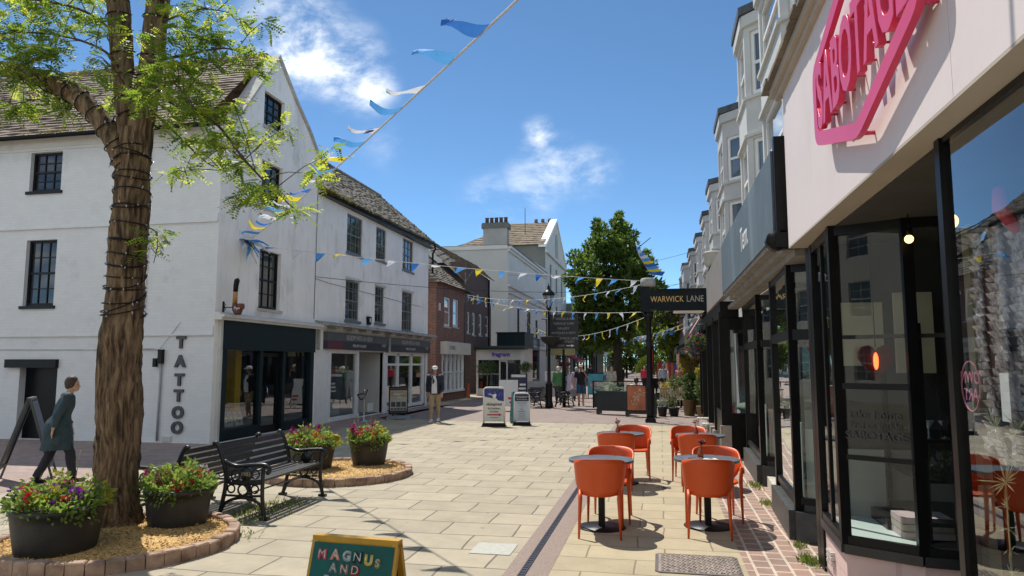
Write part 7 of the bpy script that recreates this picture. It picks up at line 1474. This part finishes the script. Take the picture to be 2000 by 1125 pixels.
# ================================================================== bunting
FC = [M('flag_blue', (.10,.33,.72), .7, .1, 6), M('flag_white', (.70,.66,.70), .7, .06, 6), M('flag_yellow', (.78,.66,.06), .7, .08, 6), M('flag_deep_blue', (.05,.20,.56), .7, .1, 6)]
def flagmat(c, name):
    return leafmat(name, tuple(x*.95 for x in c), c, tuple(min(1,x*1.1) for x in c), rough=.7, tw=.35, scale=5)
FC = [flagmat((.10,.36,.78),'flag_blue'), flagmat((.70,.73,.80),'flag_white'), flagmat((.82,.68,.05),'flag_yellow'), flagmat((.04,.18,.55),'flag_deep_blue')]
CORD = M('bunting_cord', (.62,.62,.62), .7)
def bunting(lab, P0, P1, sag, n, size, wind_, seed, order=(0,1,2,0,1,3), cord=.007, start=.02, end=.98, flut=.35, logo=None, gust=1.0):
    P0 = V(P0); P1 = V(P1); o = thing('bunting', lab, 'bunting', tuple(P0), 0, 'bunting strung across the street'); r = random.Random(seed)
    f = lambda t: P0.lerp(P1,t)-V((0,0,sag*4*t*(1-t)))
    m = MB(); m.tube([f(k/40)-P0 for k in range(41)], cord, 5); part('cord', m, CORD, o)
    for k in range(n):
        t_ = start+(end-start)*(k+.5+r.uniform(-.12,.12))/n; c = f(t_); d = (f(min(1,t_+.01))-f(max(0,t_-.01))).normalized(); w_ = size*r.uniform(.8,1.05); L_ = size*r.uniform(.95,1.25)
        wv = V(wind_)*r.uniform(.6,1.3)*gust+V((r.gauss(0,.2),r.gauss(0,.25),r.gauss(0,.25)))*gust; hang = (V((0,0,-1))+wv).normalized(); sd = d; ph = r.uniform(0,6.28); am = flut*size*r.uniform(.3,1.0)
        nn = hang.cross(sd).normalized(); m = MB(); rows, cols = 7, 4; vs = []; fs = []
        for i in range(rows+1):
            v = i/rows; wd_ = w_*(1-v)+.012*(v>0.95)
            bend = V((0,0,-1)).lerp(hang, min(1,.35+v)) if gust < 1.5 else hang
            cen = c + (hang*L_*v) + nn*am*math.sin(v*4.2+ph)*v + V((0,0,-1))*L_*.12*v*(1-v)
            for j in range(cols+1):
                u = j/cols-.5; vs.append(cen+sd*wd_*u+nn*am*.35*math.sin(u*5+ph+v*3)*(.3+v)-P0)
        for i in range(rows):
            for j in range(cols): a=i*(cols+1)+j; fs.append((a,a+1,a+cols+2,a+cols+1))
        m.add(vs, fs, 0, True); fo = part('flag', m, FC[order[k%len(order)] if logo is None or k != logo else 1], o)
        if logo == k:
            cc = V(vs[(cols+1)*2+2]); m = MB(); e1 = (V(vs[(cols+1)*2+4])-V(vs[(cols+1)*2])).normalized(); e2 = (V(vs[(cols+1)*4+2])-V(vs[(cols+1)*1+2])).normalized()
            nf = e1.cross(e2).normalized()
            for s_ in (-1,1):
                m.add([cc+(e1*math.cos(a)*w_*.24+e2*math.sin(a)*L_*.17)+nf*s_*.012 for a in [2*math.pi*q/20 for q in range(20)]], [tuple(range(20))])
            part('round_logo', m, FC[3], fo)
WND = (-1.0,-.2,.35)
bunting('longest bunting, rising from the gabled building high over the street to the pink shop', (-9.93,15.8,4.78), (2.2,1.36,4.72), .16, 21, .33, (-2.6,-.3,1.0), 3, (3,1,0,2,3,1,0,1,2,3,1,0,2,0,1,0,1,0,3), .011, .0, .80, .3, 14, 1.6)
bunting('bunting from the gabled building across the gallery front to the lane sign post', (-9.93,15.8,4.72), (-.33,22.6,4.35), .10, 18, .24, (-.5,0,.4), 5, (3,1,0,2,0,1), .008)
bunting('bunting from the brick building to the cap of the lane sign post', (-10.1,36.5,5.45), (-.33,22.7,4.3), .42, 20, .24, (-.3,0,.2), 7, (0,1,0,2,0,1), .008)
bunting('lower bunting from the brick building to the lane sign post', (-10.1,36.4,5.35), (-.4,23.4,3.45), .32, 20, .24, (-.25,0,.15), 9, (1,2,0,1,0,2), .008)
bunting('short low bunting before the big tree, ending at the lane sign post', (-9.8,52,5.0), (-.36,23.2,3.3), .9, 24, .26, (-.2,0,.1), 12, (0,2,1,0,1,2), .009)
bunting('sagging bunting under the branches of the big tree', (-9.4,58,5.6), (1.6,34,3.6), 1.3, 24, .28, (-.2,0,.1), 14, (2,0,1,0,3,1), .01)
for k in range(5): bunting(['farther bunting just past the big tree','bunting crossing above the domed bush','bunting beyond the domed bush','bunting deep in the street, hung low','farthest bunting before the street bends'][k], (-8.8,60+9*k,5.0+.3*k), (1.7,52+10*k,4.6+.35*k), 1.1, 28, .30, (-.2,0,.1), 20+k, (1,0,1,2,1,0), .012)
m = MB(); rg = random.Random(50); P0 = V((-9.9,15.7,4.76))
o = thing('bunting_tangle', 'bunched tail of blue, white and yellow flags knotted at the hook on the gabled wall', 'bunting', tuple(P0))
for k in range(11):
    d = V((rg.uniform(.1,.9), rg.uniform(-.9,.5), rg.uniform(-.9,.35))).normalized(); L_ = rg.uniform(.3,.62); m = MB(); s_ = d.cross(V((.3,.4,1))).normalized(); vs = []
    for i in range(6): t_ = i/5; wv = V((0,0,-.22*t_*t_))+s_*.05*math.sin(t_*6+k); w_ = .09*(1-t_)+.012; vs += [d*L_*t_+wv-s_*w_, d*L_*t_+wv+s_*w_+V((.02,0,.02))]
    m.add(vs, [(2*i,2*i+1,2*i+3,2*i+2) for i in range(5)], 0, True); part('flag', m, FC[(0,1,0,2,0,1,3,0,2,1,0)[k]], o)
m = MB(); m.tube([(-.05,0,.02),(.06,0,.02),(.06,0,-.3)], .01, 5); part('hook', m, BLACK, o)
# flags bunched on the lane sign post
P0 = V((-.33,22.7,4.68)); o = thing('bunting_tangle', 'bunting flags gathered up to a peak above the lane sign post', 'bunting', tuple(P0)); rg = random.Random(51)
for k in range(10):
    m = MB(); z = .75-.085*k; w_ = .08+.042*k; x = -.33+.045*k; m.prism([(x-w_*.2,-.1,z+.04),(x+w_,-.12,z-.03),(x+w_*.8,-.1,z-.16),(x+.0,-.16,z-.10)], (.0,.012,0)); part('flag', m, FC[(0,1,0,1,0,2,3,0,2,3)[k]], o)
m = MB(); m.tube([(-.35,0,.95),(-.25,0,.5),(.05,0,0)], .015, 5); part('cord', m, CORD, o)
# bare span wires
for k,(a,b,lab) in enumerate((((-9.93,19.4,4.35),(1.6,40,6.2),'thin bare span wire from the gallery corner across the street'),((-9.5,45,7.5),(2.0,34,7.1),'thin bare span wire high behind the lane sign'),((-9.0,60,7.0),(2.0,42,6.6),'thin bare span wire beyond the big tree'))):
    m = MB(); m.tube([tuple(V(a).lerp(V(b),t_/20)-V((0,0,.5*4*t_/20*(1-t_/20)))) for t_ in range(21)], .008, 4); solo('span_wire', m, BLACK, lab, 'wire', group='span wires')
# ================================================================== people
def remesh(o, vox, it=4):
    md = o.modifiers.new('remesh', 'REMESH'); md.mode = 'VOXEL'; md.voxel_size = vox; md.use_smooth_shade = True
    sm = o.modifiers.new('smooth', 'SMOOTH'); sm.factor = .5; sm.iterations = it
FOLD = bpy.data.textures.new('cloth_folds', 'CLOUDS'); FOLD.noise_scale = .13; FOLD.noise_depth = 2
def folds(o, st=.03):
    d = o.modifiers.new('folds', 'DISPLACE'); d.texture = FOLD; d.strength = st; d.mid_level = .5; d.texture_coords = 'LOCAL'
def loft(mb, rings, n=18):
    vs = []; fs = []
    for c, rx, ry in rings:
        c = V(c)
        for k in range(n):
            a = 2*math.pi*k/n; vs.append(c+V((rx*math.cos(a), ry*math.sin(a), 0)))
    for i in range(len(rings)-1):
        for k in range(n): a=i*n+k; b=i*n+(k+1)%n; fs.append((a,b,b+n,a+n))
    fs.append(tuple(reversed(range(n)))); fs.append(tuple(range((len(rings)-1)*n, len(rings)*n)))
    mb.add(vs, fs, 0, True)
SKIN = M('skin', (.46,.27,.19), .55, .08, 12); SHOEW = M('white_trainer', (.7,.7,.68), .6); 
def person(lab, loc, rot, J, topm, legm, sc=1.0, long_sleeve=True, leg='long', hair=(.06,.04,.03), cap=None, coat=0.0, fine=False, longhair=False, under=None, shoe=BLACK, group=None, seated=False):
    """J: joints in local metres, facing -Y: pel, chest, neck, head, sh/el/wr/ha (L,R), hip/kn/an/toe (L,R)"""
    o = thing('person', lab, 'person', loc, R(rot), group); o.scale = (sc,sc,sc); g_ = lambda k: V(J[k]); vox = .011 if fine else .018
    pel, che, nek, hd = g_('pel'), g_('chest'), g_('neck'), g_('head'); m = MB()
    # torso rings follow the spine
    sp = [(pel+V((0,0,-.07)),.15,.105),(pel+V((0,0,.03)),.155,.11),(pel.lerp(che,.5),.135,.10),(che,.165,.115),(che.lerp(nek,.55),.15,.09),(nek+V((0,0,-.03)),.07,.06)]
    loft(m, sp); m.tube([nek+V((0,0,-.05)), nek.lerp(hd,.6)], [.056,.052], 12)
    m.ell(hd, (.074,.095,.115), 18, 14); fd = V(J.get('face',(0,-1,0))).normalized(); sd = fd.cross(ZP).normalized()
    m.ell(hd+fd*.05+V((0,0,-.065)), (.05,.05,.045), 12, 8); m.tube([hd+fd*.088+V((0,0,.015)), hd+fd*.118+V((0,0,-.022))], [.010,.016], 8)
    for s_ in (-1,1): m.ell(hd+sd*s_*.076+fd*-.01+V((0,0,-.005)), (.014,.022,.032), 8, 6)
    for s_ in 'LR':
        sh, el, wr, ha = g_('sh'+s_), g_('el'+s_), g_('wr'+s_), g_('ha'+s_)
        m.tube([sh, sh.lerp(el,.35), el, el.lerp(wr,.3), wr], [.052,.048,.038,.038,.026], 12)
        hdir = (ha-wr).normalized(); m.tube([wr, wr+hdir*.03, wr+hdir*.09], [.026,.036,.036], 10, flat=.5)
        side = hdir.cross(V((0,-1,0))) ; side = side.normalized() if side.length > .1 else V((1,0,0))
        if fine:
            for f_ in range(4):
                b_ = wr+hdir*.085+side*(-.027+.018*f_); L_ = (.062,.075,.07,.052)[f_]; m.tube([b_, b_+hdir*L_*.55+V((0,-.004,0)), b_+hdir*L_+V((0,-.016,0))], [.0095,.009,.007], 7)
            m.tube([wr+hdir*.03+side*.03, wr+hdir*.06+side*.055, wr+hdir*.085+side*.055], [.012,.011,.009], 7)
        else: m.tube([wr+hdir*.08, wr+hdir*.16], [.034,.02], 8, flat=.5)
        hp, kn, an, to = g_('hip'+s_), g_('kn'+s_), g_('an'+s_), g_('to'+s_)
        m.tube([hp, hp.lerp(kn,.3), kn, kn.lerp(an,.3), an], [.088,.08,.055,.054,.034], 12); m.tube([an, an+V((0,0,-.03)), an.lerp(to,.6), to], [.036,.04,.036,.028], 10)
    b = part('body', m, SKIN, o); remesh(b, vox)
    # eyes and mouth
    m = MB()
    for s_ in (-1,1): m.ell(hd+fd*.088+sd*s_*.030+V((0,0,.012)), (.009,.009,.006), 8, 6)
    m.tube([hd+fd*.092+sd*-.022+V((0,0,-.058)), hd+fd*.098+V((0,0,-.056)), hd+fd*.092+sd*.022+V((0,0,-.058))], .0045, 6); part('eyes_and_mouth', m, M('dark_features', (.05,.025,.02), .5), b)
    # top
    m = MB(); e = .018; ex = coat
    rg_ = [(pel+V((0,0,-.06-min(ex,.32))),.165+e+ex*.16,.125+e+ex*.2),(pel+V((0,0,.05)),.16+e+ex*.08,.12+e+ex*.1),(pel.lerp(che,.5),.15+e,.115+e),(che,.172+e,.125+e),(che.lerp(nek,.55),.15+e,.095+e),(nek+V((0,0,-.025)),.075+e,.065+e)]
    loft(m, rg_)
    for s_ in 'LR':
        sh, el, wr = g_('sh'+s_), g_('el'+s_), g_('wr'+s_)
        m.tube([che.lerp(nek,.5)*.35+sh*.65, sh], [.082,.082], 10); m.ell(sh, (.084,.084,.084), 12, 8)
        if long_sleeve: m.tube([sh, sh.lerp(el,.4), el, wr.lerp(el,.12)], [.076,.070,.060,.048], 12)
        else: m.tube([sh, sh.lerp(el,.75)], [.068,.066], 12)
    t = part('top', m, topm, o); remesh(t, vox); folds(t, .026 if fine else .02)
    if under is not None:
        m = MB(); f0 = V((0,-1,0)); m.prism([nek+V((-.045,-.105,-.03)), nek+V((.045,-.105,-.03)), che+V((.075,-.155,0)), pel+V((.085,-.160,-.05)), pel+V((-.085,-.160,-.05)), che+V((-.075,-.155,0))], (0,.03,0)); part('shirt_front', m, under, t)
        m = MB(); m.tube([nek+V((-.085,-.05,-.0)), nek+V((-.05,-.11,-.05)), che+V((-.09,-.155,0)), pel+V((-.10,-.160,-.06))], .014, 6); m.tube([nek+V((.085,-.05,-.0)), nek+V((.05,-.11,-.05)), che+V((.09,-.155,0)), pel+V((.10,-.160,-.06))], .014, 6); part('jacket_edges', m, topm, t)
    m = MB(); loft(m, [(pel+V((0,0,-.11)),.13,.105),(pel+V((0,0,-.05)),.165,.125),(pel+V((0,0,.06)),.155,.115)])
    for s_ in 'LR':
        hp, kn, an = g_('hip'+s_), g_('kn'+s_), g_('an'+s_)
        if leg == 'long': m.tube([hp, hp.lerp(kn,.4), kn, kn.lerp(an,.5), an.lerp(kn,.05)], [.103,.098,.076,.068,.062], 12)
        elif leg == 'crop': m.tube([hp, hp.lerp(kn,.4), kn, kn.lerp(an,.55)], [.103,.10,.078,.066], 12)
        else: m.tube([hp, hp.lerp(kn,.5), kn.lerp(hp,.06)], [.105,.104,.098], 12)
    t = part('legwear', m, legm, o); remesh(t, vox); folds(t)
    m = MB()
    for s_ in 'LR':
        an, to = g_('an'+s_), g_('to'+s_); m.tube([an+V((0,0,.02)), an+V((0,0,-.035))], [.048,.050], 10); d = (to-an); d.z = 0; d = d.normalized() if d.length > .01 else V((0,-1,0)); m.tube([an+V((0,0,-.045))-d*.05, an+V((0,0,-.04))+d*.04, to+V((0,0,.0))+d*.02], [.044,.05,.038], 10, flat=.8)
    t = part('shoes', m, shoe, o); remesh(t, .012)
    HM = M('hair_%d'%random.randint(0,99999), hair, .6, .3, 40)
    m = MB()
    if cap is None or longhair:
        m.ell(hd+V((0,0,.018))-fd*.018, (.093,.107,.118), 18, 12); m.ell(hd+V((0,0,-.035))-fd*.045, (.082,.075,.075), 14, 10)
        if longhair: m.tube([hd+V((0,0,.02))-fd*.06, hd-fd*.09+V((0,0,-.12)), nek-fd*.10+V((0,0,-.12))], [.07,.085,.05], 12)
        # keep the face clear
        m.v = [tuple(p) if (V(p)-hd).dot(fd) < .045 or p[2] > hd.z+.06 else tuple(V(p)-fd*max(0,(V(p)-hd).dot(fd)-.045)) for p in m.v]; h_ = part('hair', m, HM, o); remesh(h_, .012, 2)
    if cap is not None:
        m = MB(); m.lathe([(.088,.03),(.094,.045),(.090,.085),(.065,.12),(.02,.135)], hd-fd*.006, 18, sy=1.1); br = hd+fd*.10+V((0,0,.035)); m.prism([br-fd*.03+sd*.07, br-fd*.03-sd*.07, br+fd*.05-sd*.055+V((0,0,-.012)), br+fd*.075+V((0,0,-.016)), br+fd*.05+sd*.055+V((0,0,-.012))], (0,0,.010)); part('cap', m, cap, o)
        m = MB(); m.lathe([(.086,-.045),(.088,.03)], hd-fd*.012, 16, sy=1.08, cap=False); part('hair', m, HM, o).scale = (1,1,1)
    return o
def walk(stride=.22, swing=.16, lean=.0, armL=None, armR=None):
    J = dict(pel=(0,0,.93), chest=(0,-.02-lean*.6,1.26), neck=(0,-.02-lean,1.45), head=(0,-.045-lean*1.2,1.595),
      shL=(.185,-.01-lean*.85,1.385), elL=(.235,.05-lean*.7-swing*.3,1.12), wrL=(.235,-.03-lean*.6-swing,.90), haL=(.23,-.05-lean*.6-swing,.80),
      shR=(-.185,-.01-lean*.85,1.385), elR=(-.235,.06-lean*.7+swing*.4,1.12), wrR=(-.24,.03-lean*.6+swing,.89), haR=(-.24,.03-lean*.6+swing*1.1,.79),
      hipL=(.09,0,.90), knL=(.095,.02+stride*.2,.50), anL=(.09,stride,.10), toL=(.095,stride-.13,.04),
      hipR=(-.09,0,.90), knR=(-.095,-.10-stride*.3,.50), anR=(-.09,-stride*.9,.09), toR=(-.095,-stride*.9-.16,.04))
    return J
TEALC = M('dark_teal_coat', (.016,.038,.048), .7, .35, 9, .2, 30); NAVT = M('dark_navy_trousers', (.012,.013,.022), .8, .2, 8)
J = walk(.26, .12, .10); J['face'] = (-.35,-1,-.3)
w_ = person('woman in a dark teal coat and navy trousers walking past the tattoo shop side door', (-8.93,9.38,.004), 138, J, TEALC, NAVT, .93, True, 'long', (.045,.025,.018), None, .50, True)
m = MB(); m.tube([(-.075,-.13,1.42),(0,-.185,1.41),(.075,-.13,1.42)], .022, 8); m.tube([(-.075,-.12,1.43),(0,-.075,1.45),(.075,-.12,1.43)], .022, 8); part('scarf', m, M('pale_scarf', (.35,.42,.44), .8, .2, 12), w_)
J = walk(.19, .09, .02); J['face'] = (.15,-1,0)
person('man in a white cap, open navy jacket and khaki trousers walking by the gallery', (-6.84,21.4,.004), 12, J, M('navy_jacket', (.012,.018,.035), .7, .25, 8), M('khaki_cotton', (.33,.25,.16), .8, .12, 7), 1.0, True, 'crop', (.08,.06,.05), M('white_cap', (.68,.70,.72), .7), .02, True, under=M('white_tee', (.66,.66,.68), .8), shoe=SHOEW)
J = walk(.13, .04, 0); J.update(elR=(-.25,.0,1.12), wrR=(-.26,-.03,.88), haR=(-.26,-.03,.78), elL=(.29,-.06,1.16), wrL=(.12,-.22,1.42), haL=(.07,-.19,1.50))
p_ = person('man in tan cap, black t shirt and blue shorts with phone at his ear', (-3.35,30.85,.004), 8, J, M('black_tee', (.012,.012,.016), .8), M('blue_shorts', (.03,.085,.14), .8, .15, 8), 1.02, False, 'short', (.12,.09,.06), M('tan_cap', (.55,.43,.30), .7), 0.0, True)
m = MB(); m.box(-.40,-.12,.42,-.14,.06,.72); m.tube([(-.36,-.03,.72),(-.30,-.03,.80),(-.22,-.03,.80),(-.18,-.03,.72)], .01, 5); o = solo('shopping_bag', m, M('grey_bag', (.26,.23,.25), .7, .1, 6), 'grey shopping bag hanging from the hand of the man in the tan cap', 'bag', (-3.35,30.85,.0), R(8))
J = walk(.10,.04,0); person('person with white hair in a bright green jacket seen from behind by the direction board', (-4.65,33.2,.004), 190, J, M('green_jacket', (.06,.20,.07), .8), NAVT, .97, True, 'long', (.60,.56,.48), None, .12)
J = walk(.10,.04,0); person('person with grey hair in a lilac coat walking beside the green jacketed one', (-3.95,34.5,.004), 175, J, M('lilac_coat', (.40,.34,.42), .8), NAVT, .95, True, 'long', (.42,.40,.38), None, .25)
J = walk(.10,.04,0); person('woman with long blonde hair in a cream top walking away beyond the turquoise poster', (-2.55,38.5,.004), 180, J, M('cream_top', (.55,.47,.38), .8), M('tan_trousers', (.3,.24,.17), .8), .95, True, 'long', (.50,.36,.18), None, .05, longhair=True)
J = walk(.10,.04,0); J.update(elL=(.3,-.05,1.25), wrL=(.28,-.15,1.5), haL=(.25,-.15,1.6)); person('person in dark clothes with a raised arm beyond the blonde woman', (-2.3,42.5,.004), 165, J, NAVT, NAVT, 1.0, True, 'long', (.05,.04,.03))
J = walk(.14,.05,0); person('distant woman in a red top near the domed bush', (-1.05,49,.004), 5, J, M('red_top', (.5,.03,.07), .8), NAVT, .95, True, 'long', (.3,.2,.12), longhair=True)
J = walk(.14,.05,0); person('distant person in a pale blue shirt beyond the cafe screen', (.15,46,.004), 20, J, M('pale_blue_shirt', (.4,.5,.58), .8), NAVT, 1.0, True, 'long', (.1,.07,.05))
J = walk(.14,.05,0); person('distant person in a coral dress by the rail of clothes', (1.1,44.5,.004), -20, J, M('coral_dress', (.55,.2,.16), .8), M('dark_skirt', (.05,.04,.05), .8), .95, False, 'short', (.15,.1,.06))
J = walk(.12,.05,0); person('distant person in black walking away past the shaded shops', (-5.2,55,.004), 180, J, NAVT, NAVT, 1.0, True, 'long', (.04,.03,.03))
# seated customer at the cafe barrier
J = dict(pel=(0,0,.50), chest=(0,-.03,.82), neck=(0,-.04,1.0), head=(0,-.06,1.15), shL=(.18,-.02,.94), elL=(.24,-.1,.70), wrL=(.16,-.32,.72), haL=(.12,-.40,.74), shR=(-.18,-.02,.94), elR=(-.24,-.1,.70), wrR=(-.16,-.32,.72), haR=(-.12,-.40,.74),
   hipL=(.09,-.03,.48), knL=(.10,-.45,.48), anL=(.1,-.43,.10), toL=(.1,-.58,.04), hipR=(-.09,-.03,.48), knR=(-.10,-.45,.48), anR=(-.1,-.43,.10), toR=(-.1,-.58,.04))
person('seated customer with dark hair and a white top behind the orange poster', (-.92,28.0,.0), 185, J, M('white_top', (.6,.6,.62), .8), NAVT, 1.0, True, 'long', (.06,.03,.025))
bistro('pale slatted cafe chair under the seated customer', (-.92,28.0,0), 5)
# ------------------------------------------------------------------ lettering as real meshes
bpy.context.view_layer.update()
dg = bpy.context.evaluated_depsgraph_get()
for o in [q for q in list(SC.objects) if q.type == 'FONT']:
    me = bpy.data.meshes.new_from_object(o.evaluated_get(dg)); nm = o.name
    o.name = 'old'; n = bpy.data.objects.new(nm.split('.')[0], me); C.objects.link(n)
    n.parent = o.parent; n.location = o.location; n.rotation_euler = o.rotation_euler; n.scale = o.scale
    bpy.data.objects.remove(o)
